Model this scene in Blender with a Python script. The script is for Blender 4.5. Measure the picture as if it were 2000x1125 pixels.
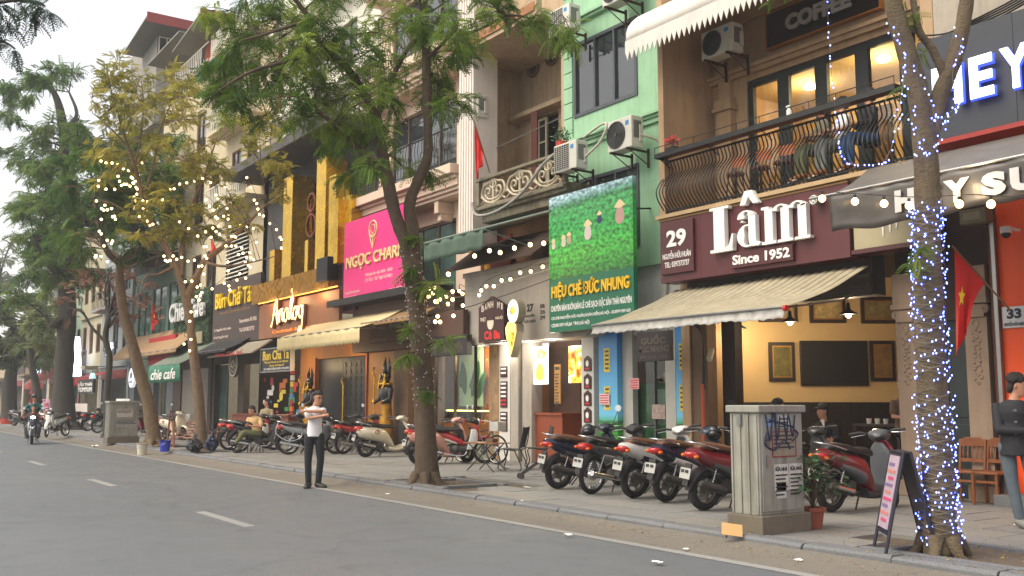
import bpy, math, random
from math import sin, cos, pi, radians, atan2, hypot, sqrt
from mathutils import Vector, Matrix, noise
random.seed(7)
C = bpy.context.scene
COL = C.collection
for o in list(bpy.data.objects): bpy.data.objects.remove(o)
FP = 1900.0; CH = 1.55
_th = math.atan(220 / FP); _ph = math.atan(1340 / FP * cos(_th))
FH = Vector((-cos(_ph), sin(_ph), 0)); RT = Vector((sin(_ph), cos(_ph), 0))
FW = FH * cos(_th) + Vector((0, 0, sin(_th))); UP = -FH * sin(_th) + Vector((0, 0, cos(_th)))
cam_d = bpy.data.cameras.new('camera'); cam = bpy.data.objects.new('camera', cam_d); COL.objects.link(cam)
cam_d.sensor_width = 36; cam_d.lens = FP / 2000 * 36; cam_d.clip_end = 2000; cam_d.clip_start = 0.1
m = Matrix((RT, UP, -FW)).transposed().to_4x4(); m.translation = Vector((0, 0, CH)); cam.matrix_world = m
C.camera = cam
SUN_EL, SUN_ROT = radians(48), radians(200)
w = bpy.data.worlds.new("World"); C.world = w; w.use_nodes = True
nt = w.node_tree; nt.nodes.clear()
sky = nt.nodes.new('ShaderNodeTexSky'); sky.sky_type = 'NISHITA'; sky.sun_disc = False
sky.sun_elevation = SUN_EL; sky.sun_rotation = SUN_ROT; sky.dust_density = 6; sky.air_density = 1.2
b1 = nt.nodes.new('ShaderNodeBackground'); b1.inputs[1].default_value = 0.05
nt.links.new(sky.outputs[0], b1.inputs[0])
b2 = nt.nodes.new('ShaderNodeBackground'); b2.inputs[0].default_value = (1.0, 0.98, 0.95, 1); b2.inputs[1].default_value = 0.46
ad = nt.nodes.new('ShaderNodeAddShader'); nt.links.new(b1.outputs[0], ad.inputs[0]); nt.links.new(b2.outputs[0], ad.inputs[1])
wo = nt.nodes.new('ShaderNodeOutputWorld'); nt.links.new(ad.outputs[0], wo.inputs[0])
sd = bpy.data.lights.new('sun', 'SUN'); sd.energy = 1.5; sd.angle = radians(50); sd.color = (1, 0.91, 0.78)
so = bpy.data.objects.new('sun', sd); COL.objects.link(so)
_d = Vector((0.1, 0.8, -1.0)).normalized(); so.rotation_euler = _d.to_track_quat('-Z', 'Y').to_euler()
C.view_settings.view_transform = 'Standard'; C.view_settings.look = 'None'
C.view_settings.gamma = 1; C.view_settings.use_curve_mapping = False
C.view_settings.exposure = 1.0
try:
    C.cycles.use_denoising = True; C.cycles.max_bounces = 6; C.cycles.diffuse_bounces = 3; C.cycles.glossy_bounces = 3
    C.cycles.transmission_bounces = 5; C.cycles.transparent_max_bounces = 8; C.cycles.sample_clamp_indirect = 4
    C.cycles.caustics_reflective = False; C.cycles.caustics_refractive = False
except Exception: pass
def W(px, py, Y=None, Z=None, D=None):
    d = FW * FP + RT * (px - 1000) + UP * (562.5 - py)
    if Y is not None: t = Y / d.y
    elif Z is not None: t = (Z - CH) / d.z
    else: t = D / d.dot(FH)
    return Vector((0, 0, CH)) + d * t
def Xat(px, z, Y):
    u = (px - 1000) / FP; zz = z - CH
    a = sin(_ph) + u * cos(_th) * cos(_ph); b = u * (cos(_th) * sin(_ph) * Y + sin(_th) * zz) - cos(_ph) * Y
    return b / a
def Zat(py, X, Y):
    v = (562.5 - py) / FP; hf = -cos(_ph) * X + sin(_ph) * Y
    return CH + hf * (v * cos(_th) + sin(_th)) / (cos(_th) - v * sin(_th))
def R(px0, pyT, pyB, px1, Y):
    a = W(px0, pyT, Y=Y); b = W(px0, pyB, Y=Y)
    return a.x, Xat(px1, (a.z + b.z) / 2, Y), b.z, a.z
MATS = {}
def lin(c):
    return tuple(((v / 255) / 12.92 if v / 255 <= 0.04045 else ((v / 255 + 0.055) / 1.055) ** 2.4) for v in c)
def M(name, col, rough=0.6, met=0.0, var=0.12, scale=4.0, bump=0.0, emit=None, es=0.0, streak=0.0, spec=0.5, dirt=None, coat=0.0, fine=0.0, trans=0.0, alpha=1.0, srgb=True):
    if name in MATS: return MATS[name]
    mt = bpy.data.materials.new(name); mt.use_nodes = True; MATS[name] = mt
    N = mt.node_tree.nodes; L = mt.node_tree.links
    p = N['Principled BSDF']
    c = lin(col) if srgb else col
    p.inputs['Roughness'].default_value = rough; p.inputs['Metallic'].default_value = met
    p.inputs['Specular IOR Level'].default_value = spec; p.inputs['Coat Weight'].default_value = coat
    p.inputs['Transmission Weight'].default_value = trans; p.inputs['Alpha'].default_value = alpha
    p.inputs['Base Color'].default_value = (*c, 1)
    if emit:
        p.inputs['Emission Color'].default_value = (*lin(emit), 1); p.inputs['Emission Strength'].default_value = es
        if es > 0 and es < 30: mt.cycles.emission_sampling = 'NONE' if es < 3 else 'AUTO'
    if var > 0 or bump > 0 or streak > 0 or dirt:
        tc = N.new('ShaderNodeTexCoord')
        nz = N.new('ShaderNodeTexNoise'); nz.inputs['Scale'].default_value = scale; nz.inputs['Detail'].default_value = 6
        nz.inputs['Roughness'].default_value = 0.65
        L.new(tc.outputs['Object'], nz.inputs['Vector'])
        mx = N.new('ShaderNodeMix'); mx.data_type = 'RGBA'
        mr = N.new('ShaderNodeMapRange'); mr.inputs[1].default_value = 0.3; mr.inputs[2].default_value = 0.7
        L.new(nz.outputs['Fac'], mr.inputs[0])
        mx.inputs[6].default_value = (*[v * (1 - var) for v in c], 1); mx.inputs[7].default_value = (*[min(1, v * (1 + var * .7)) for v in c], 1)
        L.new(mr.outputs[0], mx.inputs[0]); out = mx.outputs[2]
        if streak > 0:
            mp = N.new('ShaderNodeMapping'); mp.inputs['Scale'].default_value = (5, 5, 0.5); L.new(tc.outputs['Object'], mp.inputs[0])
            n2 = N.new('ShaderNodeTexNoise'); n2.inputs['Scale'].default_value = 1.6; n2.inputs['Detail'].default_value = 8; n2.inputs['Roughness'].default_value = .7
            L.new(mp.outputs[0], n2.inputs['Vector'])
            m2 = N.new('ShaderNodeMapRange'); m2.inputs[1].default_value = 0.48; m2.inputs[2].default_value = 0.75; m2.inputs[4].default_value = streak
            L.new(n2.outputs['Fac'], m2.inputs[0])
            x2 = N.new('ShaderNodeMix'); x2.data_type = 'RGBA'; L.new(m2.outputs[0], x2.inputs[0]); L.new(out, x2.inputs[6])
            dc = dirt or (70, 62, 50); x2.inputs[7].default_value = (*lin(dc), 1); out = x2.outputs[2]
            n5 = N.new('ShaderNodeTexNoise'); n5.inputs['Scale'].default_value = .9; n5.inputs['Detail'].default_value = 9; n5.inputs['Roughness'].default_value = .72; L.new(tc.outputs['Object'], n5.inputs['Vector'])
            m5 = N.new('ShaderNodeMapRange'); m5.inputs[1].default_value = .5; m5.inputs[2].default_value = .68; m5.inputs[4].default_value = min(.6, streak*1.1); L.new(n5.outputs['Fac'], m5.inputs[0])
            x5 = N.new('ShaderNodeMix'); x5.data_type = 'RGBA'; L.new(m5.outputs[0], x5.inputs[0]); L.new(out, x5.inputs[6]); x5.inputs[7].default_value = (*[a*.55+b*.45 for a, b in zip(lin(dc), c)], 1); out = x5.outputs[2]
        if fine > 0:
            n3 = N.new('ShaderNodeTexNoise'); n3.inputs['Scale'].default_value = 90; n3.inputs['Detail'].default_value = 3
            L.new(tc.outputs['Object'], n3.inputs['Vector'])
            m3 = N.new('ShaderNodeMapRange'); m3.inputs[1].default_value = 0.35; m3.inputs[2].default_value = 0.65
            m3.inputs[3].default_value = 1 - fine; m3.inputs[4].default_value = 1 + fine; L.new(n3.outputs['Fac'], m3.inputs[0])
            x3 = N.new('ShaderNodeVectorMath'); x3.operation = 'SCALE'; L.new(out, x3.inputs[0]); L.new(m3.outputs[0], x3.inputs['Scale']); out = x3.outputs[0]
        L.new(out, p.inputs['Base Color'])
        if rough > .15:
            mr4 = N.new('ShaderNodeMapRange'); mr4.inputs[3].default_value = max(.05, rough - .1); mr4.inputs[4].default_value = min(1, rough + .12)
            L.new(nz.outputs['Fac'], mr4.inputs[0]); L.new(mr4.outputs[0], p.inputs['Roughness'])
        if bump > 0:
            bp = N.new('ShaderNodeBump'); bp.inputs['Strength'].default_value = bump; bp.inputs['Distance'].default_value = 0.02
            nb = N.new('ShaderNodeTexNoise'); nb.inputs['Scale'].default_value = scale * 5; nb.inputs['Detail'].default_value = 8
            L.new(tc.outputs['Object'], nb.inputs['Vector']); L.new(nb.outputs['Fac'], bp.inputs['Height'])
            L.new(bp.outputs[0], p.inputs['Normal'])
    return mt
def leaf_mat(name, a, b, c, tr=0.35):
    if name in MATS: return MATS[name]
    mt = bpy.data.materials.new(name); mt.use_nodes = True; MATS[name] = mt
    N = mt.node_tree.nodes; L = mt.node_tree.links; p = N['Principled BSDF']; out = N['Material Output']
    at = N.new('ShaderNodeAttribute'); at.attribute_name = 'tint'
    cr = N.new('ShaderNodeValToRGB'); e = cr.color_ramp.elements
    e[0].color = (*lin(a), 1); e[1].color = (*lin(c), 1); x = e.new(.5); x.color = (*lin(b), 1)
    L.new(at.outputs['Fac'], cr.inputs[0]); L.new(cr.outputs[0], p.inputs['Base Color'])
    p.inputs['Roughness'].default_value = .5; p.inputs['Specular IOR Level'].default_value = .35
    tl = N.new('ShaderNodeBsdfTranslucent'); L.new(cr.outputs[0], tl.inputs[0])
    mx = N.new('ShaderNodeMixShader'); mx.inputs[0].default_value = tr
    L.new(p.outputs[0], mx.inputs[1]); L.new(tl.outputs[0], mx.inputs[2]); L.new(mx.outputs[0], out.inputs[0])
    return mt
def glow(name, col, s, base=None):
    return M(name, base or col, 0.4, var=0, emit=col, es=s)
def rotm(rx=0, ry=0, rz=0):
    return Matrix.Rotation(rz, 3, 'Z') @ Matrix.Rotation(ry, 3, 'Y') @ Matrix.Rotation(rx, 3, 'X')
class MB:
    def __init__(s): s.v = []; s.f = []; s.mi = []; s.cur = 0
    def add(s, vs, fs):
        n = len(s.v); s.v += [tuple(v) for v in vs]; s.f += [tuple(i + n for i in f) for f in fs]; s.mi += [s.cur] * len(fs); return s
    def box(s, x0, x1, y0, y1, z0, z1):
        if x0 > x1: x0, x1 = x1, x0
        if y0 > y1: y0, y1 = y1, y0
        if z0 > z1: z0, z1 = z1, z0
        return s.add([(x0,y0,z0),(x1,y0,z0),(x1,y1,z0),(x0,y1,z0),(x0,y0,z1),(x1,y0,z1),(x1,y1,z1),(x0,y1,z1)],
                     [(0,3,2,1),(4,5,6,7),(0,1,5,4),(1,2,6,5),(2,3,7,6),(3,0,4,7)])
    def obox(s, c, sx, sy, sz, rot=None):   # centred oriented box
        c = Vector(c); rot = rot or Matrix.Identity(3)
        vs = [c + rot @ Vector((a*sx/2, b*sy/2, d*sz/2)) for d in (-1,1) for a, b in ((-1,-1),(1,-1),(1,1),(-1,1))]
        return s.add(vs, [(0,3,2,1),(4,5,6,7),(0,1,5,4),(1,2,6,5),(2,3,7,6),(3,0,4,7)])
    def hexa(s, P): # 8 points: bottom 4 ccw, top 4 ccw
        return s.add(P, [(0,3,2,1),(4,5,6,7),(0,1,5,4),(1,2,6,5),(2,3,7,6),(3,0,4,7)])
    def prism(s, pts, y0, y1):   # polygon in XZ, extruded along Y (ccw seen from -Y)
        n = len(pts); vs = [(x, y0, z) for x, z in pts] + [(x, y1, z) for x, z in pts]
        return s.add(vs, [tuple(range(n)), tuple(range(2*n-1, n-1, -1))] + [(i, i + n, (i+1) % n + n, (i+1) % n) for i in range(n)])
    def prismx(s, pts, x0, x1):  # polygon in YZ extruded along X
        n = len(pts); vs = [(x0, y, z) for y, z in pts] + [(x1, y, z) for y, z in pts]
        return s.add(vs, [tuple(range(n-1, -1, -1)), tuple(range(n, 2*n))] + [(i, (i+1) % n, (i+1) % n + n, i + n) for i in range(n)])
    def loft(s, rings, cap=True, closed=True):
        n = len(rings[0]); vs = [v for r in rings for v in r]; fs = []
        for k in range(len(rings) - 1):
            for i in range(n if closed else n - 1):
                j = (i + 1) % n; fs.append((k*n+i, k*n+j, (k+1)*n+j, (k+1)*n+i))
        if cap and closed:
            fs.append(tuple(range(n-1, -1, -1))); fs.append(tuple(range((len(rings)-1)*n, len(rings)*n)))
        return s.add(vs, fs)
    def tube(s, pts, r, n=8, cap=True, squash=1.0):
        pts = [Vector(p) for p in pts]; rs = r if isinstance(r, (list, tuple)) else [r] * len(pts)
        rings = []; t0 = (pts[1] - pts[0]).normalized()
        u = t0.cross(Vector((0, 0, 1)));
        if u.length < 1e-3: u = t0.cross(Vector((0, 1, 0)))
        u.normalize()
        for i, p in enumerate(pts):
            t = (pts[min(i+1, len(pts)-1)] - pts[max(i-1, 0)]).normalized()
            u = (u - t * u.dot(t)).normalized(); v = t.cross(u)
            rings.append([p + (u * cos(a) + v * sin(a) * squash) * rs[i] for a in [2*pi*k/n for k in range(n)]])
        return s.loft(rings, cap)
    def cyl(s, c, r, h, axis='Z', n=20, r2=None):
        c = Vector(c); r2 = r if r2 is None else r2
        ax = {'X': Vector((1,0,0)), 'Y': Vector((0,1,0)), 'Z': Vector((0,0,1))}[axis] if isinstance(axis, str) else Vector(axis).normalized()
        return s.tube([c - ax*h/2, c + ax*h/2], [r, r2], n)
    def ring(s, c, R_, r, axis='Y', n=24, k=8, flat=1.0):
        c = Vector(c); ax = {'X': Vector((1,0,0)), 'Y': Vector((0,1,0)), 'Z': Vector((0,0,1))}[axis]
        u = ax.orthogonal().normalized(); v = ax.cross(u); vs = []; fs = []
        for i in range(n):
            a = 2*pi*i/n; d = u*cos(a) + v*sin(a)
            for j in range(k):
                b = 2*pi*j/k; vs.append(c + d*(R_ + r*cos(b)) + ax*r*flat*sin(b))
        for i in range(n):
            for j in range(k):
                fs.append((i*k+j, ((i+1)%n)*k+j, ((i+1)%n)*k+(j+1)%k, i*k+(j+1)%k))
        return s.add(vs, fs)
    def ball(s, c, rx, ry=None, rz=None, n=12, m=8):
        ry = ry or rx; rz = rz or rx; c = Vector(c); rings = []
        for i in range(1, m):
            a = pi*i/m - pi/2; rings.append([(c.x + rx*cos(a)*cos(2*pi*j/n), c.y + ry*cos(a)*sin(2*pi*j/n), c.z + rz*sin(a)) for j in range(n)])
        k = len(s.v); s.loft(rings, cap=False)
        b = len(s.v); s.v += [(c.x, c.y, c.z - rz), (c.x, c.y, c.z + rz)]
        for j in range(n):
            s.f.append((b, k+(j+1)%n, k+j)); s.mi.append(s.cur); s.f.append((b+1, k+(m-2)*n+j, k+(m-2)*n+(j+1)%n)); s.mi.append(s.cur)
        return s
    def quad(s, a, b, c, d): return s.add([a, b, c, d], [(0, 1, 2, 3)])
    def grid(s, fn, nu, nv):
        vs = [fn(i/nu, j/nv) for i in range(nu+1) for j in range(nv+1)]
        return s.add(vs, [(i*(nv+1)+j, (i+1)*(nv+1)+j, (i+1)*(nv+1)+j+1, i*(nv+1)+j+1) for i in range(nu) for j in range(nv)])
    def build(s, name, mats, parent=None, smooth=None, bev=0, solid=0, **kw):
        me = bpy.data.meshes.new(name)
        off = getattr(parent, '_wl', None) if parent is not None else None
        org = ORG.get(parent.name) if parent is not None else None
        vs = [(v[0]-org[0], v[1]-org[1], v[2]-org[2]) for v in s.v] if org else s.v
        me.from_pydata(vs, [], s.f)
        for mm in (mats if isinstance(mats, (list, tuple)) else [mats]): me.materials.append(mm)
        me.polygons.foreach_set('material_index', s.mi)
        if smooth is not None:
            me.polygons.foreach_set('use_smooth', [True]*len(me.polygons))
            if smooth < 180: me.set_sharp_from_angle(angle=radians(smooth))
        me.validate(); me.update()
        return link(name, me, parent, bev=bev, solid=solid, **kw)
ORG = {}
def link(name, me, parent=None, bev=0, solid=0, label=None, cat=None, group=None, kind=None, loc=None):
    o = bpy.data.objects.new(name, me); COL.objects.link(o)
    if parent is not None:
        o.parent = parent
        if parent.name in ORG: ORG[o.name] = ORG[parent.name]
    if loc is not None: o.location = loc
    if bev:
        b = o.modifiers.new('bevel', 'BEVEL'); b.width = bev; b.segments = 2; b.limit_method = 'ANGLE'
    if solid:
        b = o.modifiers.new('solid', 'SOLIDIFY'); b.thickness = solid; b.offset = 0
    if label: o['label'] = label
    if cat: o['category'] = cat
    if group: o['group'] = group
    if kind: o['kind'] = kind
    return o
def thing(name, label, cat, loc=(0,0,0), rz=0, group=None, world=True):
    """Empty at the thing's base. world=True: its parts are given in world coordinates (rz must be 0)."""
    o = bpy.data.objects.new(name, None); COL.objects.link(o); o.location = loc; o.rotation_euler = (0, 0, rz)
    o.empty_display_size = .2; o['label'] = label; o['category'] = cat
    if group: o['group'] = group
    if world: ORG[o.name] = tuple(loc)
    return o
def dup(root, loc, rz=0, label=None, group=None):
    r = root.copy(); COL.objects.link(r); r.location = loc; r.rotation_euler = (0, 0, rz)
    if label: r['label'] = label
    if group: r['group'] = group
    for ch in list(root.children):
        c = ch.copy(); COL.objects.link(c); c.parent = r
        for g in list(ch.children):
            d = g.copy(); COL.objects.link(d); d.parent = c
    return r
def swap(root, old, new):
    """a repaint of a copy: give it meshes of its own where a material changes"""
    def go(o):
        if o.type == 'MESH' and any(s.material == old for s in o.material_slots):
            o.data = o.data.copy()
            for i, mm in enumerate(o.data.materials):
                if mm == old: o.data.materials[i] = new
        for c in o.children: go(c)
    go(root)
def text(s, X0, X1, z0, z1, Y, mat, parent=None, name='lettering', depth=.004, bold=0.0, shear=0, fit='both', arc=None, **kw):
    """lettering as geometry facing -Y, fitted in the box"""
    cu = bpy.data.curves.new('t', 'FONT'); cu.body = s; cu.offset = bold; cu.extrude = .01; cu.shear = shear; cu.resolution_u = 3
    ob = bpy.data.objects.new('t', cu); me = bpy.data.meshes.new_from_object(ob)
    bpy.data.objects.remove(ob)
    vs = [v.co.copy() for v in me.vertices]
    if not vs: return None
    ax, bx = min(v.x for v in vs), max(v.x for v in vs); ay, by = min(v.y for v in vs), max(v.y for v in vs)
    sx = (X1 - X0) / (bx - ax); sy = (z1 - z0) / max(1e-6, by - ay)
    if fit == 'h': sx = sy; X1 = X0 + sx * (bx - ax)
    org = ORG.get(parent.name, (0,0,0)) if parent is not None else (0,0,0)
    for v, c in zip(me.vertices, vs):
        x = X0 + (c.x - ax) * sx; z = z0 + (c.y - ay) * sy; y = Y - depth if c.z > 0 else Y
        v.co = (x - org[0], y - org[1], z - org[2])
    me.materials.clear(); me.materials.append(mat); me.update()
    return link(name, me, parent, **kw)
def catmull(P, k=6):
    P = [Vector(p) for p in P]; out = []
    for i in range(len(P) - 1):
        a, b, c, d = P[max(i-1, 0)], P[i], P[i+1], P[min(i+2, len(P)-1)]
        for j in range(k):
            t = j / k; out.append(.5 * ((2*b) + (c-a)*t + (2*a-5*b+4*c-d)*t*t + (3*b-a-3*c+d)*t*t*t))
    out.append(P[-1]); return out
PZ = 0.12       # pavement level
YK = 8.1        # kerb face
YF = 13.6       # street-level facade plane
# ================================================================ ground
def grain_mat(name, base, speck, stains, rough=.85, crack=0.0, crack_scale=.6, sc=14):
    mt = bpy.data.materials.new(name); mt.use_nodes = True; MATS[name] = mt
    N = mt.node_tree.nodes; L = mt.node_tree.links; p = N['Principled BSDF']; p.inputs['Roughness'].default_value = rough
    g = N.new('ShaderNodeNewGeometry')
    def nz(s, d=4, r=.6, vec=None):
        n = N.new('ShaderNodeTexNoise'); n.inputs['Scale'].default_value = s; n.inputs['Detail'].default_value = d; n.inputs['Roughness'].default_value = r
        L.new(vec or g.outputs['Position'], n.inputs['Vector']); return n.outputs['Fac']
    def mr(x, a, b, c, d):
        n = N.new('ShaderNodeMapRange'); L.new(x, n.inputs[0])
        for i, v in enumerate((a, b, c, d)): n.inputs[i+1].default_value = v
        return n.outputs[0]
    def mix(f, a, b):
        n = N.new('ShaderNodeMix'); n.data_type = 'RGBA'
        L.new(f, n.inputs[0])
        for k, v in ((6, a), (7, b)):
            if isinstance(v, tuple): n.inputs[k].default_value = (*v, 1)
            else: L.new(v, n.inputs[k])
        return n.outputs[2]
    mp = N.new('ShaderNodeMapping'); mp.inputs['Scale'].default_value = (.22, 1, 1); L.new(g.outputs['Position'], mp.inputs[0])
    c = mix(mr(nz(70, 3, .7), .4, .62, 0, 1), base, speck)
    c = mix(mr(nz(.9, 6, .65, mp.outputs[0]), .45, .75, 0, .65), c, stains[0])
    c = mix(mr(nz(2.3, 5, .7), .56, .72, 0, .5), c, stains[1])
    if crack:
        v = N.new('ShaderNodeTexVoronoi'); v.feature = 'DISTANCE_TO_EDGE'; v.inputs['Scale'].default_value = crack_scale
        w_ = N.new('ShaderNodeVectorMath'); w_.operation = 'ADD'; L.new(g.outputs['Position'], w_.inputs[0])
        n2 = N.new('ShaderNodeTexNoise'); n2.inputs['Scale'].default_value = 2; n2.inputs['Detail'].default_value = 6; L.new(g.outputs['Position'], n2.inputs['Vector']); L.new(n2.outputs['Color'], w_.inputs[1])
        L.new(w_.outputs[0], v.inputs['Vector'])
        c = mix(mr(v.outputs['Distance'], 0.0, .012, crack, 0), c, tuple(x * .45 for x in base))
    L.new(c, p.inputs['Base Color'])
    b = N.new('ShaderNodeBump'); b.inputs['Strength'].default_value = .5; b.inputs['Distance'].default_value = .006
    L.new(nz(sc * 9, 4, .7), b.inputs['Height']); L.new(b.outputs[0], p.inputs['Normal'])
    L.new(mr(nz(1.1, 5), .3, .7, rough - .18, min(1, rough + .1)), p.inputs['Roughness'])
    return mt
asphalt = grain_mat('asphalt', (.082, .090, .098), (.145, .155, .165), ((.135, .138, .138), (.062, .064, .066)), .66, .3, .22)
gutterm = grain_mat('gutter_concrete', (.13, .115, .092), (.20, .18, .15), ((.085, .075, .06), (.17, .155, .13)), .9, .6, 1.3)
stone = grain_mat('pavement_stone', (.19, .188, .178), (.25, .246, .232), ((.105, .098, .088), (.25, .24, .22)), .72, .0)
stone2 = grain_mat('pavement_stone_warm', (.21, .20, .178), (.26, .25, .225), ((.12, .11, .09), (.26, .24, .21)), .75, .0)
kerbm = grain_mat('kerb_stone', (.115, .12, .125), (.18, .185, .19), ((.075, .075, .075), (.15, .14, .12)), .8, .0)
soil = grain_mat('pit_soil', (.075, .058, .04), (.13, .10, .07), ((.05, .04, .03), (.16, .13, .08)), .95, .0)
paint = grain_mat('road_paint', (.24, .24, .225), (.31, .305, .29), ((.15, .15, .148), (.12, .12, .12)), .7, .5, 4)
mb = MB(); mb.box(-420, 60, -60, YK - .0, -.3, 0); road = mb.build('road', asphalt, kind='structure')
mb = MB(); mb.prismx([(7.3, -.05), (YK, -.05), (YK, .07), (7.85, .028), (7.3, .003)], -420, 60); mb.build('gutter_strip', gutterm, kind='structure')
mb = MB()
mb.box(-120, 40, 7.2, 7.33, .004, .009)
mb.build('road_edge_line', paint, kind='structure')
mb = MB(); x = -5.4
a = W(390, 1000, Z=0); b = W(503, 1028, Z=0)
ln = abs(b.x - a.x); c2 = W(200, 942, Z=0); step = abs(a.x - W(175, 936, Z=0).x)
for k in range(-1, 12):
    mb.box(a.x - k*step, a.x - k*step + ln, a.y - .06, a.y + .08, .001, .0045)
mb.build('lane_dashes', paint, kind='structure')
kerb = MB(); kerb.box(-420, 60, YK + .03, YK + .2, -.2, .06); kerb = kerb.build('kerb', kerbm, kind='structure')
random.seed(3)
kms = []
for v in range(4):
    mb = MB(); L_ = .985; j = .012
    mb.loft([[(x_, y + random.uniform(-j, j)*.6, z + random.uniform(-j, j)*.5) for y, z in ((0, 0), (0, .1), (.03, .128), (.22, .13), (.22, 0))] for x_ in (0, .3, .62, L_)])
    o = mb.build('kerb_stone', kerbm, kerb, bev=.006); kms.append(o)
for i in range(90):
    x = -1.5 - i * 1.0
    if i < 4: o = kms[i]
    else: o = kms[random.randrange(4)].copy(); COL.objects.link(o)
    o.location = (x, YK + random.uniform(-.008, .008), 0); o.rotation_euler = (random.uniform(-.01, .01), random.uniform(-.006, .006), random.uniform(-.008, .008))
pits = [(-5.1, 8.95, .62, .5), (-14.8, 9.0, .62, .55), (-28.2, 9.0, .6, .5), (-32.2, 8.95, .6, .5)]
bed = MB(); bed.box(-420, 60, YK + .21, 60, -.25, .082); pav = bed.build('pavement', soil, kind='structure')
mesh_cache = {}
far = MB(); cnt = 0
rows = []
y = YK + .225
while y < YF + .15: rows.append(y); y += .6
random.seed(11)
for ri, y in enumerate(rows):
    x = 2.0 - (ri % 2) * .45
    while x > -95:
        wdt = .9
        x0 = x - wdt; hit = False
        for (cx, cy, hx, hy) in pits:
            if x > cx - hx and x0 < cx + hx and y + .6 > cy - hy and y < cy + hy: hit = True
        z = PZ + random.uniform(-.004, .003); g = .006; d = .59
        vis = (x0 > -16.5 and x < -4.5 + (y - 8) * .7)
        if hit:
            pass
        elif vis and cnt < 290:
            key = random.randrange(5)
            if key not in mesh_cache:
                q = MB(); t1, t2 = random.uniform(-.002, .002), random.uniform(-.002, .002)
                q.hexa([(g, g, -.05), (wdt-g, g, -.05), (wdt-g, d-g, -.05), (g, d-g, -.05), (g, g, t1), (wdt-g, g, t2), (wdt-g, d-g, -t1), (g, d-g, -t2)])
                o = q.build('slab', stone if key < 3 else stone2, pav, bev=.004); mesh_cache[key] = o.data; COL.objects.unlink(o); bpy.data.objects.remove(o)
            o = bpy.data.objects.new('slab', mesh_cache[key]); COL.objects.link(o); o.parent = pav; o.location = (x0, y, z); cnt += 1
        else:
            far.box(x0 + g, x - g, y + g, y + d - g, z - .05, z)
        x -= wdt
far.build('slab_field', stone, pav, kind='stuff')
for (cx, cy, hx, hy) in pits:
    q = MB()
    for (a0, a1, b0, b1) in ((cx-hx-.3, cx+hx+.3, cy-hy-.1, cy-hy), (cx-hx-.3, cx+hx+.3, cy+hy, cy+hy+.1), (cx-hx-.1, cx-hx, cy-hy, cy+hy), (cx+hx, cx+hx+.1, cy-hy, cy+hy)):
        q.box(a0, a1, b0, b1, .06, PZ + .02)
    q.build('pit_edging', kerbm, pav, bev=.008)
    q = MB(); q.grid(lambda u, v: (cx - hx + 2*hx*u, cy - hy + 2*hy*v, .098 + .03*noise.noise(Vector((u*5+cx, v*5, 1)))), 16, 12)
    q.build('soil_patch', soil, pav)
# ================================================================ buildings
def wall_open(mb, X0, X1, z0, z1, Y, dep, ops=()):
    xs = sorted(set([X0, X1] + [v for o in ops for v in o[:2] if X0 < v < X1]))
    for a, b in zip(xs, xs[1:]):
        mid = (a + b) / 2; cuts = sorted([(max(z0, o[2]), min(z1, o[3])) for o in ops if o[0] < mid < o[1]]); z = z0
        for c, d in cuts:
            if c > z: mb.box(a, b, Y, Y + dep, z, c)
            z = max(z, d)
        if z < z1: mb.box(a, b, Y, Y + dep, z, z1)
    return mb
def window(parent, X0, X1, z0, z1, Y, fm, gm, nv=1, nh=0, fw=.05, dep=.07, panes=True, name='window'):
    mb = MB(); mb.box(X0, X0+fw, Y, Y+dep, z0, z1); mb.box(X1-fw, X1, Y, Y+dep, z0, z1)
    mb.box(X0+fw, X1-fw, Y+.002, Y+dep, z0, z0+fw); mb.box(X0+fw, X1-fw, Y+.002, Y+dep, z1-fw, z1)
    cols = [X0+fw + (X1-X0-2*fw)*i/nv for i in range(nv+1)]; rws = [z0+fw + (z1-z0-2*fw)*i/(nh+1) for i in range(nh+2)]
    for x in cols[1:-1]: mb.box(x-fw*.4, x+fw*.4, Y+.004, Y+dep, z0+fw, z1-fw)
    for z in rws[1:-1]: mb.box(X0+fw, X1-fw, Y+.008, Y+dep, z-fw*.3, z+fw*.3)
    o = mb.build(name, fm, parent)
    if panes:
        for a, b in zip(cols, cols[1:]):
            for c, d in zip(rws, rws[1:]):
                q = MB(); q.box(a, b, Y+dep*.6, Y+dep*.6+.008, c, d); q.build('pane', gm, o)
    return o
def shutter_box(parent, name, X0, X1, z0, z1, Y, m, n=14, dep=.05, tilt=.6):
    mb = MB()
    h = (z1-z0)/n
    for i in range(n):
        z = z0 + h*i
        mb.hexa([(X0,Y,z),(X1,Y,z),(X1,Y+.01,z+.002),(X0,Y+.01,z+.002),(X0,Y+dep*tilt,z+h*.92),(X1,Y+dep*tilt,z+h*.92),(X1,Y+dep*tilt+.01,z+h*.92),(X0,Y+dep*tilt+.01,z+h*.92)])
    return mb.build(name, m, parent, kind='stuff')
def sheet(mb, pts, dz=-.015):
    """a cloth quad with thickness, pts in order"""
    n = Vector(pts[1]) - Vector(pts[0]); n = n.cross(Vector(pts[2]) - Vector(pts[0])).normalized()*abs(dz)
    P = [Vector(p) for p in pts]; mb.hexa(P + [p + n for p in P]); return mb
black = M('black_metal', (28, 28, 30), .45, .3, .1, 6)
glassd = M('dark_window_glass', (44, 50, 54), .06, 0, .35, 1.2, spec=.9, coat=.4)
glassg = M('greenish_glass', (86, 120, 112), .08, 0, .3, 1.5, spec=.9)
grey_al = M('grey_aluminium', (74, 80, 84), .45, .3, .08, 8)
white_p = M('white_paint', (225, 222, 215), .55, var=.06)
tex_white = glow('sign_white_letters', (240, 240, 236), .15)
letter_w = M('white_lettering', (236, 234, 228), .5, var=.03)
dark_void = M('dark_interior', (22, 19, 17), .9, var=.3)
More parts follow.
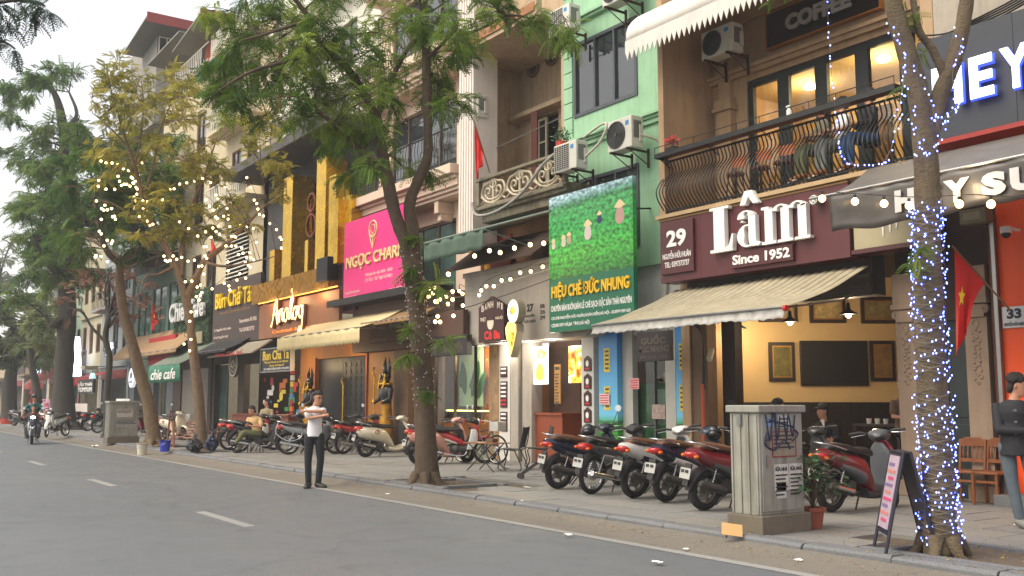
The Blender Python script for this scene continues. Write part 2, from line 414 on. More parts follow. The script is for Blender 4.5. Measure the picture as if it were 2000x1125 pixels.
warm_lamp = glow('warm_bulb_glow', (255, 214, 150), 14, (255, 235, 200))
cool_lamp = glow('cool_tube_glow', (235, 244, 255), 5)
steel = M('brushed_steel', (150, 150, 148), .35, .9, .1, 8)
pipe_g = M('grey_plastic_pipe', (150, 148, 142), .6, var=.15)
def point(name, loc, e, col=(1, .72, .38), r=.05, parent=None):
    l = bpy.data.lights.new(name, 'POINT'); l.energy = e; l.color = col; l.shadow_soft_size = r
    o = bpy.data.objects.new(name, l); COL.objects.link(o); o.location = loc
    if parent is not None:
        o.parent = parent; g = ORG.get(parent.name, (0,0,0)); o.location = Vector(loc) - Vector(g)
    return o
XL, XR = -13.5, -9.22; XU = -8.12
beige = M('cafe_beige_wall', (176, 146, 112), .8, var=.10, scale=1.2, bump=.15, streak=.35, dirt=(92, 70, 50))
brownw = M('cafe_brown_pillar', (112, 88, 66), .7, var=.2, scale=2, streak=.5, dirt=(60, 45, 34))
creamw = M('cafe_interior_cream', (232, 200, 145), .8, var=.06, scale=1.5)
wains = M('dark_wood_wainscot', (38, 30, 24), .5, var=.3, scale=5)
darkwood = M('dark_wood', (52, 36, 24), .45, var=.3, scale=6)
midwood = M('orange_brown_wood', (132, 78, 42), .45, var=.25, scale=7, bump=.1)
B = thing('cafe_shophouse', 'beige shophouse with curved iron balcony and open ground floor under the maroon sign', 'building', (XL, YF, 0))
mb = MB()
mb.box(XL, XL+.14, 12.95, 24, 5.0, 12); mb.box(XL+.0, XL+.22, 13.45, 24, 0, 4.97)
mb.box(XR-.02, XR+.2, 14.1, 24, 0, 4.97); mb.box(XU, XU+.2, 13.3, 24, 5.12, 12); mb.build('party_wall', beige, B)
mb = MB(); mb.box(XL+.02, XL+.62, 13.5, 13.75, PZ, 3.6); mb.build('entrance_pillar', brownw, B)
mb = MB(); mb.box(XL+.62, XL+.95, 13.9, 14.1, PZ, 3.5); mb.build('inner_pillar', wains, B)
mb = MB(); mb.box(XL, XU, 12.95, 24, 4.97, 5.1); mb.build('balcony_slab', M('slab_render', (150, 128, 100), .85, var=.2, scale=2), B)
mb = MB(); mb.box(XL-.02, XU+.02, 12.84, 12.95, 5.0, 5.07); mb.build('slab_trim', M('slab_trim_tan', (178, 150, 110), .6, var=.15), B)
mb = MB(); mb.box(XL+.22, XR, 13.55, 24, 4.0, 4.1); mb.build('shop_ceiling', M('ceiling_brown', (60, 48, 38), .8), B)
mb = MB(); mb.box(XL+.22, XR, 13.42, 13.75, 3.22, 4.0); mb.build('lintel', M('lintel_dark', (46, 38, 33), .7), B)
mb = MB()
for i in range(7): mb.box(XL+.62, XR-.02, 13.36+.004*(i % 2), 13.41, 3.2+.05*i, 3.2+.05*i+.045)
mb.build('roller_shutter', M('shutter_grey', (105, 98, 88), .5, .4, .1), B)
def skew(t, off=0):   # t metres along the wall
    return (XL + .25 + t*.574 + off*.819, 14.75 + t*.819 - off*.574)
def skewbox(mb, t0, t1, o0, o1, z0, z1):
    P = [skew(t0, o1), skew(t1, o1), skew(t1, o0), skew(t0, o0)]
    mb.hexa([(x, y, z0) for x, y in P] + [(x, y, z1) for x, y in P]); return mb
mb = MB(); skewbox(mb, 0, 7.6, -.1, 0, 0, 4.0); mb.build('room_back_wall', creamw, B)
for i in range(38):
    mb = MB(); skewbox(mb, i*.2+.004, i*.2+.196, .001, .035, PZ, 1.52)
    if i == 0: o0 = mb.build('wainscot_board', wains, B, bev=.004)
    else: mb.build('wainscot_board', wains, B)
mb = MB(); mb.box(XL+.2, XR, 13.8, 24, .08, PZ+.01); mb.build('shop_floor', M('shop_floor_tile', (88, 66, 48), .5, var=.2), B)
yb = 14.35
ops = [(XL+1.02, XU-.1, 5.1, 7.75)]
mb = MB(); wall_open(mb, XL+.14, XU, 5.1, 12, yb, .2, ops); mb.build('upper_wall', beige, B)
mb = MB(); mb.box(XL+.34, XL+.72, yb-.16, yb, 5.1, 7.25); mb.box(XL+.28, XL+.78, yb-.22, yb, 7.25, 7.34); mb.box(XL+.31, XL+.75, yb-.19, yb, 7.34, 7.5)
mb.box(XL+.38, XL+.68, yb-.12, yb, 7.5, 8.9); mb.build('pilaster', beige, B, bev=.012)
mb = MB(); mb.box(XL+.14, XU, yb-.1, yb, 7.86, 7.95); mb.box(XL+.14, XU, yb-.16, yb, 7.95, 8.02); mb.box(XL+.14, XU, yb-.07, yb, 8.95, 9.02); mb.build('cornice', beige, B)
winglass = bpy.data.materials.new('clear_window_glass'); winglass.use_nodes = True; MATS['clear'] = winglass
_N = winglass.node_tree.nodes; _L = winglass.node_tree.links; _N.clear()
_o = _N.new('ShaderNodeOutputMaterial'); _t = _N.new('ShaderNodeBsdfTransparent'); _g = _N.new('ShaderNodeBsdfGlossy'); _g.inputs['Roughness'].default_value = .03
_w = _N.new('ShaderNodeLayerWeight'); _w.inputs[0].default_value = .5; _p = _N.new('ShaderNodeMath'); _p.operation = 'POWER'; _p.inputs[1].default_value = 4; _L.new(_w.outputs[1], _p.inputs[0]); _f = _N.new('ShaderNodeMath'); _f.operation = 'MULTIPLY_ADD'; _f.inputs[1].default_value = .6; _f.inputs[2].default_value = .05; _L.new(_p.outputs[0], _f.inputs[0]); _m = _N.new('ShaderNodeMixShader'); _t.inputs[0].default_value = (.86, .9, .88, 1)
_L.new(_f.outputs[0], _m.inputs[0]); _L.new(_t.outputs[0], _m.inputs[1]); _L.new(_g.outputs[0], _m.inputs[2]); _L.new(_m.outputs[0], _o.inputs[0])
framed = M('dark_green_window_frame', (26, 34, 34), .4, var=.1)
wx = [XL+1.02+(XU-.1-XL-1.02)*i/5 for i in range(6)]
for i in range(5):
    window(B, wx[i], wx[i+1], 5.1, 7.75, yb+.03, framed, winglass, 1, 0, .13, .09)
room = M('upper_room_wall', (206, 176, 120), .8, var=.08)
mb = MB(); mb.box(XL+.14, XU, 17.2, 17.3, 5.1, 8); mb.box(XL+.14, XU, 14.6, 17.2, 7.9, 8.0); mb.build('upper_room_wall', room, B)
for k, (x, y) in enumerate(((XL+1.4, 15.8), (XL+3.2, 15.6))):
    mb = MB(); mb.cyl((x, y, 7.82), .12, .05); o = mb.build('ceiling_lamp', warm_lamp, B); point('room_light', (x, y, 7.6), 38, (1, .72, .42), .12, o)
for (x0, x1, z0, z1, cc) in ((XL+.2, XL+1.2, 6.2, 7.3, (180, 160, 110)), (XL+1.7, XL+2.3, 6.0, 7.5, (112, 84, 60)), (XL+2.9, XL+3.5, 6.2, 7.4, (70, 60, 50))):
    mb = MB(); mb.box(x0, x1, 17.14, 17.2, z0, z1); o = mb.build('picture_frame', darkwood, B)
    mb = MB(); mb.box(x0+.08, x1-.08, 17.125, 17.14, z0+.08, z1-.08); mb.build('canvas', M('upper_canvas_%d' % cc[0], cc, .7, var=.6, scale=7), o)
iron = M('wrought_iron_dark', (44, 46, 46), .5, .5, .15, 9)
yR = 12.98
mb = MB(); mb.box(XL+.05, XU, yR-.02, yR+.02, 5.14, 5.17); mb.box(XL+.05, XU, yR-.02, yR+.02, 6.1, 6.13)
rail = mb.build('balcony_railing', iron, B)
prof = [(0, 0, 5.1), (0, -.02, 5.17), (.01, -.17, 5.33), (.0, -.22, 5.5), (-.01, -.13, 5.68), (0, .03, 5.86), (0, .06, 5.95), (0, .0, 6.11)]
pp = catmull(prof, 4); nb = 62; base_bal = None
for i in range(nb):
    x = XL + .1 + (XU - XL - .14) * i / (nb - 1)
    if base_bal is None:
        mb = MB(); mb.tube([(p.x, p.y, p.z) for p in pp], .0125, 6)
        base_bal = mb.build('baluster', iron, None, smooth=60).data; q = [o for o in COL.objects if o.data == base_bal][0]; bpy.data.objects.remove(q)
    o = bpy.data.objects.new('baluster', base_bal); COL.objects.link(o); o.parent = rail; g = ORG[B.name]; o.location = (x - g[0], yR - g[1], -g[2])
mb = MB(); xs0, xs1 = XL+.12, XU-.1
for j in range(2): mb.box(xs0+.02, xs1-.02, yR-.26+j*.16, yR-.26+j*.16+.154, 6.20, 6.235)
cs = mb.build('counter_shelf', M('shelf_red_wood', (92, 50, 34), .5, var=.3, scale=9), B)
mb = MB(); mb.box(xs0, xs1, yR-.28, yR-.262, 6.15, 6.24); mb.box(xs0, xs0+.02, yR-.262, yR+.06, 6.15, 6.24); mb.box(xs1-.02, xs1, yR-.262, yR+.06, 6.15, 6.24)
for k in range(11):
    x = xs0 + .01 + (xs1-xs0-.02)*k/10; mb.tube([(x, yR-.27, 6.24), (x, yR-.27, 6.36)], .007, 6)
mb.tube([(xs0, yR-.27, 6.36), (xs1, yR-.27, 6.36)], .008, 6)
for k in range(5):
    x = xs0 + .1 + (xs1-xs0-.2)*k/4; mb.tube([(x, yR-.27, 6.16), (x, yR+.05, 6.0)], .01, 6)
mb.build('shelf_frame', iron, B)
maroon = M('maroon_panel', (86, 38, 40), .45, var=.06, scale=2)
maroon2 = M('maroon_panel_raised', (78, 33, 36), .45, var=.05, scale=2)
S = thing('shop_sign', 'long maroon shop sign with big white raised letters and the number 29', 'sign', (-13.46, 12.9, 3.77))
mb = MB(); nP = 4
for i in range(nP):
    q = MB(); q.box(-13.46+4.22*i/nP+.002, -13.46+4.22*(i+1)/nP-.002, 12.9, 13.3, 3.77, 4.95); q.build('panel', maroon, S)
mb = MB(); mb.box(-13.47, -9.23, 12.885, 13.3, 4.952, 4.985); mb.build('top_trim', M('gold_trim', (150, 112, 62), .4, .3), S)
a0, a1, c0, c1 = R(1290, 441, 537, 1352, 12.84)
mb = MB(); mb.box(a0, a1+.02, 12.84, 12.898, c0-.01, c1+.02); P1 = mb.build('number_panel', maroon2, S, bev=.006)
w_ = a1 - a0; h_ = c1 - c0
text('29', a0+w_*.2, a0+w_*.82, c0+h_*.52, c0+h_*.86, 12.839, letter_w, P1, depth=.012, bold=.035)
text('NGUYỄN HỮU HUÂN', a0+w_*.06, a0+w_*.95, c0+h_*.29, c0+h_*.46, 12.839, letter_w, P1, depth=.006, bold=.012)
text('TEL: 0397373737', a0+w_*.12, a0+w_*.9, c0+h_*.12, c0+h_*.23, 12.839, letter_w, P1, depth=.006, bold=.012)
a0, a1, c0, c1 = R(1427, 498, 525, 1548, 12.83)
mb = MB(); mb.box(a0, a1, 12.83, 12.898, c0, c1+.03); P2 = mb.build('since_plank', maroon2, S, bev=.005)
text('Since 1952', a0+.05, a1-.05, c0+.05, c1-.02, 12.829, letter_w, P2, depth=.015, bold=.03)
def glyphs(S, X0, X1, z0, z1, Y, dep, mat):
    Wd = X1 - X0; H = z1 - z0; k = [0]
    def part(name, polys):
        mb = MB()
        for poly in polys:
            k[0] += 1; yy = Y - .0016 * (k[0] % 5)
            mb.prism([(X0 + x*Wd, z0 + z*H) for x, z in poly], yy, Y + dep)
        mb.build(name, mat, S)
    def rc(a, b, c, d): return [(a, c), (b, c), (b, d), (a, d)]
    def blob(cx, cz, rx, rz, a0, a1, tx, tz, n=12, wmin=.25):
        out = []
        P = []
        for i in range(n+1):
            a = radians(a0 + (a1-a0)*i/n); t_ = wmin + (1-wmin)*abs(cos(a))**1.3
            P.append(((cx+rx*cos(a), cz+rz*sin(a)), (cx+(rx-tx*t_)*cos(a), cz+(rz-tz*(.35 + .65*(t_)))*sin(a))))
        for (o1, i1), (o2, i2) in zip(P, P[1:]): out.append([i1, o1, o2, i2][::(1 if a1 > a0 else -1)])
        return out
    part('letter_L', [rc(.0, .235, 0, .055), rc(.04, .155, .055, .82-.05), rc(0, .20, .77, .82), [(.155, .055), (.235, .055), (.245, .30), (.232, .30), (.20, .11)]])
    part('letter_a', blob(.375, .53, .085, .13, 20, 185, .075, .045) + blob(.385, .21, .10, .20, 60, 330, .075, .05, 14) +
         [rc(.40, .47, .10, .56), [(.40, .10), (.42, .02), (.50, .01), (.515, .06), (.47, .10)], blob(.315, .46, .03, .05, 0, 359, .029, .049, 10)[0]])
    part('circumflex', [[(.32, .76), (.375, .76), (.405, .89), (.425, .89), (.395, 1.0), (.37, 1.0)], [(.405, .89), (.45, .76), (.505, .76), (.44, 1.0), (.395, 1.0)]])
    st = []
    for sx in (.56, .715, .87):
        st += [rc(sx, sx+.075, .045, .58), rc(sx-.03, sx+.105, 0, .045)]
    st += [rc(.53, .60, .60, .645), rc(.56, .635, .58, .60)]
    for sx in (.635, .79):
        st += blob(sx+.075, .52, .08, .13, 0, 165, .05, .045, 10)
    part('letter_m', st)
a0, a1, c0, c1 = R(1387, 402, 494, 1588, 12.8)
glyphs(S, a0, a1, c0-.02, c0-.02+(c1-c0)*1.16, 12.78, .1, letter_w)
v = W(1588, 390, Y=12.7)
mb = MB(); mb.cyl((v.x, 12.78, v.z), .085, .14, 'Y', 24); o = mb.build('registered_mark', M('mark_grey', (120, 112, 105), .5), S)
mb = MB(); mb.ring((v.x, 12.705, v.z), .066, .008, 'Y', 24, 6); mb.build('ring', letter_w, o)
text('R', v.x-.03, v.x+.032, v.z-.04, v.z+.04, 12.708, letter_w, o, bold=.03)
S = thing('coffee_sign', 'black sign reading COFFEE with gold rim on the upper wall of the cafe', 'sign', (XL+2, yb, 8.1))
a0, _, c0, c1 = R(1497, 38, 90, 1720, yb-.12); a1 = -9.42
mb = MB(); mb.box(a0, a1, yb-.12, yb-.02, 8.2, 8.86); mb.build('panel', M('black_sign_face', (20, 14, 14), .35, var=.1), S)
mb = MB()
for r_ in ((a0-.03, a1+.03, 8.86, 8.89), (a0-.03, a1+.03, 8.17, 8.2), (a0-.03, a0, 8.2, 8.86), (a1, a1+.03, 8.2, 8.86)): mb.box(r_[0], r_[1], yb-.14, yb-.02, r_[2], r_[3])
mb.build('rim', M('gold_rim', (170, 110, 40), .4, .5), S)
b0 = W(1534, 40, Y=yb-.2).x; b1 = W(1662, 10, Y=yb-.2).x
text('COFFEE', b0, b1, 8.36, 8.66, yb-.17, M('grey_letters', (150, 146, 140), .5), S, depth=.05, bold=.05)
canvas = M('tan_ribbed_canvas', (170, 160, 134), .8, var=.18, scale=2.5, streak=.45, dirt=(104, 92, 70)); rib_shade = M('canvas_rib_shade', (92, 82, 62), .85, var=.18, scale=2.5, streak=.4)  # the second, darker canvas colour is painted shade between the ribs
A = thing('ribbed_awning', 'tan ribbed canvas awning with drooping grey edge below the maroon sign', 'awning', (-13.4, 13.1, 3.6))
ax0, ax1 = -13.36, -9.08
def aw(u, v):
    x = ax0 + (ax1-ax0)*u + v*.0; y = 13.12 - 2.02*v; z = 3.62 - .74*v - .07*sin(pi*v) + .018*abs(sin(u*pi*24)) + .02*noise.noise(Vector((u*6, v*3, 0)))
    return (x, y, z)
mb = MB(); mb.grid(aw, 288, 10); mb.mi = [1 if (k//10) % 12 < 5 else 0 for k in range(len(mb.f))]; mb.build('canvas', [canvas, rib_shade], A, smooth=50, solid=.008)  # rib shading painted as dark bands, face by face
def dr(u, v):
    e = aw(u, 1); return (e[0], e[1]-.04*v + .03*sin(v*pi) + .012*noise.noise(Vector((u*40, v, 3))), e[2] - .17*v - .02*noise.noise(Vector((u*14, v*2, 5))))
mb = MB(); mb.grid(dr, 120, 4); mb.build('valance', M('grey_soiled_vinyl', (172, 170, 164), .7, var=.2, scale=5, streak=.5), A, smooth=60, solid=.006)
mb = MB(); mb.tube([aw(0, 1), aw(1, 1)], .022, 8)
for u in (.06, .5, .94):
    a = Vector(aw(u, .96)); mb.tube([a + Vector((0, 0, -.04)), (a.x+.3, 12.4, 3.05), (a.x+.05, 13.2, 3.3)], .016, 6)
mb.build('folding_arm', steel, A)
e = Vector(aw(1, 1)); mb = MB(); mb.cyl(e + Vector((.02, 0, -.02)), .045, .05, 'X', 14); mb.build('end_cap', M('red_plastic', (190, 40, 40), .4), A)
whc = M('white_ribbed_plastic', (214, 210, 200), .6, var=.08, scale=3, streak=.15)
A = thing('white_scalloped_awning', 'white curved awning with saw-toothed edge high above the cafe balcony', 'awning', (-13.6, 12.4, 8.3))
xa, xb = -13.75, -9.4
def wa(u, v):
    a = radians(90*(1-v)); x = xa + (xb-xa)*u
    return (x, 14.3 - 1.9*cos(a*1.0)**.9, 8.6 + .85*sin(a) + .012*abs(sin(u*pi*40)))
def wa(u, v):
    a = v*pi/2; x = xa + (xb-xa)*u
    return (x, 14.3 - 1.95*sin(a), 8.5 + .95*cos(a)**.8 + .012*abs(sin(u*pi*40)))
mb = MB(); mb.grid(wa, 240, 12); mb.build('canopy', whc, A, smooth=50, solid=.01)
mb = MB()
for k in range(34):
    x0 = xa + (xb-xa)*k/34; x1 = xa + (xb-xa)*(k+1)/34
    mb.prism([(x0, 8.3), ((x0+x1)/2, 8.12), (x1, 8.3), (x1, 8.52), (x0, 8.52)], 12.33, 12.345)
mb.build('scalloped_valance', whc, A)
S = thing('cream_panel_sign', 'small cream sign panel with white brush strokes right of the maroon sign', 'sign', (-9.2, 12.95, 3.9))
a0, a1, c0, c1 = R(1662, 405, 490, 1800, 12.95)
mb = MB(); mb.box(-9.2, a1, 12.95, 13.3, c0, 4.62); mb.build('panel', M('cream_panel', (170, 160, 128), .6, var=.05), S)
mb = MB(); mb.box(-9.22, a1+.02, 12.9, 13.32, c0-.07, c0-.002); mb.build('bottom_trim', maroon2, S)
for i, px in enumerate((1724, 1738, 1751)):
    v = W(px, 440, Y=12.94); mb = MB(); mb.prism([(v.x-.012, v.z-.14+.05*i), (v.x+.006, v.z-.2+.08*i), (v.x+.025, v.z+.1), (v.x-.02, v.z+.12)], 12.938, 12.949); mb.build('brush_stroke', letter_w, S)
S = thing('hey_sign', 'dark slate sign board with glowing white letters reading HEY behind the lit tree', 'sign', (-9, 12.9, 5.2))
slate = M('slate_blue_panel', (44, 48, 56), .5, var=.1, scale=2)
for i in range(4):
    mb = MB(); mb.box(-7.86+1.4*i+.003, -7.86+1.4*(i+1)-.003, 12.75, 13.2, 5.24, 6.75); mb.build('panel', slate, S)
mb = MB(); mb.box(-7.86, -2.3, 12.74, 13.2, 5.17, 5.236); mb.build('red_trim', M('red_trim', (150, 36, 22), .5), S)
whg = glow('backlit_white', (225, 235, 255), 1.1, (240, 240, 245)); blg = glow('blue_halo', (40, 70, 255), .45)
for ch, (p0, p1) in zip('HEY', ((1818, 1883), (1890, 1944), (1950, 2018))):
    a0 = Xat(p0, 6, 12.62); a1 = Xat(p1, 6, 12.62)
    text(ch, a0+.03, a1-.03, 5.66, 6.24, 12.62, whg, S, name='letter', depth=.02, bold=.035)
    text(ch, a0+.01, a1-.01, 5.64, 6.23, 12.66, blg, S, name='letter_back', depth=.01, bold=.05)
A = thing('hey_awning', 'dark translucent vinyl awning with HEY SU on its valance', 'awning', (-8.2, 11, 4))
vin = M('dark_vinyl', (70, 66, 62), .35, var=.25, scale=2, coat=.2)
yv = 11.0; xv0 = -8.2
mb = MB(); mb.grid(lambda u, v: (xv0 + 5.6*u + .05*v, yv + .03*noise.noise(Vector((u*20, v*2, 1))), 4.32 - .50*v - .03*sin(u*9)*v + .02*sin(u*40)*v), 90, 6)
mb.build('valance', vin, A, smooth=60, solid=.006)
mb = MB(); mb.grid(lambda u, v: (xv0 + 5.6*u - .55*v, yv + 1.75*v, 4.33 + .72*v - .05*sin(v*pi)), 40, 8); mb.build('canopy', M('grey_vinyl_top', (104, 100, 94), .6, var=.2, streak=.3), A, smooth=60, solid=.006)
mb = MB(); mb.tube([(xv0-.3, yv, 4.33), (xv0+5.7, yv, 4.33)], .02, 8); mb.tube([(xv0+.0, yv, 4.32), (xv0-.5, yv+1.8, 4.5)], .016, 6); mb.build('front_bar', steel, A)
for ch, (p0, p1, t_, b_) in zip('HEYSU', ((1747, 1786, 370, 418), (1808, 1838, 362, 410), (1842, 1895, 350, 402), (1916, 1965, 336, 385), (1972, 2030, 330, 378))):
    a0, a1, c0, c1 = R(p0, t_, b_, p1, yv-.03); text(ch, a0, a1, 3.92, 4.2, yv-.035, M('grey_print', (190, 190, 190), .6), A, depth=.004, bold=.07)
colm = M('column_taupe', (150, 128, 108), .75, var=.12, scale=3, streak=.3, bump=.1)
B = thing('doorway_house', 'narrow house with carved taupe pilasters and a dark green door behind the lit tree', 'building', (-9, YF, 0))
x0, x1 = -9.02, -7.42
mb = MB(); wall_open(mb, x0+.0, x1+.0, 0, 5.2, 13.72, .25, [(x0+.42, x1-.42, 0, 2.75)]); mb.build('wall', M('dark_brown_plaster', (52, 38, 32), .8, var=.25, scale=3), B)
mb = MB(); mb.box(XU+.21, -3.0, 13.3, 13.6, 5.0, 12); mb.build('upper_wall', M('pale_grey_plaster', (168, 158, 142), .85, var=.12, streak=.3), B)
mb = MB(); mb.box(x0+.42, x1-.42, 13.8, 13.86, PZ, 2.75); dd = mb.build('door', M('green_black_door', (34, 44, 44), .35, var=.15), B)
for zz in ((.3, 1.2), (1.3, 2.6)):
    for xx in (0, 1):
        q = MB(); xa_ = x0+.48+xx*.34; q.box(xa_, xa_+.28, 13.785, 13.802, zz[0], zz[1]); q.build('door_panel', MATS['green_black_door'], dd, bev=.01)
for px_ in (x0+.03, x1-.45):
    mb = MB(); mb.box(px_, px_+.42, 13.5, 13.72, PZ, .35); mb.box(px_+.04, px_+.38, 13.56, 13.72, .35, 2.75)
    mb.box(px_-.0, px_+.42, 13.5, 13.72, 2.95, 3.03); mb.box(px_+.02, px_+.40, 13.53, 13.72, 3.03, 3.5)
    for sx in (.06, .36): mb.ring((px_+sx, 13.55, 2.87), .05, .022, 'Y', 18, 8); mb.cyl((px_+sx, 13.56, 2.87), .03, .06, 'Y', 14)
    mb.box(px_+.06, px_+.36, 13.53, 13.72, 2.75, 2.94); pl = mb.build('pilaster', colm, B, bev=.006)
    q = MB()
    for z in range(14):
        zz = 2.6 - z*.06; q.ball((px_+.21 + .05*sin(z*1.7), 13.56, zz), .032, .018, .028, 8, 5); q.ball((px_+.21 - .05*sin(z*1.7), 13.56, zz-.02), .026, .016, .03, 8, 5)
    q.ring((px_+.21, 13.56, 2.66), .05, .012, 'Y', 16, 6); q.build('carving', colm, pl, smooth=60)
mb = MB(); mb.tube([(x1+.05, 13.6, PZ), (x1+.05, 13.6, 5)], .06, 10); mb.build('drain_pipe', M('pipe_oxblood', (96, 54, 40), .6, var=.3), B)
B = thing('orange_house', 'bright orange shop front at the right edge with a steel 33 plate', 'building', (-7.3, 13.6, 0))
mb = MB(); wall_open(mb, -7.28, 0, 0, 5.0, 13.58, .3, [(-6.0, -3, 0, 2.6)]); mb.build('wall', M('bright_orange_paint', (246, 84, 14), .5, var=.05, scale=1.5, streak=.15, dirt=(140, 40, 10)), B)
mb = MB(); mb.box(-7.34, -7.285, 13.5, 13.9, 0, 4.2); mb.build('edge_profile', steel, B)
mb = MB(); mb.box(-7.28, 0, 13.1, 13.57, PZ-.04, PZ+.16); mb.build('door_step', kerbm, B, bev=.01)
S = thing('number_plate', 'silver number plate reading 33 on the orange wall', 'sign', (-7, 13.55, 2.9))
a0, a1, c0, c1 = R(1956, 600, 642, 2004, 13.55)
mb = MB(); mb.box(a0, a1, 13.55, 13.575, c0, c1); mb.build('plate', M('silver_plate', (176, 178, 178), .35, .5), S, bev=.005)
nv = M('navy_print', (30, 36, 60), .5)
text('33', a0+.07, a1-.06, c0+.13, c1-.03, 13.549, nv, S, bold=.05); text('NGUYỄN HỮU HUÂN', a0+.03, a1-.03, c0+.03, c0+.1, 13.549, nv, S, bold=.01)
ac_white = M('ac_casing', (206, 204, 192), .5, var=.08, scale=4, streak=.2, dirt=(120, 110, 95))
acg = M('ac_grille', (70, 72, 70), .5, .4)
bracket_m = M('rusty_bracket', (70, 52, 40), .8, .3, .3, 12)
blue_l = M('blue_badge', (50, 130, 190), .5)
def make_ac(label, loc, w=.84, h=.58, d=.32, kind=0, rz=0, group='outdoor air conditioning units on the facades', pipe=None):
    t = thing('air_conditioner', label, 'air conditioner', loc, rz, group, world=False)
    mb = MB(); mb.box(0, w, 0, d, 0, h); mb.build('casing', ac_white, t, bev=.02)
    r = h*.40; cx = w*.36; cz = h*.5
    mb = MB()
    if kind == 0:
        mb.cyl((cx, -.004, cz), r*1.03, .012, 'Y', 32); f = mb.build('fan_opening', M('fan_dark', (46, 46, 44), .6), t)
        mb = MB()
        for k in range(9): mb.ring((cx, -.02, cz), r*(.12+.88*k/8), .0035, 'Y', 32, 4)
        for k in range(8):
            a = k*pi/4; mb.tube([(cx, -.022, cz), (cx+r*cos(a), -.022, cz+r*sin(a))], .004, 4)
        mb.ring((cx, -.012, cz), r*1.04, .012, 'Y', 32, 6); mb.cyl((cx, -.024, cz), r*.14, .012, 'Y', 14)
        mb.build('fan_grille', acg, t)
    else:
        mb.box(.03, w*.68, -.006, .0, .04, h-.04); mb.build('fan_opening', M('fan_dark', (46, 46, 44), .6), t)
        mb = MB()
        for k in range(13): z = .05+(h-.1)*k/12; mb.box(.03, w*.68, -.016, -.008, z-.003, z+.003)
        for k in range(7): x = .035+(w*.64)*k/6; mb.box(x-.003, x+.003, -.02, -.016, .04, h-.04)
        mb.build('fan_grille', ac_white, t)
    mb = MB()
    for k in range(3):
        for i in range(3): pass
    for k in range(7): mb.box(w+.001, w+.006, .06+.03*k, .075+.03*k, h*.3, h*.85)
    mb.build('side_louvre', acg, t)
    mb = MB(); mb.box(w+.001, w+.03, d*.62, d*.92, h*.2, h*.72); mb.build('service_cover', ac_white, t, bev=.006)
    mb = MB(); mb.box(w*.75, w*.88, -.005, 0, h*.72, h*.86); mb.build('badge', blue_l, t)
    for x in (.12, w-.12): mb = MB(); mb.box(x-.02, x+.02, -.04, d+.25, -.04, 0); mb.tube([(x, .05, -.04), (x, d+.25, -.3)], .012, 5); mb.box(x-.02, x+.02, d+.22, d+.26, -.35, .05); mb.build('bracket', bracket_m, t)
    if pipe:
        mb = MB(); mb.tube(catmull([(w+.02, d*.7, h*.4)] + pipe, 5), .028, 8); mb.build('insulated_pipe', M('pipe_wrap', (190, 184, 168), .8, var=.2, scale=12), t, smooth=60)
    return t
def ac_at(label, px0, py_bot, Y, **k):
    v = W(px0, py_bot, Y=Y); return make_ac(label, tuple(v), **k)
GL, GR = W(1103, 300, Y=YF).x, W(1275, 200, Y=YF).x
green = M('mint_green_paint', (152, 194, 158), .75, var=.07, scale=1.5, streak=.4, dirt=(96, 128, 96), bump=.05)
B = thing('green_shophouse', 'mint green shophouse with dark grey casement windows and quoined edges', 'building', (GL, YF, 0))
w1 = R(1122, 92, 232, 1246, YF); w2 = R(1122, 360, 470, 1258, YF)
x0, x1 = W(1122, 160, Y=YF).x, W(1245, 110, Y=YF).x
zt1 = Zat(30, x1, YF); zb1 = Zat(232, x0, YF)
zt2 = Zat(318, x1, YF); zb2 = zt2 - 1.75
mb = MB(); wall_open(mb, GL, XL+.0, 4.3, 13, YF, .25, [(x0, x1, zb1, zt1), (x0, x1, zb2, zt2)]); mb.build('wall', green, B)
for (z0, z1) in ((zb1, zt1), (zb2, zt2)):
    window(B, x0, x1, z0, z1, YF-.03, grey_al, glassd, 3, 0, .075, .1)
    xm = x0 + .07; nv3 = (x1-x0-.14)/3
    for k in range(3):
        mb = MB()
        n = 16
        for i in range(n): mb.box(xm+nv3*k+.04, xm+nv3*(k+1)-.04, YF+.12, YF+.13, z0+.1+(z1-z0-.2)*i/n, z0+.1+(z1-z0-.2)*(i+.8)/n)
        mb.build('blind', M('pale_blind', (150, 145, 130), .8, var=.2), B, kind='stuff')
for xq in (GL, XL-.34):
    for i in range(24):
        z = 4.4 + i*.36
        mb = MB(); mb.box(xq+.01, xq+.33, YF-.035, YF, z, z+.34)
        if z > 12.5: continue
        mb.build('quoin', green, B, bev=.008)
zc = Zat(275, x0+.5, YF)
mb = MB(); mb.box(GL+.0, XL, YF-.10, YF, zc, zc+.06); mb.box(GL, XL, YF-.16, YF, zc+.06, zc+.13); mb.box(GL, XL, YF-.06, YF, zc-.1, zc); mb.build('cornice', green, B, bev=.006)
zc2 = zt1 + .45
mb = MB(); mb.box(GL+.34, XL-.34, YF-.10, YF, zc2, zc2+.06); mb.box(GL+.34, XL-.34, YF-.16, YF, zc2+.06, zc2+.13); mb.build('cornice', green, B, bev=.006)
blueg = bpy.data.materials.new('printed_tea_hill_vinyl'); blueg.use_nodes = True
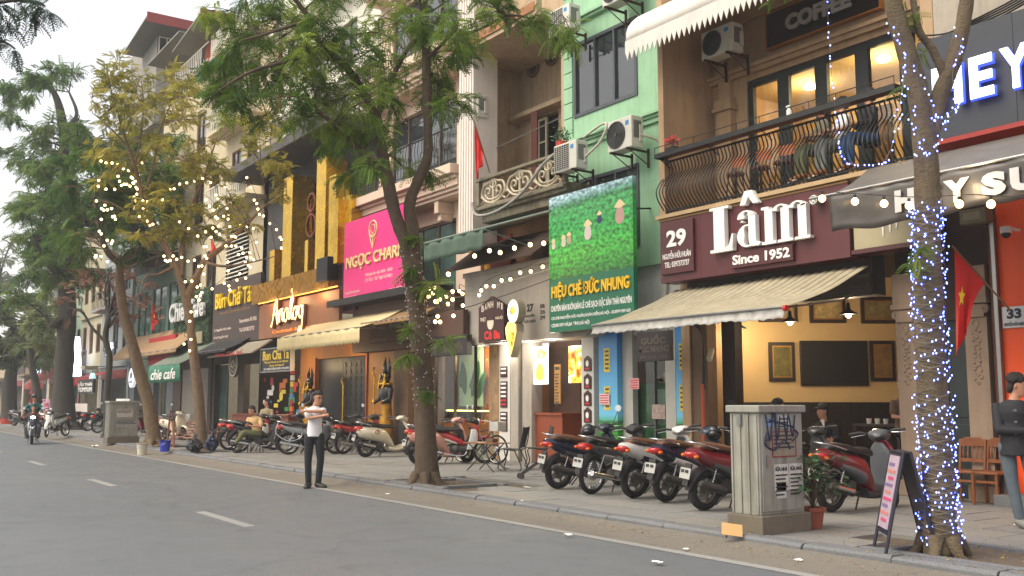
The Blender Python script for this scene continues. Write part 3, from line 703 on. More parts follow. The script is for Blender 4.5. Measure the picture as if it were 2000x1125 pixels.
def tea_print(mt, zlo, zhi, sky_c, mid_c, low_c):
    N = mt.node_tree.nodes; L = mt.node_tree.links; p = N['Principled BSDF']; g = N.new('ShaderNodeNewGeometry'); s = N.new('ShaderNodeSeparateXYZ'); L.new(g.outputs['Position'], s.inputs[0])
    m1 = N.new('ShaderNodeMapRange'); m1.inputs[1].default_value = zlo; m1.inputs[2].default_value = zhi; L.new(s.outputs['Z'], m1.inputs[0])
    cr = N.new('ShaderNodeValToRGB'); e = cr.color_ramp.elements; e[0].color = (*lin(low_c), 1); e[1].color = (*lin(sky_c), 1); q = e.new(.34); q.color = (*lin(low_c), 1); q = e.new(.4); q.color = (*lin(mid_c), 1)
    wv = N.new('ShaderNodeTexWave'); wv.inputs['Scale'].default_value = 3.4; wv.inputs['Distortion'].default_value = 6; wv.bands_direction = 'Z'; wv.inputs['Detail'].default_value = 3; L.new(g.outputs['Position'], wv.inputs[0])
    L.new(m1.outputs[0], cr.inputs[0])
    mx = N.new('ShaderNodeMix'); mx.data_type = 'RGBA'; mx.blend_type = 'MULTIPLY'; L.new(cr.outputs[0], mx.inputs[6]); L.new(wv.outputs[0], mx.inputs[7])
    lt = N.new('ShaderNodeMath'); lt.operation = 'LESS_THAN'; lt.inputs[1].default_value = .36; L.new(m1.outputs[0], lt.inputs[0]); m2 = N.new('ShaderNodeMath'); m2.operation = 'MULTIPLY'; m2.inputs[1].default_value = .6; L.new(lt.outputs[0], m2.inputs[0]); L.new(m2.outputs[0], mx.inputs[0])
    L.new(mx.outputs[2], p.inputs['Base Color']); p.inputs['Roughness'].default_value = .35
tea_print(blueg, .1, 3.0, (30, 120, 190), (110, 190, 225), (60, 160, 50))
gx0 = W(1168, 800, Y=YF).x
mb = MB(); mb.box(gx0, XL, YF+.1, YF+.3, 2.9, 4.3); mb.build('fascia_wall', M('white_fascia', (196, 196, 190), .7, var=.1, streak=.3), B)
for k, (pa, pb) in enumerate(((1170, 1206), (1321, 1345))):
    a, b = W(pa, 780, Y=YF-.1).x, W(pb, 780, Y=YF-.1).x
    mb = MB(); mb.box(a, b, YF-.1, YF+.15, PZ, 2.98); o = mb.build('printed_pillar', blueg, B)
    for zz in (.55, 1.35, 2.15):
        mb = MB(); mb.box(a+(b-a)*.3, a+(b-a)*.62, YF-.105, YF-.101, zz, zz+.5); mb.build('yellow_strip', M('yellow_print', (220, 190, 40), .5), o)
        for j in range(5): mb = MB(); mb.box(a+(b-a)*.36, a+(b-a)*.56, YF-.108, YF-.105, zz+.06+.09*j, zz+.1+.09*j); mb.build('print_line', M('dark_print', (50, 60, 50), .6), o)
for pa, pb in ((1206, 1236), (1300, 1320)):
    a, b = W(pa, 780, Y=YF+.05).x, W(pb, 780, Y=YF+.05).x
    mb = MB(); mb.box(a, b, YF+.05, YF+.2, PZ, 3.0); mb.build('white_post', M('off_white_frame', (176, 174, 166), .5, var=.1), B, bev=.006)
a, b = W(1236, 780, Y=YF+.2).x, W(1322, 780, Y=YF+.2).x
window(B, a, b, PZ, 2.95, YF+.2, M('door_frame_grey', (90, 92, 92), .4, .5), winglass, 2, 0, .05, .06, name='glass_door')
mb = MB(); mb.box(a, b, YF+.29, YF+.295, PZ+.05, 1.9); mb.build('leaf_print_film', M('leaf_print_green', (34, 92, 44), .5, var=.8, scale=9), B)
mb = MB(); mb.box(a-1, XL-.02, YF+1.9, YF+2, PZ, 3.0); mb.build('shop_back_wall', M('shop_teal_wall', (70, 110, 112), .7, var=.5, scale=3), B)
for k in range(3):
    mb = MB(); z = .7+.62*k; mb.box(a-.6, XL-.1, YF+1.5, YF+1.9, z, z+.03); sh = mb.build('shelf', M('pale_shelf', (150, 150, 140), .5), B)
    for j in range(14):
        mb = MB(); x = a-.5+j*.2; mb.cyl((x, YF+1.65, z+.13), .06, .2, n=10); mb.build('jar', M('jar_%d' % (j % 3), ((190, 180, 120), (90, 130, 60), (200, 200, 190))[j % 3], .3), sh)
for i, (p0, t_, b_, p1, cc) in enumerate(((1230, 739, 760, 1248, (215, 160, 160)), (1171, 769, 790, 1190, (225, 190, 190)), (1273, 790, 818, 1299, (170, 150, 140)))):
    a0, a1, c0, c1 = R(p0, t_, b_, p1, YF-.13 if i < 2 else YF+.18)
    yy = YF-.13 if i < 2 else YF+.18
    mb = MB(); mb.box(a0, a1, yy, yy+.004, c0, c1); o = mb.build('pasted_notice', M('notice_%d' % i, cc, .7, var=.5 if i == 2 else .1, scale=14), B)
    if i < 2:
        for j in range(4): mb = MB(); mb.box(a0+.02, a1-.02-.02*(j % 2), yy-.003, yy, c1-.05-.05*j, c1-.03-.05*j); mb.build('print_line', M('red_print', (190, 40, 40), .6), o)
S = thing('hanging_wood_sign', 'dark carved wooden sign hanging in front of the tea shop glass door', 'sign', (-14, 13, 2.5))
a0, a1, c0, c1 = R(1245, 650, 707, 1312, 12.9)
mb = MB(); mb.box(a0, a1, 12.88, 12.95, c0, c1); mb.build('board', M('dark_carved_wood', (44, 36, 32), .6, var=.3, scale=9), S, bev=.01)
dimp = M('dim_carved_letters', (96, 84, 76), .6)
text('GUỐC', a0+.12, a1-.14, c0+.42*(c1-c0)+.09, c1-.05, 12.879, dimp, S, bold=.02); text('ĐỨC NHUNG', a0+.06, a1-.06, c0+.3*(c1-c0), c0+.58*(c1-c0), 12.879, dimp, S, bold=.02); text('070 4161 1088', a0+.08, a1-.1, c0+.05, c0+.2*(c1-c0), 12.879, dimp, S, bold=.01)
mb = MB()
for x in (a0+.1, a1-.1): mb.tube([(x, 12.92, c1), (x, 12.92, c1+.4)], .008, 5)
mb.build('hanger', black, S)
S = thing('tea_billboard', 'tall green billboard with a tea field picture and yellow letters on the green house', 'billboard', (-16, 12.6, 3))
yS = 12.75
a0, _, _, _ = R(1072, 388, 651, 1234, yS); a1 = W(1237, 500, Y=yS).x
zb = Zat(650, a0, yS); ztp = Zat(388, a0, yS); zs = Zat(548, a0, yS)
teal = M('billboard_teal_green', (8, 104, 72), .4, var=.06, scale=1)
mb = MB(); mb.box(a0, a1, yS, yS+.1, zb, zs-.002); mb.build('lower_panel', teal, S)
fld = bpy.data.materials.new('tea_field_print'); fld.use_nodes = True
N = fld.node_tree.nodes; L = fld.node_tree.links; p = N['Principled BSDF']; p.inputs['Roughness'].default_value = .4
tc = N.new('ShaderNodeTexCoord'); sp = N.new('ShaderNodeSeparateXYZ'); L.new(tc.outputs['Generated'], sp.inputs[0])
cr = N.new('ShaderNodeValToRGB'); e = cr.color_ramp.elements
e[0].position = 0; e[0].color = (*lin((44, 120, 40)), 1); e[1].position = 1; e[1].color = (*lin((170, 205, 215)), 1)
for ps, cc in ((.3, (70, 178, 60)), (.6, (50, 168, 76)), (.82, (70, 165, 90)), (.88, (60, 140, 80)), (.93, (110, 160, 150))):
    q = e.new(ps); q.color = (*lin(cc), 1)
nz = N.new('ShaderNodeTexNoise'); nz.inputs['Scale'].default_value = 11; nz.inputs['Detail'].default_value = 5; L.new(tc.outputs['Generated'], nz.inputs[0])
ms = N.new('ShaderNodeMath'); ms.operation = 'MULTIPLY_ADD'; ms.inputs[1].default_value = .09; L.new(nz.outputs[0], ms.inputs[0])
sl = N.new('ShaderNodeMath'); sl.operation = 'MULTIPLY_ADD'; sl.inputs[1].default_value = -.05; L.new(sp.outputs[0], sl.inputs[0]); L.new(sp.outputs[2], sl.inputs[2]); L.new(sl.outputs[0], ms.inputs[2]); L.new(ms.outputs[0], cr.inputs[0])
vo = N.new('ShaderNodeTexNoise'); vo.inputs['Scale'].default_value = 26; vo.inputs['Detail'].default_value = 4; L.new(tc.outputs['Generated'], vo.inputs[0])
wv = N.new('ShaderNodeTexWave'); wv.inputs['Scale'].default_value = 3.2; wv.inputs['Distortion'].default_value = 9; wv.bands_direction = 'Z'; wv.inputs['Detail'].default_value = 2; L.new(tc.outputs['Generated'], wv.inputs[0])
ad1 = N.new('ShaderNodeMath'); ad1.operation = 'MULTIPLY_ADD'; ad1.inputs[1].default_value = .07; L.new(wv.outputs['Fac'], ad1.inputs[0]); L.new(vo.outputs['Fac'], ad1.inputs[2])
mm = N.new('ShaderNodeMapRange'); mm.inputs[1].default_value = .35; mm.inputs[2].default_value = .85; mm.inputs[1].default_value = .38; mm.inputs[2].default_value = .7; mm.inputs[3].default_value = .3; mm.inputs[4].default_value = 1.5; L.new(ad1.outputs[0], mm.inputs[0])
vm = N.new('ShaderNodeVectorMath'); vm.operation = 'SCALE'; L.new(cr.outputs[0], vm.inputs[0]); L.new(mm.outputs[0], vm.inputs['Scale']); L.new(vm.outputs[0], p.inputs['Base Color'])
mb = MB(); mb.box(a0, a1, yS, yS+.1, zs, ztp); pic = mb.build('picture_panel', fld, S)
straw = M('straw_hat_print', (226, 206, 160), .6); skp = M('pale_cloth_print', (212, 196, 190), .6); navp = M('navy_cloth_print', (40, 50, 90), .6); pinp = M('pink_cloth_print', (190, 150, 140), .6)
WB, HB = a1 - a0, ztp - zs
for (u, vv, s, cm) in ((.86, .70, 1.15, pinp), (.63, .66, .62, navp), (.49, .57, 1.0, skp), (.26, .50, .6, pinp), (.19, .48, .62, skp), (.06, .46, .55, skp)):
    x, z = a0 + u*WB, zs + vv*HB; mb = MB(); mb.prism([(x+.09*s*cos(q)*(1.2-.5*sin(q)), z-.13*s+.19*s*sin(q)) for q in [2*pi*k/14 for k in range(14)]], yS-.003, yS-.0005); mb.build('picker_print', cm, pic)
    mb = MB(); mb.prism([(x-.15*s, z-.01*s), (x, z-.04*s), (x+.15*s, z+.0), (x+.05*s, z+.09*s), (x, z+.12*s), (x-.05*s, z+.09*s)], yS-.006, yS-.0035); mb.build('hat_print', straw, pic)
hz_ = (zs - zb)
yl = M('yellow_raised_letters', (238, 190, 30), .45, var=.05)
text('HIỆU CHÈ ĐỨC NHUNG', a0+.12, a1-.1, zs-.42*hz_, zs-.06*hz_, yS-.001, yl, S, depth=.035, bold=.03)
text('CHUYÊN BÁN BUÔN,BÁN LẺ CHÈ SẠCH ĐẶC SẢN THÁI NGUYÊN', a0+.06, a1-.06, zs-.64*hz_, zs-.46*hz_, yS-.001, letter_w, S, bold=.028)
text('CS1:27B NGUYỄN HỮU HUÂN,HOÀN KIẾM,HÀ NỘI - 03.8974 959 620', a0+.08, a1-.1, zs-.78*hz_, zs-.68*hz_, yS-.001, letter_w, S, bold=.02)
text('CS2:85 KIM MÃ,BA ĐÌNH,HÀ NỘI', a0+.08, a0+.5*WB, zs-.92*hz_, zs-.82*hz_, yS-.001, letter_w, S, bold=.02)
mb = MB()
for x in (a0+.4, a1-.4): mb.tube([(x, yS+.1, ztp-.6), (x, YF, ztp-.5)], .02, 6); mb.tube([(x, yS+.1, zb+.3), (x, YF, zb+.3)], .02, 6)
mb.build('bracket', black, S)
ac_at('air conditioner with round black grille on the green wall below the big window', 1187, 300, 12.95, w=.74, h=.66, pipe=[(.95, .6, .1), (.98, .65, -.5), (.98, .65, -1.6), (.95, .65, -3.2)])
ac_at('air conditioner with square grille beside the potted plant of the beige balcony', 1082, 340, 12.75, w=.78, h=.62, kind=1, pipe=[(1.1, .4, .55), (1.2, .5, .9), (.9, .6, 1.0), (.3, .6, .85)])
ac_at('air conditioner cut by the top of the frame on the green house', 1176, 16, 12.95, w=.76, h=.6)
ac_at('air conditioner half behind leaves at the top left corner of the green house', 1072, 75, 12.8, w=.74, h=.6, kind=1)
make_ac('dim air conditioner hanging in the shade under the white scalloped awning', (XL+.55, yb-.75, 8.15), w=.8, h=.56)
HL = W(921, 300, Y=YF).x; HR = GL
conc = M('weathered_beige_render', (182, 158, 128), .85, var=.14, scale=1.5, streak=.5, dirt=(96, 84, 66), bump=.2)
mossy = M('mossy_concrete', (128, 120, 100), .9, var=.35, scale=5, streak=.75, dirt=(46, 46, 36), bump=.4)
B = thing('beige_shophouse', 'weathered beige shophouse with ornate concrete balcony above the sandwich shop', 'building', (HL, YF, 0))
yi = 15.0
zsl = Zat(437, HL+.1, YF-.7)    # balcony slab bottom
zf = zsl + .42
zso = Zat(117, HL+.1, YF-.7)    # soffit
mb = MB(); mb.box(HL, HL+.16, YF-.0, yi, zf, zso+3); mb.box(HR-.12, HR-.0, YF, yi, zf, zso); mb.build('side_wall', conc, B)
dxa, dxb = W(1036, 250, Y=yi).x, W(1068, 250, Y=yi).x
mb = MB(); wall_open(mb, HL+.16, HR-.12, zf, zso, yi, .2, [(dxa, dxb+.5, zf, zf+2.5)]); mb.build('rear_wall', conc, B)
mb = MB(); mb.box(HL-.0, HR-.13, YF-.7, yi, zso, zso+.14); mb.box(HL, HR-.13, YF-.7, YF-.55, zso+.14, zso+.4); mb.build('upper_slab', conc, B)
for k in range(9):
    mb = MB(); x = HL + .1 + (HR-HL-.3)*k/9; mb.hexa([(x, YF-.74, zso+.10), (x+.42, YF-.74, zso+.10), (x+.42, YF-.5, zso+.2), (x, YF-.5, zso+.2), (x, YF-.7, zso+.36), (x+.4, YF-.7, zso+.36), (x+.4, YF-.5, zso+.44), (x, YF-.5, zso+.44)]); mb.build('broken_edge', M('rust_stained_render', (150, 104, 66), .9, var=.35, scale=5, bump=.5), B, bev=.02)
mb = MB(); wall_open(mb, HL+.1, HR-.12, zso+.14, zso+4, YF+.4, .2, []); mb.build('upper_wall', conc, B)
mb = MB(); mb.box(HL+.16, HR-.12, yi-.35, yi, zf+2.55, zf+2.68); mb.build('door_hood', conc, B, bev=.01)
for j, px in enumerate((1042, 1100)):
    v = W(px if j == 0 else 1078, 133 if j == 0 else 110, Y=yi-.02)
    mb = MB(); mb.ring((v.x, yi-.02, v.z), .24, .035, 'Y', 28, 6); mb.ring((v.x, yi-.02, v.z), .17, .025, 'Y', 28, 6); o = mb.build('round_vent', M('vent_red_brown', (120, 84, 56), .8, var=.3), B, smooth=60)
    mb = MB(); mb.cyl((v.x, yi-.01, v.z), .15, .03, 'Y', 20); mb.build('vent_hole', dark_void, o)
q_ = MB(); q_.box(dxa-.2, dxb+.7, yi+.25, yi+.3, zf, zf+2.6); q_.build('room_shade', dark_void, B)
window(B, dxa, dxb, zf, zf+2.45, yi-.01, M('cream_shutter_paint', (198, 186, 156), .6, var=.15), dark_void, 2, 3, .06, .06, name='shutter_door')
mb = MB(); mb.box(dxb+.04, dxb+.3, yi-.55, yi-.5, zf, zf+2.45); mb.build('open_shutter', M('maroon_shutter', (92, 44, 38), .6, var=.2), B)
HL0 = HL; HL = W(931, 390, Y=YF-.7).x-.02; HR0 = HR; HR = W(1106, 350, Y=YF-.7).x; zr = Zat(352, HL, YF-.7); zsl = Zat(437, HL, YF-.7); zf = zsl+.42
mb = MB(); mb.box(HL+.02, HR-.04, YF-.7, yi, zsl+.2, zf); mb.box(HL+.06, HR-.04, YF-.78, YF-.6, zsl+.28, zsl+.36); mb.box(HL+.1, HR-.04, YF-.6, YF-.1, zsl, zsl+.2); mb.build('balcony_slab', mossy, B, bev=.02)
mb = MB(); mb.box(HL+.02, HR-.04, YF-.74, YF-.56, zr-.07, zr); mb.box(HL+.02, HL+.14, YF-.72, YF-.6, zf, zr-.07); mb.box(HR-.16, HR-.04, YF-.72, YF-.6, zf, zr-.07)
bal = mb.build('balcony_railing', mossy, B, bev=.01)
orn = M('pale_cast_ornament', (196, 184, 160), .8, var=.2, scale=6, streak=.4, dirt=(90, 80, 64))
hh = (zr - .07 - zf); n_ = 3; ww = (HR-.16 - HL-.14)/n_
for i in range(n_):
    cx = HL + .14 + ww*(i+.5); mb = MB(); yc = YF-.65
    def S_(u, w): return (cx + u*ww*.5, yc, zf + w*hh)
    for sgn in (-1, 1):
        mb.tube(catmull([S_(0, .0), S_(sgn*.5, .1), S_(sgn*.9, .4), S_(sgn*.75, .75), S_(sgn*.35, .85), S_(0, 1)], 5), .035, 6)
        mb.tube(catmull([S_(0, .15), S_(sgn*.4, .2), S_(sgn*.62, .42), S_(sgn*.5, .62), S_(sgn*.28, .58), S_(sgn*.28, .42), S_(sgn*.4, .42)], 5), .032, 6)
        mb.tube(catmull([S_(0, .95), S_(sgn*.2, .8), S_(sgn*.18, .66), S_(0, .6)], 4), .03, 6)
        mb.tube(catmull([S_(sgn*.95, .05), S_(sgn*.7, .2), S_(sgn*.98, .35)], 4), .025, 6)
    mb.tube([S_(0, 0), S_(0, 1)], .03, 6); mb.build('cast_panel', orn, bal, smooth=60)
mb = MB(); mb.tube(catmull([(HL+.05, YF-.85, zr-.6), (HL+.3, YF-.88, zr-.95), (HL+1.2, YF-.9, zr-1.0), (HL+2.2, YF-.9, zr-.75), (HR-.6, YF-.85, zr-.2), (HR, YF-.7, zr+.1)], 5), .035, 8); mb.build('waste_pipe', pipe_g, B, smooth=60)
HLb, HRb, HL, HR = HL, HR, HL0, HR0
mb = MB(); mb.box(HL, HR, YF+.02, yi+.3, zsl+.15, zf-.01); mb.build('floor_slab', conc, B)
mb = MB(); mb.tube([(HL+.2, YF+.3, zf+1.75), (HR-.1, YF+.2, zf+1.9)], .015, 6); mb.build('drying_pole', steel, B)
v = W(940, 240, Y=YF-.0)
t = make_ac('air conditioner on the bare side wall of the ornate balcony above the red flag', (HL+.2, YF-.35, Zat(238, HL+.2, YF-.4)), w=.62, h=.62)
P = thing('balcony_plant', 'small green plant in a red pot on the end of the ornate balcony', 'plant', (HRb-.25, YF-.62, zr))
mb = MB(); mb.cyl((HRb-.25, YF-.62, zr+.12), .11, .24, n=14, r2=.14); mb.build('pot', M('red_pot', (190, 60, 40), .6), P)
redf = M('flag_red', (206, 24, 18), .7, var=.1, scale=3); yellowf = M('flag_yellow', (240, 200, 30), .6)
def flag(label, top, tip_dir, length, drop, wid, star=True, pole_len=1.2, seed=1):
    top = Vector(top); d = Vector(tip_dir).normalized()
    t = thing('national_flag', label, 'flag', tuple(top - d*pole_len), group='red flags with a yellow star')
    mb = MB(); mb.tube([top - d*pole_len, top + d*.04], .014, 6); mb.build('pole', M('flag_pole_wood', (120, 90, 60), .6), t)
    def fn(u, v):   # u along the pole from its top, v down the drape
        b = top - d*(length*u)
        z = -drop*v*(1-.38*u); fold = .06*sin(u*9 + seed + v*2)*v + .02*sin(u*21+seed)*v
        pinch = (1-v*.55)
        p = top - d*(length*u*pinch*(.4+.6*(1-v))) + Vector((.08*v*sin(seed), 0, z)); return (p.x + fold*.4 + wid*u*v*.4, p.y - fold, p.z)
    mb = MB(); mb.grid(fn, 20, 20); mb.build('cloth', redf, t, smooth=80, solid=.004)
    if star:
        mb = MB(); c = [fn(.35+.16*cos(pi/2+k*2*pi/10)*(1 if k % 2 == 0 else .45), .45 - .13*sin(pi/2+k*2*pi/10)*(1 if k % 2 == 0 else .45)) for k in range(10)]
        c0 = fn(.35, .45); mb.add([(x, y-.012, z) for x, y, z in c + [c0]], [(k, (k+1) % 10, 10) for k in range(10)]); mb.build('star', yellowf, t, solid=.004)
    return t
v = W(927, 240, Y=YF-.85)
flag('furled red flag hanging on a pole beside the white fluted pilaster', v, (-.1, -.3, 1), .7, 1.45, .6, star=False, pole_len=1.3, seed=2)
v = W(1864, 484, Y=12.6)
flag('large red flag with yellow star drooping in front of the carved pilaster', v, (-.55, -.35, .9), .62, 1.5, .4, pole_len=1.1, seed=4)
v = W(299, 585, Y=12.4)
flag('red flag with star on the teal house beyond the second tree', v, (.2, -.3, .9), 1.1, 1.5, 1.5, pole_len=2.2, seed=1)
v = W(412, 462, Y=12.6)
flag('small red flag among the string lights above the dark restaurant sign', v, (-.3, -.3, .9), .9, .8, .8, star=False, pole_len=1.2, seed=3)
cem = M('smooth_cement', (168, 160, 148), .8, var=.12, scale=1.2, streak=.25, bump=.08)
S = thing('sandwich_shop_front', 'rounded grey cement shop hood with lit soffit and narrow posts', 'shop front', (-21, 13, 0))
yh = 13.0
a0 = W(908, 560, Y=yh).x; a1 = W(1166, 640, Y=yh).x
zt = Zat(535, a0, yh); zbm = Zat(665, W(1030, 660, Y=yh).x, yh)
r_ = .5
pts = [(a0, zt), (a0, zbm+r_)] + [(a0+r_-r_*cos(radians(k)), zbm+r_-r_*sin(radians(k))) for k in range(15, 91, 15)] + \
      [(a1-r_+r_*sin(radians(k)), zbm+r_-r_*cos(radians(k))) for k in range(0, 91, 15)] + [(a1, zt)]
mb = MB(); mb.prism(pts, yh, YF+.3); hood = mb.build('hood', cem, S)
mb = MB(); mb.box(a0-.05, a1+.02, yh-.04, yh-.002, zt-.12, zt); mb.build('hood_lip', cem, S, bev=.01)
rt = M('brown_roof_tile', (92, 74, 60), .8, var=.4, scale=6)
rx1 = W(1075, 520, Y=yh).x
roof = MB(); roof.hexa([(a0-.2, yh-.5, zt+.0), (rx1, yh-.5, zt+.0), (rx1, YF, zt+.75), (a0-.2, YF, zt+.75), (a0-.2, yh-.5, zt+.04), (rx1, yh-.5, zt+.04), (rx1, YF, zt+.8), (a0-.2, YF, zt+.8)])
roof = roof.build('roof', bracket_m, S)
n = 21
tile = None
for i in range(n):
    for j in range(6):
        x = a0 - .15 + (rx1-a0+.1)*i/n; f = j/6; y = yh-.54 + (YF-yh+.5)*f; z = zt + .05 + .76*f
        if tile is None:
            mb = MB(); mb.grid(lambda u, v: (.08*(-cos(pi*u)), .24*v, .045*sin(pi*u)+.155*v+.012*(1-v)), 8, 1); q = mb.build('roof_tile', rt, roof, solid=.012); tile = q.data; sm = True; q.location = Vector((x+.07, y, z)) - Vector(ORG[S.name])
        else:
            q = bpy.data.objects.new('roof_tile', tile); COL.objects.link(q); q.parent = roof; q.location = Vector((x+.07, y, z)) - Vector(ORG[S.name]); b = q.modifiers.new('solid', 'SOLIDIFY'); b.thickness = .012
for (p0, p1, m_) in ((975, 996, M('white_render', (205, 202, 194), .7, var=.08)), (997, 1012, cem), (1020, 1038, cem), (1136, 1160, M('white_render', (205, 202, 194), .7))):
    b0, b1 = W(p0, 800, Y=YF-.12).x, W(p1, 800, Y=YF-.12).x
    mb = MB(); mb.box(b0, b1, YF-.12, YF+.2, PZ, zbm+.2); mb.build('post', m_, S, bev=.01)
b0, b1 = W(1040, 800, Y=YF+.0).x, W(1098, 800, Y=YF+.0).x
mb = MB(); mb.box(b0, b1, YF+.0, YF+.6, PZ, 1.22); mb.box(b0-.02, b1+.03, YF-.04, YF+.62, 1.22, 1.27); mb.build('counter', M('red_brown_board', (140, 66, 34), .5, var=.15, scale=3), S)
mb = MB(); mb.box(b0-.8, b1+1.5, YF+1.6, YF+1.7, PZ, 3.2); mb.build('rear_wall', M('shop_dark_brown', (70, 50, 38), .7, var=.3), S)
mb = MB(); mb.box(b0, b1+.04, YF+.5, YF+.52, 1.27, 3.1); mb.build('menu_wall', M('menu_wall_brown', (84, 58, 42), .6, var=.25), S)
scr = bpy.data.materials.new('food_photo_screen'); scr.use_nodes = True
def food_mat(mt, s, es):
    N = mt.node_tree.nodes; L = mt.node_tree.links; p = N['Principled BSDF']; tc = N.new('ShaderNodeTexCoord'); nz = N.new('ShaderNodeTexNoise'); nz.inputs['Scale'].default_value = s; nz.inputs['Detail'].default_value = 2; L.new(tc.outputs['Object'], nz.inputs[0])
    cr = N.new('ShaderNodeValToRGB'); e = cr.color_ramp.elements; e[0].position = .3; e[0].color = (*lin((120, 40, 10)), 1); e[1].position = .72; e[1].color = (*lin((250, 240, 220)), 1)
    for ps, cc in ((.42, (220, 120, 20)), (.5, (240, 180, 60)), (.56, (60, 140, 40)), (.62, (250, 220, 150))): q = e.new(ps); q.color = (*lin(cc), 1)
    L.new(nz.outputs[0], cr.inputs[0]); L.new(cr.outputs[0], p.inputs['Base Color']); L.new(cr.outputs[0], p.inputs['Emission Color']); p.inputs['Emission Strength'].default_value = es; p.inputs['Roughness'].default_value = .3
food_mat(scr, 6, .9)
scrw = glow('screen_white', (225, 235, 245), .8)
for k, (p0, t_, b_, p1) in enumerate(((1040, 678, 751, 1068), (1110, 676, 748, 1138))):
    yy = YF-.05; c = R(p0, t_, b_, p1, yy); mb = MB(); mb.box(c[0], c[1], yy, yy+.05, c[2], c[3])
    o = mb.build('lit_menu_screen', scrw if k == 0 else scr, S)
    W3, H3 = c[1]-c[0], c[3]-c[2]
    if k == 0:
        mb = MB(); mb.prism([(c[0]+W3*(.52+.3*cos(a)), c[2]+H3*(.3+.24*sin(a)-.03*cos(a*2))) for a in [2*pi*j/16 for j in range(16)]], yy-.005, yy-.001); mb.build('bread_picture', glow('bread_glow', (240, 180, 70), .8), o)
        mb = MB(); mb.prism([(c[0]+W3*(.62+.3*cos(a)), c[2]+H3*(.8+.12*sin(a))) for a in [2*pi*j/14 for j in range(14)]], yy-.005, yy-.001); mb.build('salad_picture', scr, o)
c = R(1088, 712, 788, 1100, YF+.1); mb = MB(); mb.box(c[0], c[1], YF+.02, YF+.04, c[2], c[3]); o = mb.build('menu_board', M('kraft_menu', (176, 130, 70), .7, var=.1), S)
text('MENU', c[0]+.03, c[1]-.03, c[3]-.13, c[3]-.05, YF+.019, M('dark_print', (50, 60, 50), .6), o, bold=.03)
for j in range(11): mb = MB(); mb.box(c[0]+.03, c[1]-.05-.03*(j % 3), YF+.014, YF+.019, c[3]-.24-.07*j, c[3]-.215-.07*j); mb.build('menu_line', M('dark_print', (50, 60, 50), .6), o)
for k, (t_, b_) in enumerate(((716, 737), (745, 796), (804, 842))):
    c = R(978, t_, b_, 990, YF-.125); mb = MB(); mb.box(c[0], c[1]+.02, YF-.14, YF-.121, c[2], c[3]); o = mb.build('narrow_plaque', M('plaque_maroon', (58, 26, 22), .5), S)
    nl = int((c[3]-c[2])/.1)
    for j in range(nl): mb = MB(); mb.box(c[0]+.03, c[1]-.02, YF-.145, YF-.1405, c[3]-.08-.1*j, c[3]-.035-.1*j); mb.build('print_line', M('red_print', (190, 40, 40), .6) if j > nl*.6 else letter_w, o)
for k, cy in enumerate((710, 745, 778, 811)):
    v = W(1148, cy, Y=YF-.13); mb = MB(); x, z = v.x, v.z
    mb.prism([(x-.12, z-.16), (x+.12, z-.16), (x+.12, z+.1), (x, z+.17), (x-.12, z+.1)], YF-.145, YF-.121); o = mb.build('house_plaque', M('plaque_maroon', (58, 26, 22), .5), S)
    mb = MB(); mb.prism([(x+.05*cos(a), z+.0+.07*sin(a)) for a in [2*pi*j/12 for j in range(12)]], YF-.149, YF-.1455); mb.build('face_print', letter_w, o)
    mb = MB(); mb.box(x-.07, x+.07, YF-.149, YF-.1455, z-.13, z-.09); mb.build('red_word', M('red_print', (190, 40, 40), .6), o)
for px in (985, 1030, 1078):
    x = W(px, 672, Y=yh+.25).x; mb = MB(); mb.cyl((x, yh+.25, zbm-.004), .07, .012, n=16); o = mb.build('downlight', M('downlight_glow', (255, 250, 240), .4, var=0, emit=(255, 244, 225), es=5), S)
    point('spot_light', (x, yh+.25, zbm-.12), 10, (1, .9, .75), .05, o)
text('27', W(1029, 600, Y=yh).x, W(1042, 600, Y=yh).x, Zat(613, -18.5, yh), Zat(598, -18.5, yh), yh-.001, M('black_print', (28, 26, 24), .6), S, bold=.05)
text('NGUYỄN', W(1026, 622, Y=yh).x, W(1044, 622, Y=yh).x, Zat(623, -18.5, yh), Zat(617, -18.5, yh), yh-.001, MATS['black_print'], S, bold=.02)
text('HỮU HUÂN', W(1024, 632, Y=yh).x, W(1046, 632, Y=yh).x, Zat(634, -18.5, yh), Zat(627, -18.5, yh), yh-.001, MATS['black_print'], S, bold=.02)
for k, s_ in enumerate(('08:', '26', '399')): text(s_, W(1055, 600, Y=yh).x, W(1065, 600, Y=yh).x, Zat(606+11*k, -18, yh), Zat(598+11*k, -18, yh), yh-.001, MATS['black_print'], S, bold=.02)
S = thing('banh_mi_sign', 'dark brown pointed sign reading BÁNH MÌ with a face and red letters', 'sign', (-21, 12.8, 3))
c = R(935, 592, 668, 984, 12.85); x0, x1, z0, z1 = c[0], c[1], c[2]-.02, c[3]
mb = MB(); mb.prism([(x0, z0), (x1, z0), (x1, z1-.12), ((x0+x1)/2, z1+.12), (x0, z1-.12)], 12.85, 12.95); mb.build('board', M('sign_oxblood', (62, 26, 22), .5, var=.1), S)
cw = M('cream_print', (226, 214, 190), .6)
w_, h_ = x1-x0, z1-z0
for i, ch in enumerate('BÁNH MÌ'):
    if ch == ' ': continue
    u = .12 + .125*i; text(ch, x0+w_*u, x0+w_*(u+.10), z0+h_*(.74+.10*sin(pi*(i+.5)/7)), z0+h_*(.90+.10*sin(pi*(i+.5)/7)), 12.849, cw, S, bold=.03, name='letter')
text('THỊT', x0+w_*.06, x0+w_*.3, z0+h_*.50, z0+h_*.62, 12.849, cw, S, bold=.02); text('NGUỘI', x0+w_*.68, x0+w_*.96, z0+h_*.52, z0+h_*.62, 12.849, cw, S, bold=.02)
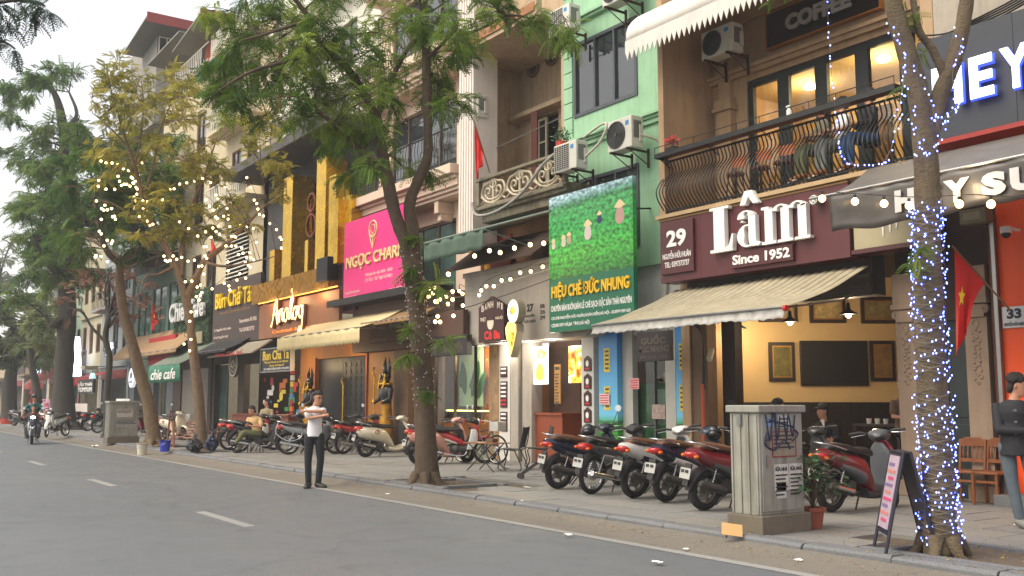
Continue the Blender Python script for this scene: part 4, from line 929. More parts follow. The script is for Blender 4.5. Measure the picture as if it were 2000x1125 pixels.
mb = MB(); mb.prism([(x0+w_*(.48+.13*cos(a)), z0+h_*(.47+.17*sin(a))) for a in [2*pi*j/18 for j in range(18)]], 12.844, 12.849); o = mb.build('face_print', cw, S)
mb = MB(); mb.prism([(x0+w_*(.48+.145*cos(a)), z0+h_*(.53+.15*sin(a))) for a in [pi*j/12 for j in range(13)]], 12.840, 12.8435); mb.build('hair_print', M('sign_oxblood', (62, 26, 22), .5), o)
text('Cô Ba', x0+w_*.24, x0+w_*.86, z0+h_*.06, z0+h_*.27, 12.849, M('bright_red_print', (225, 40, 30), .5), S, bold=.045)
S = thing('lit_bread_sign', 'lit sign of a bowl over a yellow sandwich on the cement hood', 'sign', (-19, 12.5, 3))
yy = 12.45
v1 = W(1002, 608, Y=yy); v2 = W(998, 650, Y=yy)
mb = MB(); mb.prism([(v1.x+.22*cos(a), v1.z+.28*sin(a)) for a in [2*pi*j/24 for j in range(24)]], yy, yy+.2); mb.build('bowl_lightbox', M('lightbox_case', (150, 140, 120), .5), S)
def drop_(s, x, z):
    return [(x-.01*s, z-.5*s), (x+.1*s, z-.28*s), (x+.2*s, z+.02*s), (x+.19*s, z+.16*s), (x+.08*s, z+.24*s), (x-.1*s, z+.24*s), (x-.2*s, z+.12*s), (x-.19*s, z-.02*s), (x-.1*s, z-.28*s)]
mb = MB(); mb.prism(drop_(1.1, v2.x, v2.z), yy, yy+.2); mb.build('bread_lightbox', MATS['lightbox_case'], S)
mb = MB(); mb.prism([(v1.x+.2*cos(a), v1.z+.26*sin(a)) for a in [2*pi*j/24 for j in range(24)]], yy-.01, yy-.001); mb.build('lit_face', glow('lit_pale', (225, 240, 225), 1.1), S)
mb = MB(); mb.prism([(v1.x+.11*cos(a), v1.z+.02+.10*sin(a)) for a in [2*pi*j/14 for j in range(14)]], yy-.016, yy-.0105); mb.build('salad_picture', scr, S)
mb = MB(); mb.prism(drop_(1.0, v2.x, v2.z), yy-.01, yy-.001); mb.build('lit_face', glow('lit_yellow', (255, 205, 90), 1.2), S)
mb = MB(); mb.prism(drop_(.5, v2.x+.06, v2.z-.1), yy-.016, yy-.0105); mb.build('filling_picture', scr, S)
CL = W(722, 350, Y=YF).x; CR = HL
pinkc = M('pinkish_cream_render', (216, 192, 170), .75, var=.07, scale=1.3, streak=.2, dirt=(150, 124, 104))
B = thing('cream_shophouse', 'pinkish cream shophouse with stepped cornices and black iron balconies', 'building', (CL, YF, 0))
zA = Zat(398, CR-1.5, YF)
wy = YF + .3
z2 = Zat(378, CR-.6, YF-.6); fl = 3.55; z_f1 = z2 - 3.55
ops = []
xw0, xw1 = W(808, 440, Y=wy).x, W(895, 440, Y=wy).x
for k in range(-1, 5): ops.append((CL+.9, xw1-.1, z2+.75+fl*k-(.0), z2+.75+fl*k+2.35))
mb = MB(); wall_open(mb, CL, CR, 3.6, 26, wy, .25, ops); mb.build('wall', pinkc, B)
for o_ in ops:
    window(B, o_[0], o_[1], o_[2], o_[3], wy+.03, M('brown_window_frame', (96, 76, 60), .5), glassg if o_ is ops[0] else glassd, 4, 0, .07, .08)
for k in range(0, 5):
    z = z2 + fl*k
    mb = MB()
    for j, (dz, dy) in enumerate(((0, .25), (.09, .34), (.18, .42), (.36, .5))):
        mb.box(CL+.04*j, CR-.02-.01*j, wy-dy-.3, wy, z+dz, z+dz+(.18 if j == 2 else .085))
    mb.box(CL, CR-.03, wy-.95, wy, z+.46, z+.72); mb.build('cornice', pinkc, B, bev=.012)
    for sx in (CL+1.5, CR-1.6):
        mb = MB(); mb.box(sx, sx+.22, wy-.5, wy, z-.35, z-.002); mb.box(sx+.02, sx+.2, wy-.4, wy, z-.55, z-.35); mb.build('corbel', pinkc, B, bev=.02)
    mb = MB(); za = z+.72; zb_ = za+1.0; xs = CR-.1; n = 34
    mb.tube([(CL+.1, wy-.85, zb_), (xs, wy-.85, zb_)], .022, 6); mb.tube([(CL+.1, wy-.85, za+.12), (xs, wy-.85, za+.12)], .014, 6)
    rl = mb.build('balcony_railing', black, B)
    for i in range(n):
        x = CL + .15 + (xs-CL-.2)*i/(n-1); q = MB()
        if i % 4 == 0: q.ring((x, wy-.85, za+.55), .09, .012, 'Y', 14, 5); q.tube([(x, wy-.85, za+.12), (x, wy-.85, za+.46)], .01, 5); q.tube([(x, wy-.85, za+.64), (x, wy-.85, zb_)], .01, 5)
        else: q.tube(catmull([(x, wy-.85, za+.12), (x+.04, wy-.87, za+.4), (x-.04, wy-.87, za+.7), (x, wy-.85, zb_)], 3), .01, 5)
        q.build('baluster', black, rl)
P = thing('fluted_pilaster', 'tall white fluted pilaster between the cream house and the flag', 'pilaster', (CR, YF, 3))
p0, p1 = W(894, 250, Y=YF-.5).x, W(921, 250, Y=YF-.5).x
wp = M('white_fluted_plaster', (226, 216, 206), .6, var=.05, streak=.15)
mb = MB(); mb.box(p0, p1, YF-.45, YF+.3, Zat(492, p0, YF-.5), 26); mb.build('shaft', wp, P)
for i in range(5):
    x = p0 + .03 + (p1-p0-.06)*i/5; mb = MB(); mb.box(x, x+(p1-p0)/5*.62, YF-.48, YF-.451, Zat(490, p0, YF-.5)+.1, 26); mb.build('flute', wp, P, bev=.008)
S = thing('pink_sign', 'bright pink square sign with gold NGỌC CHARM letters behind the forked trunk', 'sign', (-28, 12.6, 5))
pink = M('hot_pink_panel', (232, 44, 128), .45, var=.05, scale=1)
yP = 12.7; x0 = W(672, 500, Y=yP).x; x1 = W(797, 500, Y=yP).x; zt = Zat(437, x0, yP); zb = Zat(592, x0, yP)
mb = MB(); n = 3
for i in range(n): q = MB(); q.box(x0+(x1-x0)*i/n+.002, x0+(x1-x0)*(i+1)/n-.002, yP, yP+.12, zb, zt); q.build('panel', pink, S)
gold_l = M('pale_gold_letters', (232, 212, 150), .45, .1, .1); paleg = M('pale_print', (238, 214, 200), .5)
w_, h_ = x1-x0, zt-zb
text('NGỌC CHARM', x0+w_*.06, x1-w_*.03, zb+h_*.37, zb+h_*.56, yP-.001, gold_l, S, depth=.05, bold=.015)
text('Thời gian làm việc: 8h30 - 18h30', x0+w_*.36, x0+w_*.78, zb+h_*.26, zb+h_*.31, yP-.001, paleg, S, bold=.01); text('( Từ Thứ 2 - Thứ 7 Nghỉ Chủ Nhật )', x0+w_*.36, x0+w_*.78, zb+h_*.19, zb+h_*.245, yP-.001, paleg, S, bold=.01)
text('29 NGUYỄN HỮU HUÂN', x0+w_*.03, x0+w_*.27, zb+h_*.10, zb+h_*.14, yP-.001, paleg, S, bold=.01); text('50 HÀNG MUỐI', x0+w_*.03, x0+w_*.22, zb+h_*.04, zb+h_*.08, yP-.001, paleg, S, bold=.01); text('HN: 09853.2251.9', x0+w_*.74, x0+w_*.98, zb+h_*.03, zb+h_*.07, yP-.001, paleg, S, bold=.01)
cx, cz = x0+w_*.48, zb+h_*.8
mb = MB(); mb.ring((cx, yP-.012, cz+.05), .24, .022, 'Y', 28, 6); mb.ring((cx, yP-.012, cz+.05), .13, .012, 'Y', 20, 6)
mb.tube([(cx-.17, yP-.012, cz-.2), (cx, yP-.012, cz-.52), (cx+.17, yP-.012, cz-.2)], .02, 6); mb.tube([(cx, yP-.012, cz-.2), (cx, yP-.012, cz-.5)], .015, 6); mb.tube([(cx-.2, yP-.012, cz-.16), (cx+.2, yP-.012, cz-.12)], .022, 6)
mb.build('emblem', gold_l, S)
B2 = thing('charm_shop_front', 'glass fronted shop with wooden slats and a marble pillar behind the forked tree', 'shop front', (CL, YF, 0))
x0, x1 = CL, CR-.0
brown = M('brown_fascia', (84, 58, 44), .6, var=.2, scale=2, streak=.3)
mb = MB(); mb.box(x0, x1, YF-.5, YF+.3, 3.0, 4.4); mb.build('fascia', brown, B2)
z0a = Zat(605, x0, 12.9)
mb = MB(); mb.box(x0-.6, CR-.4, 12.55, YF-.3, 4.42, 4.56); mb.box(x0-.6, CR-.4, 12.5, 12.56, 4.4, 4.6); mb.build('canopy_ledge', black, B2)
slat_w = M('warm_wood_slats', (150, 92, 48), .5, var=.25, scale=8)
gx0, gx1 = W(848, 780, Y=YF).x, W(970, 780, Y=YF).x
mb = MB(); mb.box(x0-.5, gx1+1, YF+2.4, YF+2.5, PZ, 3.0); mb.build('rear_wall', M('warm_rear_wall', (140, 96, 56), .7, var=.2), B2)
for i in range(26):
    q = MB(); x = gx0 + 1.0 + i*.075; q.box(x, x+.045, YF+.9, YF+.94, .9, 3.0); q.build('wood_slat', slat_w, B2)
mb = MB(); mb.box(gx0, gx0+1.2, YF+.8, YF+.82, 1.4, 3.0); mb.build('wallpaper', M('pale_green_wallpaper', (160, 190, 168), .7), B2)
lp = M('painted_palm_leaf', (44, 96, 60), .6, var=.3)
for k, (u, z, a, s) in enumerate(((.3, 1.7, 100, 1), (.6, 1.65, 70, 1.1), (.85, 1.6, 60, .9), (.15, 1.9, 120, .7), (.5, 1.9, 40, .7))):
    pts = []
    for j in range(17):
        t_ = j/16; ww_ = .16*sin(pi*t_)**.7*s; aa = radians(a); base = Vector((gx0+u*1.1, 0, z)) + Vector((cos(aa), 0, sin(aa)))*t_*.95*s; pts.append((base, ww_))
    nn = Vector((-sin(radians(a)), 0, cos(radians(a))))
    poly = [(p.x+nn.x*w, p.z+nn.z*w) for p, w in pts] + [(p.x-nn.x*w, p.z-nn.z*w) for p, w in reversed(pts[1:-1])]
    mb = MB(); mb.prism(poly[::-1], YF+.79-.004*k, YF+.797-.004*k); mb.build('leaf_print', lp, B2)
window(B2, gx0, gx1, .45, 3.0, YF, M('steel_shop_frame', (70, 62, 54), .4, .5), winglass, 3, 0, .05, .08, name='shop_window')
mb = MB(); mb.box(gx0, gx1, YF-.01, YF+.2, PZ, .44); mb.build('plinth', M('green_grey_plinth', (120, 124, 100), .7, var=.2), B2)
mp0, mp1 = W(955, 800, Y=YF-.1).x, W(977, 800, Y=YF-.1).x
mb = MB(); mb.box(mp0, mp1, YF-.1, YF+.25, PZ, 3.0); mb.build('marble_pillar', M('veined_brown_marble', (150, 120, 84), .35, var=.45, scale=5), B2)
mb = MB(); mb.box(gx0+.1, gx1-.1, YF+.25, YF+.7, .5, .95); mb.build('display_base', M('display_orange_wood', (176, 96, 36), .45, var=.3, scale=4), B2)
mb = MB(); mb.box(gx0+.1, gx1-.1, YF+.25, YF+.7, .95, 1.3); mb.build('glass_case', winglass, B2)
mb = MB(); mb.box(gx0+.15, gx1-.15, YF+.3, YF+.32, 1.27, 1.3); o = mb.build('case_light', glow('case_tube', (255, 220, 120), 6), B2)
point('case_lamp', ((gx0+gx1)/2, YF+.5, 1.2), 9, (1, .75, .35), .1, o); point('shop_lamp', ((gx0+gx1)/2, YF+.5, 2.7), 45, (1, .75, .45), .15, o)
for i in range(12):
    mb = MB(); mb.cyl((gx0+.3+i*.2, YF+.45, 1.02), .06, .12, n=10, r2=.04); mb.build('trinket', M('trinket_%d' % (i % 4), ((220, 190, 60), (200, 60, 160), (230, 230, 230), (200, 40, 40))[i % 4], .35), B2)
dw0, dw1 = W(775, 760, Y=YF).x, W(803, 760, Y=YF).x
mb = MB(); mb.box(dw0, dw1, YF-.1, YF+.2, PZ, 3.0); mb.box(dw1, gx0-.1, YF+.3, YF+.4, PZ, 3.0); mb.build('stone_pier', M('brown_stone_pier', (112, 84, 62), .6, var=.25, scale=4), B2)
S = thing('brown_charm_sign', 'weathered brown sign board reading NGOC CHARM in grey letters above the glass shop', 'sign', (-24, 13, 3.2))
yy = 12.8; c = R(722, 632, 672, 908, yy)
zb = Zat(672, c[0], yy); zt = Zat(630, c[0], yy); x1 = W(905, 620, Y=yy).x
for i in range(3): q = MB(); q.box(c[0]+(x1-c[0])*i/3+.003, c[0]+(x1-c[0])*(i+1)/3-.003, yy, yy+.15, zb, zt); q.build('panel', brown, S)
text('NGỌC CHARM', c[0]+1.3, c[0]+3.9, zb+.3, zt-.06, yy-.001, M('grey_raised_letters', (150, 140, 130), .5), S, depth=.04, bold=.03)
text('29 NGUYỄN HỮU HUÂN', c[0]+.1, c[0]+1.1, zb+.06, zb+.15, yy-.001, MATS['grey_raised_letters'], S, bold=.01)
S = thing('black_box_sign', 'black unlit box sign with faint letters left of the BÁNH MÌ board', 'sign', (-22, 12.8, 2.8))
c = R(843, 660, 697, 912, 12.75); mb = MB(); mb.box(c[0], c[1], 12.75, 12.9, c[2], c[3]); mb.build('box', M('black_sign_box', (36, 30, 28), .5, var=.2), S, bev=.01)
text('GIA TRUYỀN', c[0]+.6, c[1]-.2, c[2]+.08, c[3]-.1, 12.749, dimp, S, bold=.01)
A = thing('green_awning', 'faded green awning with wavy edge between the cream house and the beige balcony', 'awning', (-22, 12, 5))
gm = M('faded_green_canvas', (76, 98, 84), .8, var=.15, scale=3, streak=.3, dirt=(50, 60, 50))
xa_ = W(828, 500, Y=11.9).x; xb_ = W(945, 480, Y=11.9).x; zt = Zat(478, xa_, 11.9)
mb = MB(); mb.grid(lambda u, v: (xa_ + (xb_-xa_)*u, 11.9 + .03*sin(u*30), zt - .42*v - .03*abs(sin(u*12))*v), 60, 4); mb.build('valance', gm, A, smooth=60, solid=.008)
mb = MB(); mb.grid(lambda u, v: (xa_ + (xb_-xa_)*u, 11.9 + 1.4*v, zt + .35*v), 20, 4); mb.build('canopy', gm, A, solid=.008)
mb = MB(); v = W(1075, 412, Y=12.4); mb.tube([(xa_, 11.9, zt+.03), (v.x, 12.4, v.z)], .03, 8); mb.tube([(xb_, 11.9, zt), (xb_, 13.3, zt-.3)], .02, 6); mb.build('roller', M('green_grey_roller', (110, 122, 110), .5), A)
B = thing('recess_front', 'recessed storey with yellow corrugated sheet and a red door above the tiled roof', 'wall', (-21, 13.6, 4))
mb = MB(); mb.box(HL, HR, YF+.5, YF+.6, 3.6, zsl+.3); mb.build('wall', M('recess_tan', (150, 110, 70), .8, var=.2), B)
q0 = W(948, 480, Y=YF+.4).x; q1 = W(960, 480, Y=YF+.4).x; q2 = W(1000, 480, Y=YF+.4).x
yel = M('yellow_corrugated', (200, 146, 20), .5, var=.2)
for i in range(14): mb = MB(); x = HL+.05+i*(q1-HL)/14; mb.box(x, x+(q1-HL)/14*.6, YF+.38, YF+.42, 4.2, zsl-.1); mb.build('corrugation', yel, B)
mb = MB(); mb.box(q1, q2, YF+.36, YF+.42, 3.9, zsl-.15); mb.build('red_door', M('red_door_paint', (120, 34, 20), .6, var=.2), B)
# ================================================================ houses further left
def awning(name, label, x0, x1, yw, zw, yf, zf, drop, mt, scal=0, val_mt=None, ribs=0, group=None):
    A = thing(name, label, 'awning', ((x0+x1)/2, yw, zw), group=group)
    mb = MB(); mb.grid(lambda u, v: (x0+(x1-x0)*u, yw+(yf-yw)*v, zw+(zf-zw)*v - .05*sin(pi*v) + (.012*abs(sin(u*pi*ribs)) if ribs else .01*noise.noise(Vector((u*8, v*3, x0))))), max(20, ribs*4), 6)
    mb.build('canopy', mt, A, smooth=60, solid=.01)
    n = scal or 20; mb = MB()
    mb.grid(lambda u, v: (x0+(x1-x0)*u, yf-.01+.012*sin(u*60), zf - drop*v - (.05*abs(sin(u*pi*n))*v if scal else 0)), n*6, 3); mb.build('valance', val_mt or mt, A, smooth=60, solid=.006)
    mb = MB(); mb.tube([(x0, yf, zf), (x1, yf, zf)], .02, 6)
    for x in (x0+.15, x1-.15): mb.tube([(x, yf+.05, zf-.02), (x, yw, zw-.5)], .014, 5)
    mb.build('frame', steel, A); return A
def signbox(name, label, px0, pyT, pyB, px1, Y, mt, items=(), dep=.12, npan=1, cat='sign', rim=None, group=None):
    x0, _, zb, zt = R(px0, pyT, pyB, px1, Y); x1 = Xat(px1, (zb+zt)/2, Y)
    S = thing(name, label, cat, ((x0+x1)/2, Y, zb), group=group); w, h = x1-x0, zt-zb
    for i in range(npan): q = MB(); q.box(x0+w*i/npan+.002, x0+w*(i+1)/npan-.002, Y, Y+dep, zb, zt); q.build('panel', mt, S)
    if rim:
        q = MB(); t = .04
        for a, b, c, d in ((x0-t, x1+t, zt, zt+t), (x0-t, x1+t, zb-t, zb), (x0-t, x0, zb, zt), (x1, x1+t, zb, zt)): q.box(a, b, Y-.03, Y+dep, c, d)
        q.build('rim', rim, S)
    for (s, u0, u1, v0, v1, m_, bd, dp) in items: text(s, x0+w*u0, x0+w*u1, zb+h*v0, zb+h*v1, Y-.001, m_, S, depth=dp, bold=bd)
    return S, (x0, x1, zb, zt)
def xa(px, Y=YF, py=600): return W(px, py, Y=Y).x
AL, AR = xa(500, YF, 400), CL
darkconc = M('dark_stained_concrete', (84, 82, 80), .8, var=.25, scale=1, streak=.5, dirt=(40, 40, 42), bump=.15)
whitew = M('white_tall_wall', (226, 222, 208), .75, var=.05, scale=.8, streak=.2, dirt=(170, 160, 140))
gold = M('gold_mirror_panel', (222, 176, 44), .25, .85, .25, 3, bump=.05)
golds = M('gold_hammered', (176, 128, 44), .38, .8, .5, 8, bump=.9)
B = thing('bar_house', 'dark concrete bar front with upright gold beams under a broad grey slab', 'building', (AL, YF, 0))
zS = Zat(350, AL+.5, 12.9)
mb = MB(); mb.box(AL-.3, AR-.1, 12.3, YF+1, zS, zS+.35); mb.build('roof_slab', darkconc, B, bev=.02)
zc0 = Zat(570, AL+1, 13)
n = 7
for i in range(n):
    mb = MB(); x = AL+.1+(AR-AL-.3)*i/n; mb.box(x+.004, x+(AR-AL-.3)/n-.004, YF+.3, YF+.5, zc0, zS); mb.build('wall_panel', darkconc, B)
for (p0, p1, yt, Y) in ((552, 580, 349, 12.9), (528, 543, 490, 12.9), (616, 646, 312, 12.9), (641, 662, 345, 12.75), (652, 664, 390, 12.6), (668, 696, 386, 12.8), (596, 606, 470, 12.95)):
    a, b = W(p0, 450, Y=Y).x, W(p1, 450, Y=Y).x
    zt_ = Zat(yt, a, Y); mb = MB(); k = (b-a)*.62; mb.box(a, a+k, Y, Y+k, zc0+.05, zt_); mb.build('gold_beam', gold, B, bev=.01)
mb = MB(); xx = xa(606, 12.9, 430); mb.ring((xx, 12.95, Zat(395, xx, 12.9)), .3, .05, 'Y', 24, 6); mb.ring((xx, 12.95, Zat(440, xx, 12.9)), .38, .05, 'Y', 24, 6); mb.tube([(xx-.1, 12.95, Zat(400, xx, 12.9)), (xx+.1, 12.95, Zat(465, xx, 12.9))], .05, 6); mb.build('bronze_emblem', M('bronze', (130, 70, 30), .3, .8), B, smooth=60)
zt1 = Zat(575, AL+.2, 12.6); zb1 = Zat(612 if False else 603, AL+.2, 12.6)
xb1 = xa(642, 12.6, 540)
for i in range(10):
    mb = MB(); xa0 = W(492, 560, Y=12.6).x; x = xa0+(xb1-xa0)*i/10; w_ = (xb1-xa0)/10
    mb.grid(lambda u, v: (x+w_*u, 12.6-.05*noise.noise(Vector((x+w_*u, v*2, 1))*6), zb1-.05+(zt1-zb1+.15)*v), 10, 6); mb.box(x, x+w_, 12.66, YF, zb1, zt1+.1); mb.build('gold_crust_panel', golds, B)
mb = MB(); ops = [(AL+3.5+2.6*i, AL+4.9+2.6*i, z, z+1.7) for z in (13.2, 16.8, 20.4) for i in range(2)]
wall_open(mb, AL+.6, AR, zS+.35, 27, 14.3, .3, ops); mb.build('upper_wall', whitew, B)
for o_ in ops: window(B, o_[0], o_[1], o_[2], o_[3], 14.35, M('brown_window_frame', (96, 76, 60), .5), glassd, 2, 0, .06, .08)
for z in (12.2, 15.8, 19.4, 23):
    mb = MB(); mb.box(AL+1.2, AR, 13.6, 14.29, z, z+.22); mb.box(AL+1.2, AR, 13.5, 13.62, z+.1, z+.3); mb.build('ledge', whitew, B, bev=.02)
mb = MB()
for k in range(4): mb.tube([(AL+.8, 13.4, zS+.7+.22*k), (AR-.4, 13.4, zS+.7+.22*k)], .014, 5)
for k in range(9): x = AL+.8+(AR-AL-1.2)*k/8; mb.tube([(x, 13.4, zS+.35), (x, 13.4, zS+1.4)], .016, 5)
mb.build('terrace_railing', black, B)
copper = M('copper_brown_panel', (158, 104, 62), .4, .3, .12, 1.5, streak=.25, dirt=(110, 70, 44))
S, (x0, x1, zb, zt) = signbox('analog_sign', 'copper brown sign with a glowing handwritten word Analog', 507, 598, 663, 662, 12.75, copper, npan=3)
w_, h_ = x1-x0, zt-zb
for ch_ in [o for o in S.children]: pass
hl = glow('warm_led_strip', (255, 150, 60), 3.5)
mb = MB(); mb.box(x0+.1, x1, 12.66, 12.69, zt+.06, zt+.09); o = mb.build('led_strip', hl, S)
for i in range(3): point('led_wash', (x0+w_*(.2+.3*i), 12.5, zt-.05), 9, (1, .6, .28), .2, o)
sw = glow('warm_script_glow', (255, 206, 130), 1.15, (255, 240, 210)); sb = M('script_side', (96, 50, 22), .5)
def script(P, x, z, s, name='letter'):
    pts = catmull([(x + p[0]*s, 12.66, z + p[1]*s*.84) for p in P], 5); n = len(pts)
    mb = MB(); mb.tube(pts, [s*(.035 + .035*abs(sin(i*.5))) for i in range(n)], 8, squash=.6); mb.build(name, sw, S, smooth=60)
    mb = MB(); mb.tube([p + Vector((.03, .05, -.015)) for p in pts], s*.07, 6); mb.build('letter_back', sb, S, smooth=60)
zz = zb + h_*.38; s_ = w_*.155
L_A = [(0, -.1), (.08, .0), (.35, .75), (.5, 1.1), (.5, .6), (.52, .0), (.62, .06)]; L_bar = [(.12, .32), (.35, .38), (.62, .36)]
L_n = [(.0, .5), (.05, .0), (.05, .25), (.22, .5), (.3, .35), (.3, .05), (.42, .1)]
L_a = [(.32, .45), (.12, .45), (.0, .2), (.1, .0), (.28, .12), (.34, .45), (.34, .1), (.46, .08)]
L_l = [(.0, .1), (.2, .6), (.28, 1.05), (.18, 1.15), (.12, .8), (.12, .15), (.24, .03)]
L_o = [(.2, .45), (.05, .35), (.02, .1), (.15, .0), (.3, .12), (.3, .38), (.18, .46), (.42, .42)]
L_g = [(.32, .45), (.1, .42), (.02, .18), (.14, .02), (.3, .15), (.34, .45), (.33, .0), (.25, -.5), (.08, -.5), (.1, -.3)]
xs = x0 + w_*.22
for P, dx in ((L_A, 0), (L_bar, 0), (L_n, .68), (L_a, 1.1), (L_l, 1.58), (L_o, 1.85), (L_g, 2.28)): script(P, xs+dx*s_, zz+dx*.02, s_)
text('Cocktail & Lounge', x0+w_*.2, x0+w_*.8, zb+h_*.08, zb+h_*.2, 12.749, glow('copper_glow', (220, 120, 40), .5), S, depth=.03, bold=.03)
mb = MB(); mb.box(xa(640, 12.9, 540), xa(662, 12.9, 540), 12.5, 12.9, zt+.3, zt+1.05); mb.build('projector_box', black, S, bev=.02)
mb = MB(); a, b = xa(660, YF-.5, 560), xa(700, YF-.5, 560); mb.box(a, b, YF-.6, YF, Zat(612, a, YF-.5), Zat(480, a, YF-.5)); mb.build('purple_flank', M('dusty_purple', (74, 62, 84), .7), S)
crm = M('cream_canvas', (214, 196, 148), .8, var=.1, scale=2, streak=.25, dirt=(150, 126, 84))
x0 = xa(542, 11.6, 670); x1 = xa(703, 11.6, 650); zf = Zat(661, x0, 11.6)
awning('cream_awning', 'cream canvas awning with scalloped valance over the bar entrance', x0, x1, 12.9, zf+.55, 11.6, zf, .38, crm, scal=30)
x0b = xa(705, 12.0, 640); x1b = xa(800, 12.0, 640); zf2 = Zat(632, x0b, 12.0)
awning('brown_awning', 'soiled brown awning under the black ledge of the charm shop', x0b, x1b, 12.8, zf2+.3, 12.0, zf2, .1, M('soiled_tan_canvas', (150, 116, 74), .8, var=.25, streak=.4))
ochre = M('ochre_lit_wall', (172, 112, 44), .6, var=.2, scale=2)
B = thing('bar_entrance', 'dark double door of the bar between ochre walls and two jackal statues', 'shop front', (AL, YF, 0))
mb = MB(); x0, x1 = xa(585, YF, 800), xa(778, YF, 760); d0, d1 = xa(618, YF, 780), xa(716, YF, 780)
wall_open(mb, x0, x1, 0, zb+.0, YF, .3, [(d0, d1, 0, 2.95)]); mb.build('wall', ochre, B)
ddm = M('bar_black_door', (30, 27, 25), .35, .2, .3, 6, bump=.4)
for i in range(2):
    a = d0+(d1-d0)*i/2; q = MB(); q.box(a+.01, a+(d1-d0)/2-.01, YF+.08, YF+.14, PZ, 2.93); o = q.build('door', ddm, B)
    for r in range(11):
        for c_ in range(5):
            if i == 1: q = MB(); ww = (d1-d0)/2/5; q.obox((a+ww*(c_+.5), YF+.075, .4+r*.23), .12, .02, .12, rotm(0, pi/4, 0)); q.build('door_stud', ddm, o)
q = MB(); xh = (d0+d1)/2+.25; q.tube([(xh, YF-.02, .9), (xh, YF-.02, 2.05)], .03, 8); q.ball((xh, YF-.02, .86), .06); q.tube([(xh, YF-.02, 2.05), (xh-.15, YF-.02, 2.2), (xh, YF-.02, 2.3)], .03, 8); q.build('door_pull', gold, B, smooth=60)
for e_ in (d1+.02, d0-.08): mb = MB(); mb.box(e_, e_+.06, YF-.06, YF-.001, PZ, 3.0); mb.build('door_jamb', M('copper_jamb', (170, 96, 60), .4, .5), B)
point('entrance_lamp', ((d0+d1)/2+1.3, YF-.9, 2.75), 22, (1, .7, .36), .1, B); point('entrance_lamp', (d0-.5, YF-.9, 2.75), 18, (1, .7, .36), .1, B)
blk = M('statue_black_gloss', (18, 17, 16), .18, var=.1, coat=.6)
def jackal(label, x, y, s, face):
    t = thing('jackal_statue', label, 'statue', (x, y, PZ), 0, 'jackal guardian statues at the bar door', world=False)
    mb = MB(); f = face
    def el(c, rx, ry): return [(c[0]+rx*cos(a), c[1]+ry*sin(a), c[2]) for a in [2*pi*i/14 for i in range(14)]]
    mb.loft([el((0, 0, z), a*s, b*s) for z, a, b in ((.0, .2, .18), (.25*s, .22, .2), (.6*s, .2, .18), (.95*s, .15, .13), (1.1*s, .15, .12))]); mb.build('gold_kilt', golds, t, smooth=60)
    mb = MB(); mb.loft([el((0, 0, z*s), a*s, b*s) for z, a, b in ((1.1, .14, .12), (1.25, .17, .13), (1.42, .24, .15), (1.53, .2, .12), (1.58, .08, .08), (1.7, .07, .08))])
    mb.loft([el((0, 0, z*s), a*s, b*s) for z, a, b in ((1.62, .07, .07), (1.72, .12, .11), (1.82, .11, .1), (1.88, .06, .06))])
    mb.tube([(0, 0, 1.76*s), (f*.16*s, 0, 1.74*s), (f*.34*s, 0, 1.69*s)], [.09*s, .065*s, .035*s], 10)
    for sg in (-1, 1):
        mb.tube([(-f*.02*s+.05*sg*s, .03*sg, 1.84*s), (-f*.04*s+.07*sg*s, .03*sg, 2.0*s), (-f*.03*s+.08*sg*s, 0, 2.2*s)], [.05*s, .045*s, .006], 8)
        mb.tube([(sg*.2*s, 0, 1.45*s), (sg*.26*s, -.04, 1.22*s), (sg*.2*s+f*.16*s, -.16, 1.12*s)], [.07*s, .055*s, .04*s], 8)
    mb.build('body', blk, t, smooth=60)
    mb = MB()
    for sg in (-1, 1): mb.tube(catmull([(sg*.1*s, -.09*s, 1.78*s), (sg*.13*s, -.12*s, 1.6*s), (sg*.1*s, -.15*s, 1.45*s)], 4), .025*s, 6)
    mb.ring((0, 0, 1.56*s), .13*s, .03*s, 'Z', 20, 6); mb.build('gold_collar', gold, t, smooth=60)
    mb = MB(); mb.tube([(f*.36*s, -.16, 0), (f*.36*s, -.16, 1.75*s)], .02, 8); mb.ball((f*.36*s, -.16, 1.15*s), .05*s); mb.tube([(f*.36*s, -.16, 1.75*s), (f*.48*s, -.16, 1.85*s), (f*.38*s, -.16, 1.95*s)], .03, 6); mb.build('staff', gold, t, smooth=60)
    mb = MB(); mb.box(-.3*s, .3*s, -.25*s, .25*s, -.001, .1); mb.build('plinth', blk, t, bev=.01); return t
jackal('black and gold jackal statue with staff right of the black door', xa(754, YF-.45, 790), YF-.45, 1.22, -1)
jackal('jackal statue left of the black door behind the man in the white shirt', xa(604, YF-.45, 790), YF-.45, 1.15, -1)
DL, DR = xa(418, YF, 600), AL
umb = M('umber_sign_panel', (72, 58, 54), .6, var=.12, scale=1.5)
ye = M('yellow_deep_letters', (246, 206, 30), .4)
S, e = signbox('bun_cha_sign', 'dark brown restaurant sign with yellow Bún Chả Tá letters', 418, 558, 676, 508, 12.8, umb,
    [('Bún Chả Tá', .1, .86, .58, .86, ye, .012, .1), ('The best Bún Chả in Hà Nội Old Quarter', .15, .8, .48, .54, M('dull_gold_print', (150, 116, 60), .6), .01, .003), ('21 Nguyễn Hữu Huân', .04, .42, .22, .28, paleg, .01, .003), ('Số 62 Nguyễn Huệ', .04, .36, .1, .16, paleg, .01, .003), ('Reservations 04 3926', .6, .94, .3, .36, paleg, .01, .003), ('Tel 0243823772', .6, .9, .16, .22, paleg, .01, .003)], npan=8)
B = thing('louvre_house', 'tall weathered house with horizontal white louvres above the brown restaurant sign', 'building', (DL, YF, 0))
cream2 = M('aged_cream_wall', (204, 190, 158), .8, var=.1, scale=.8, streak=.45, dirt=(130, 118, 92))
zB = e[3]
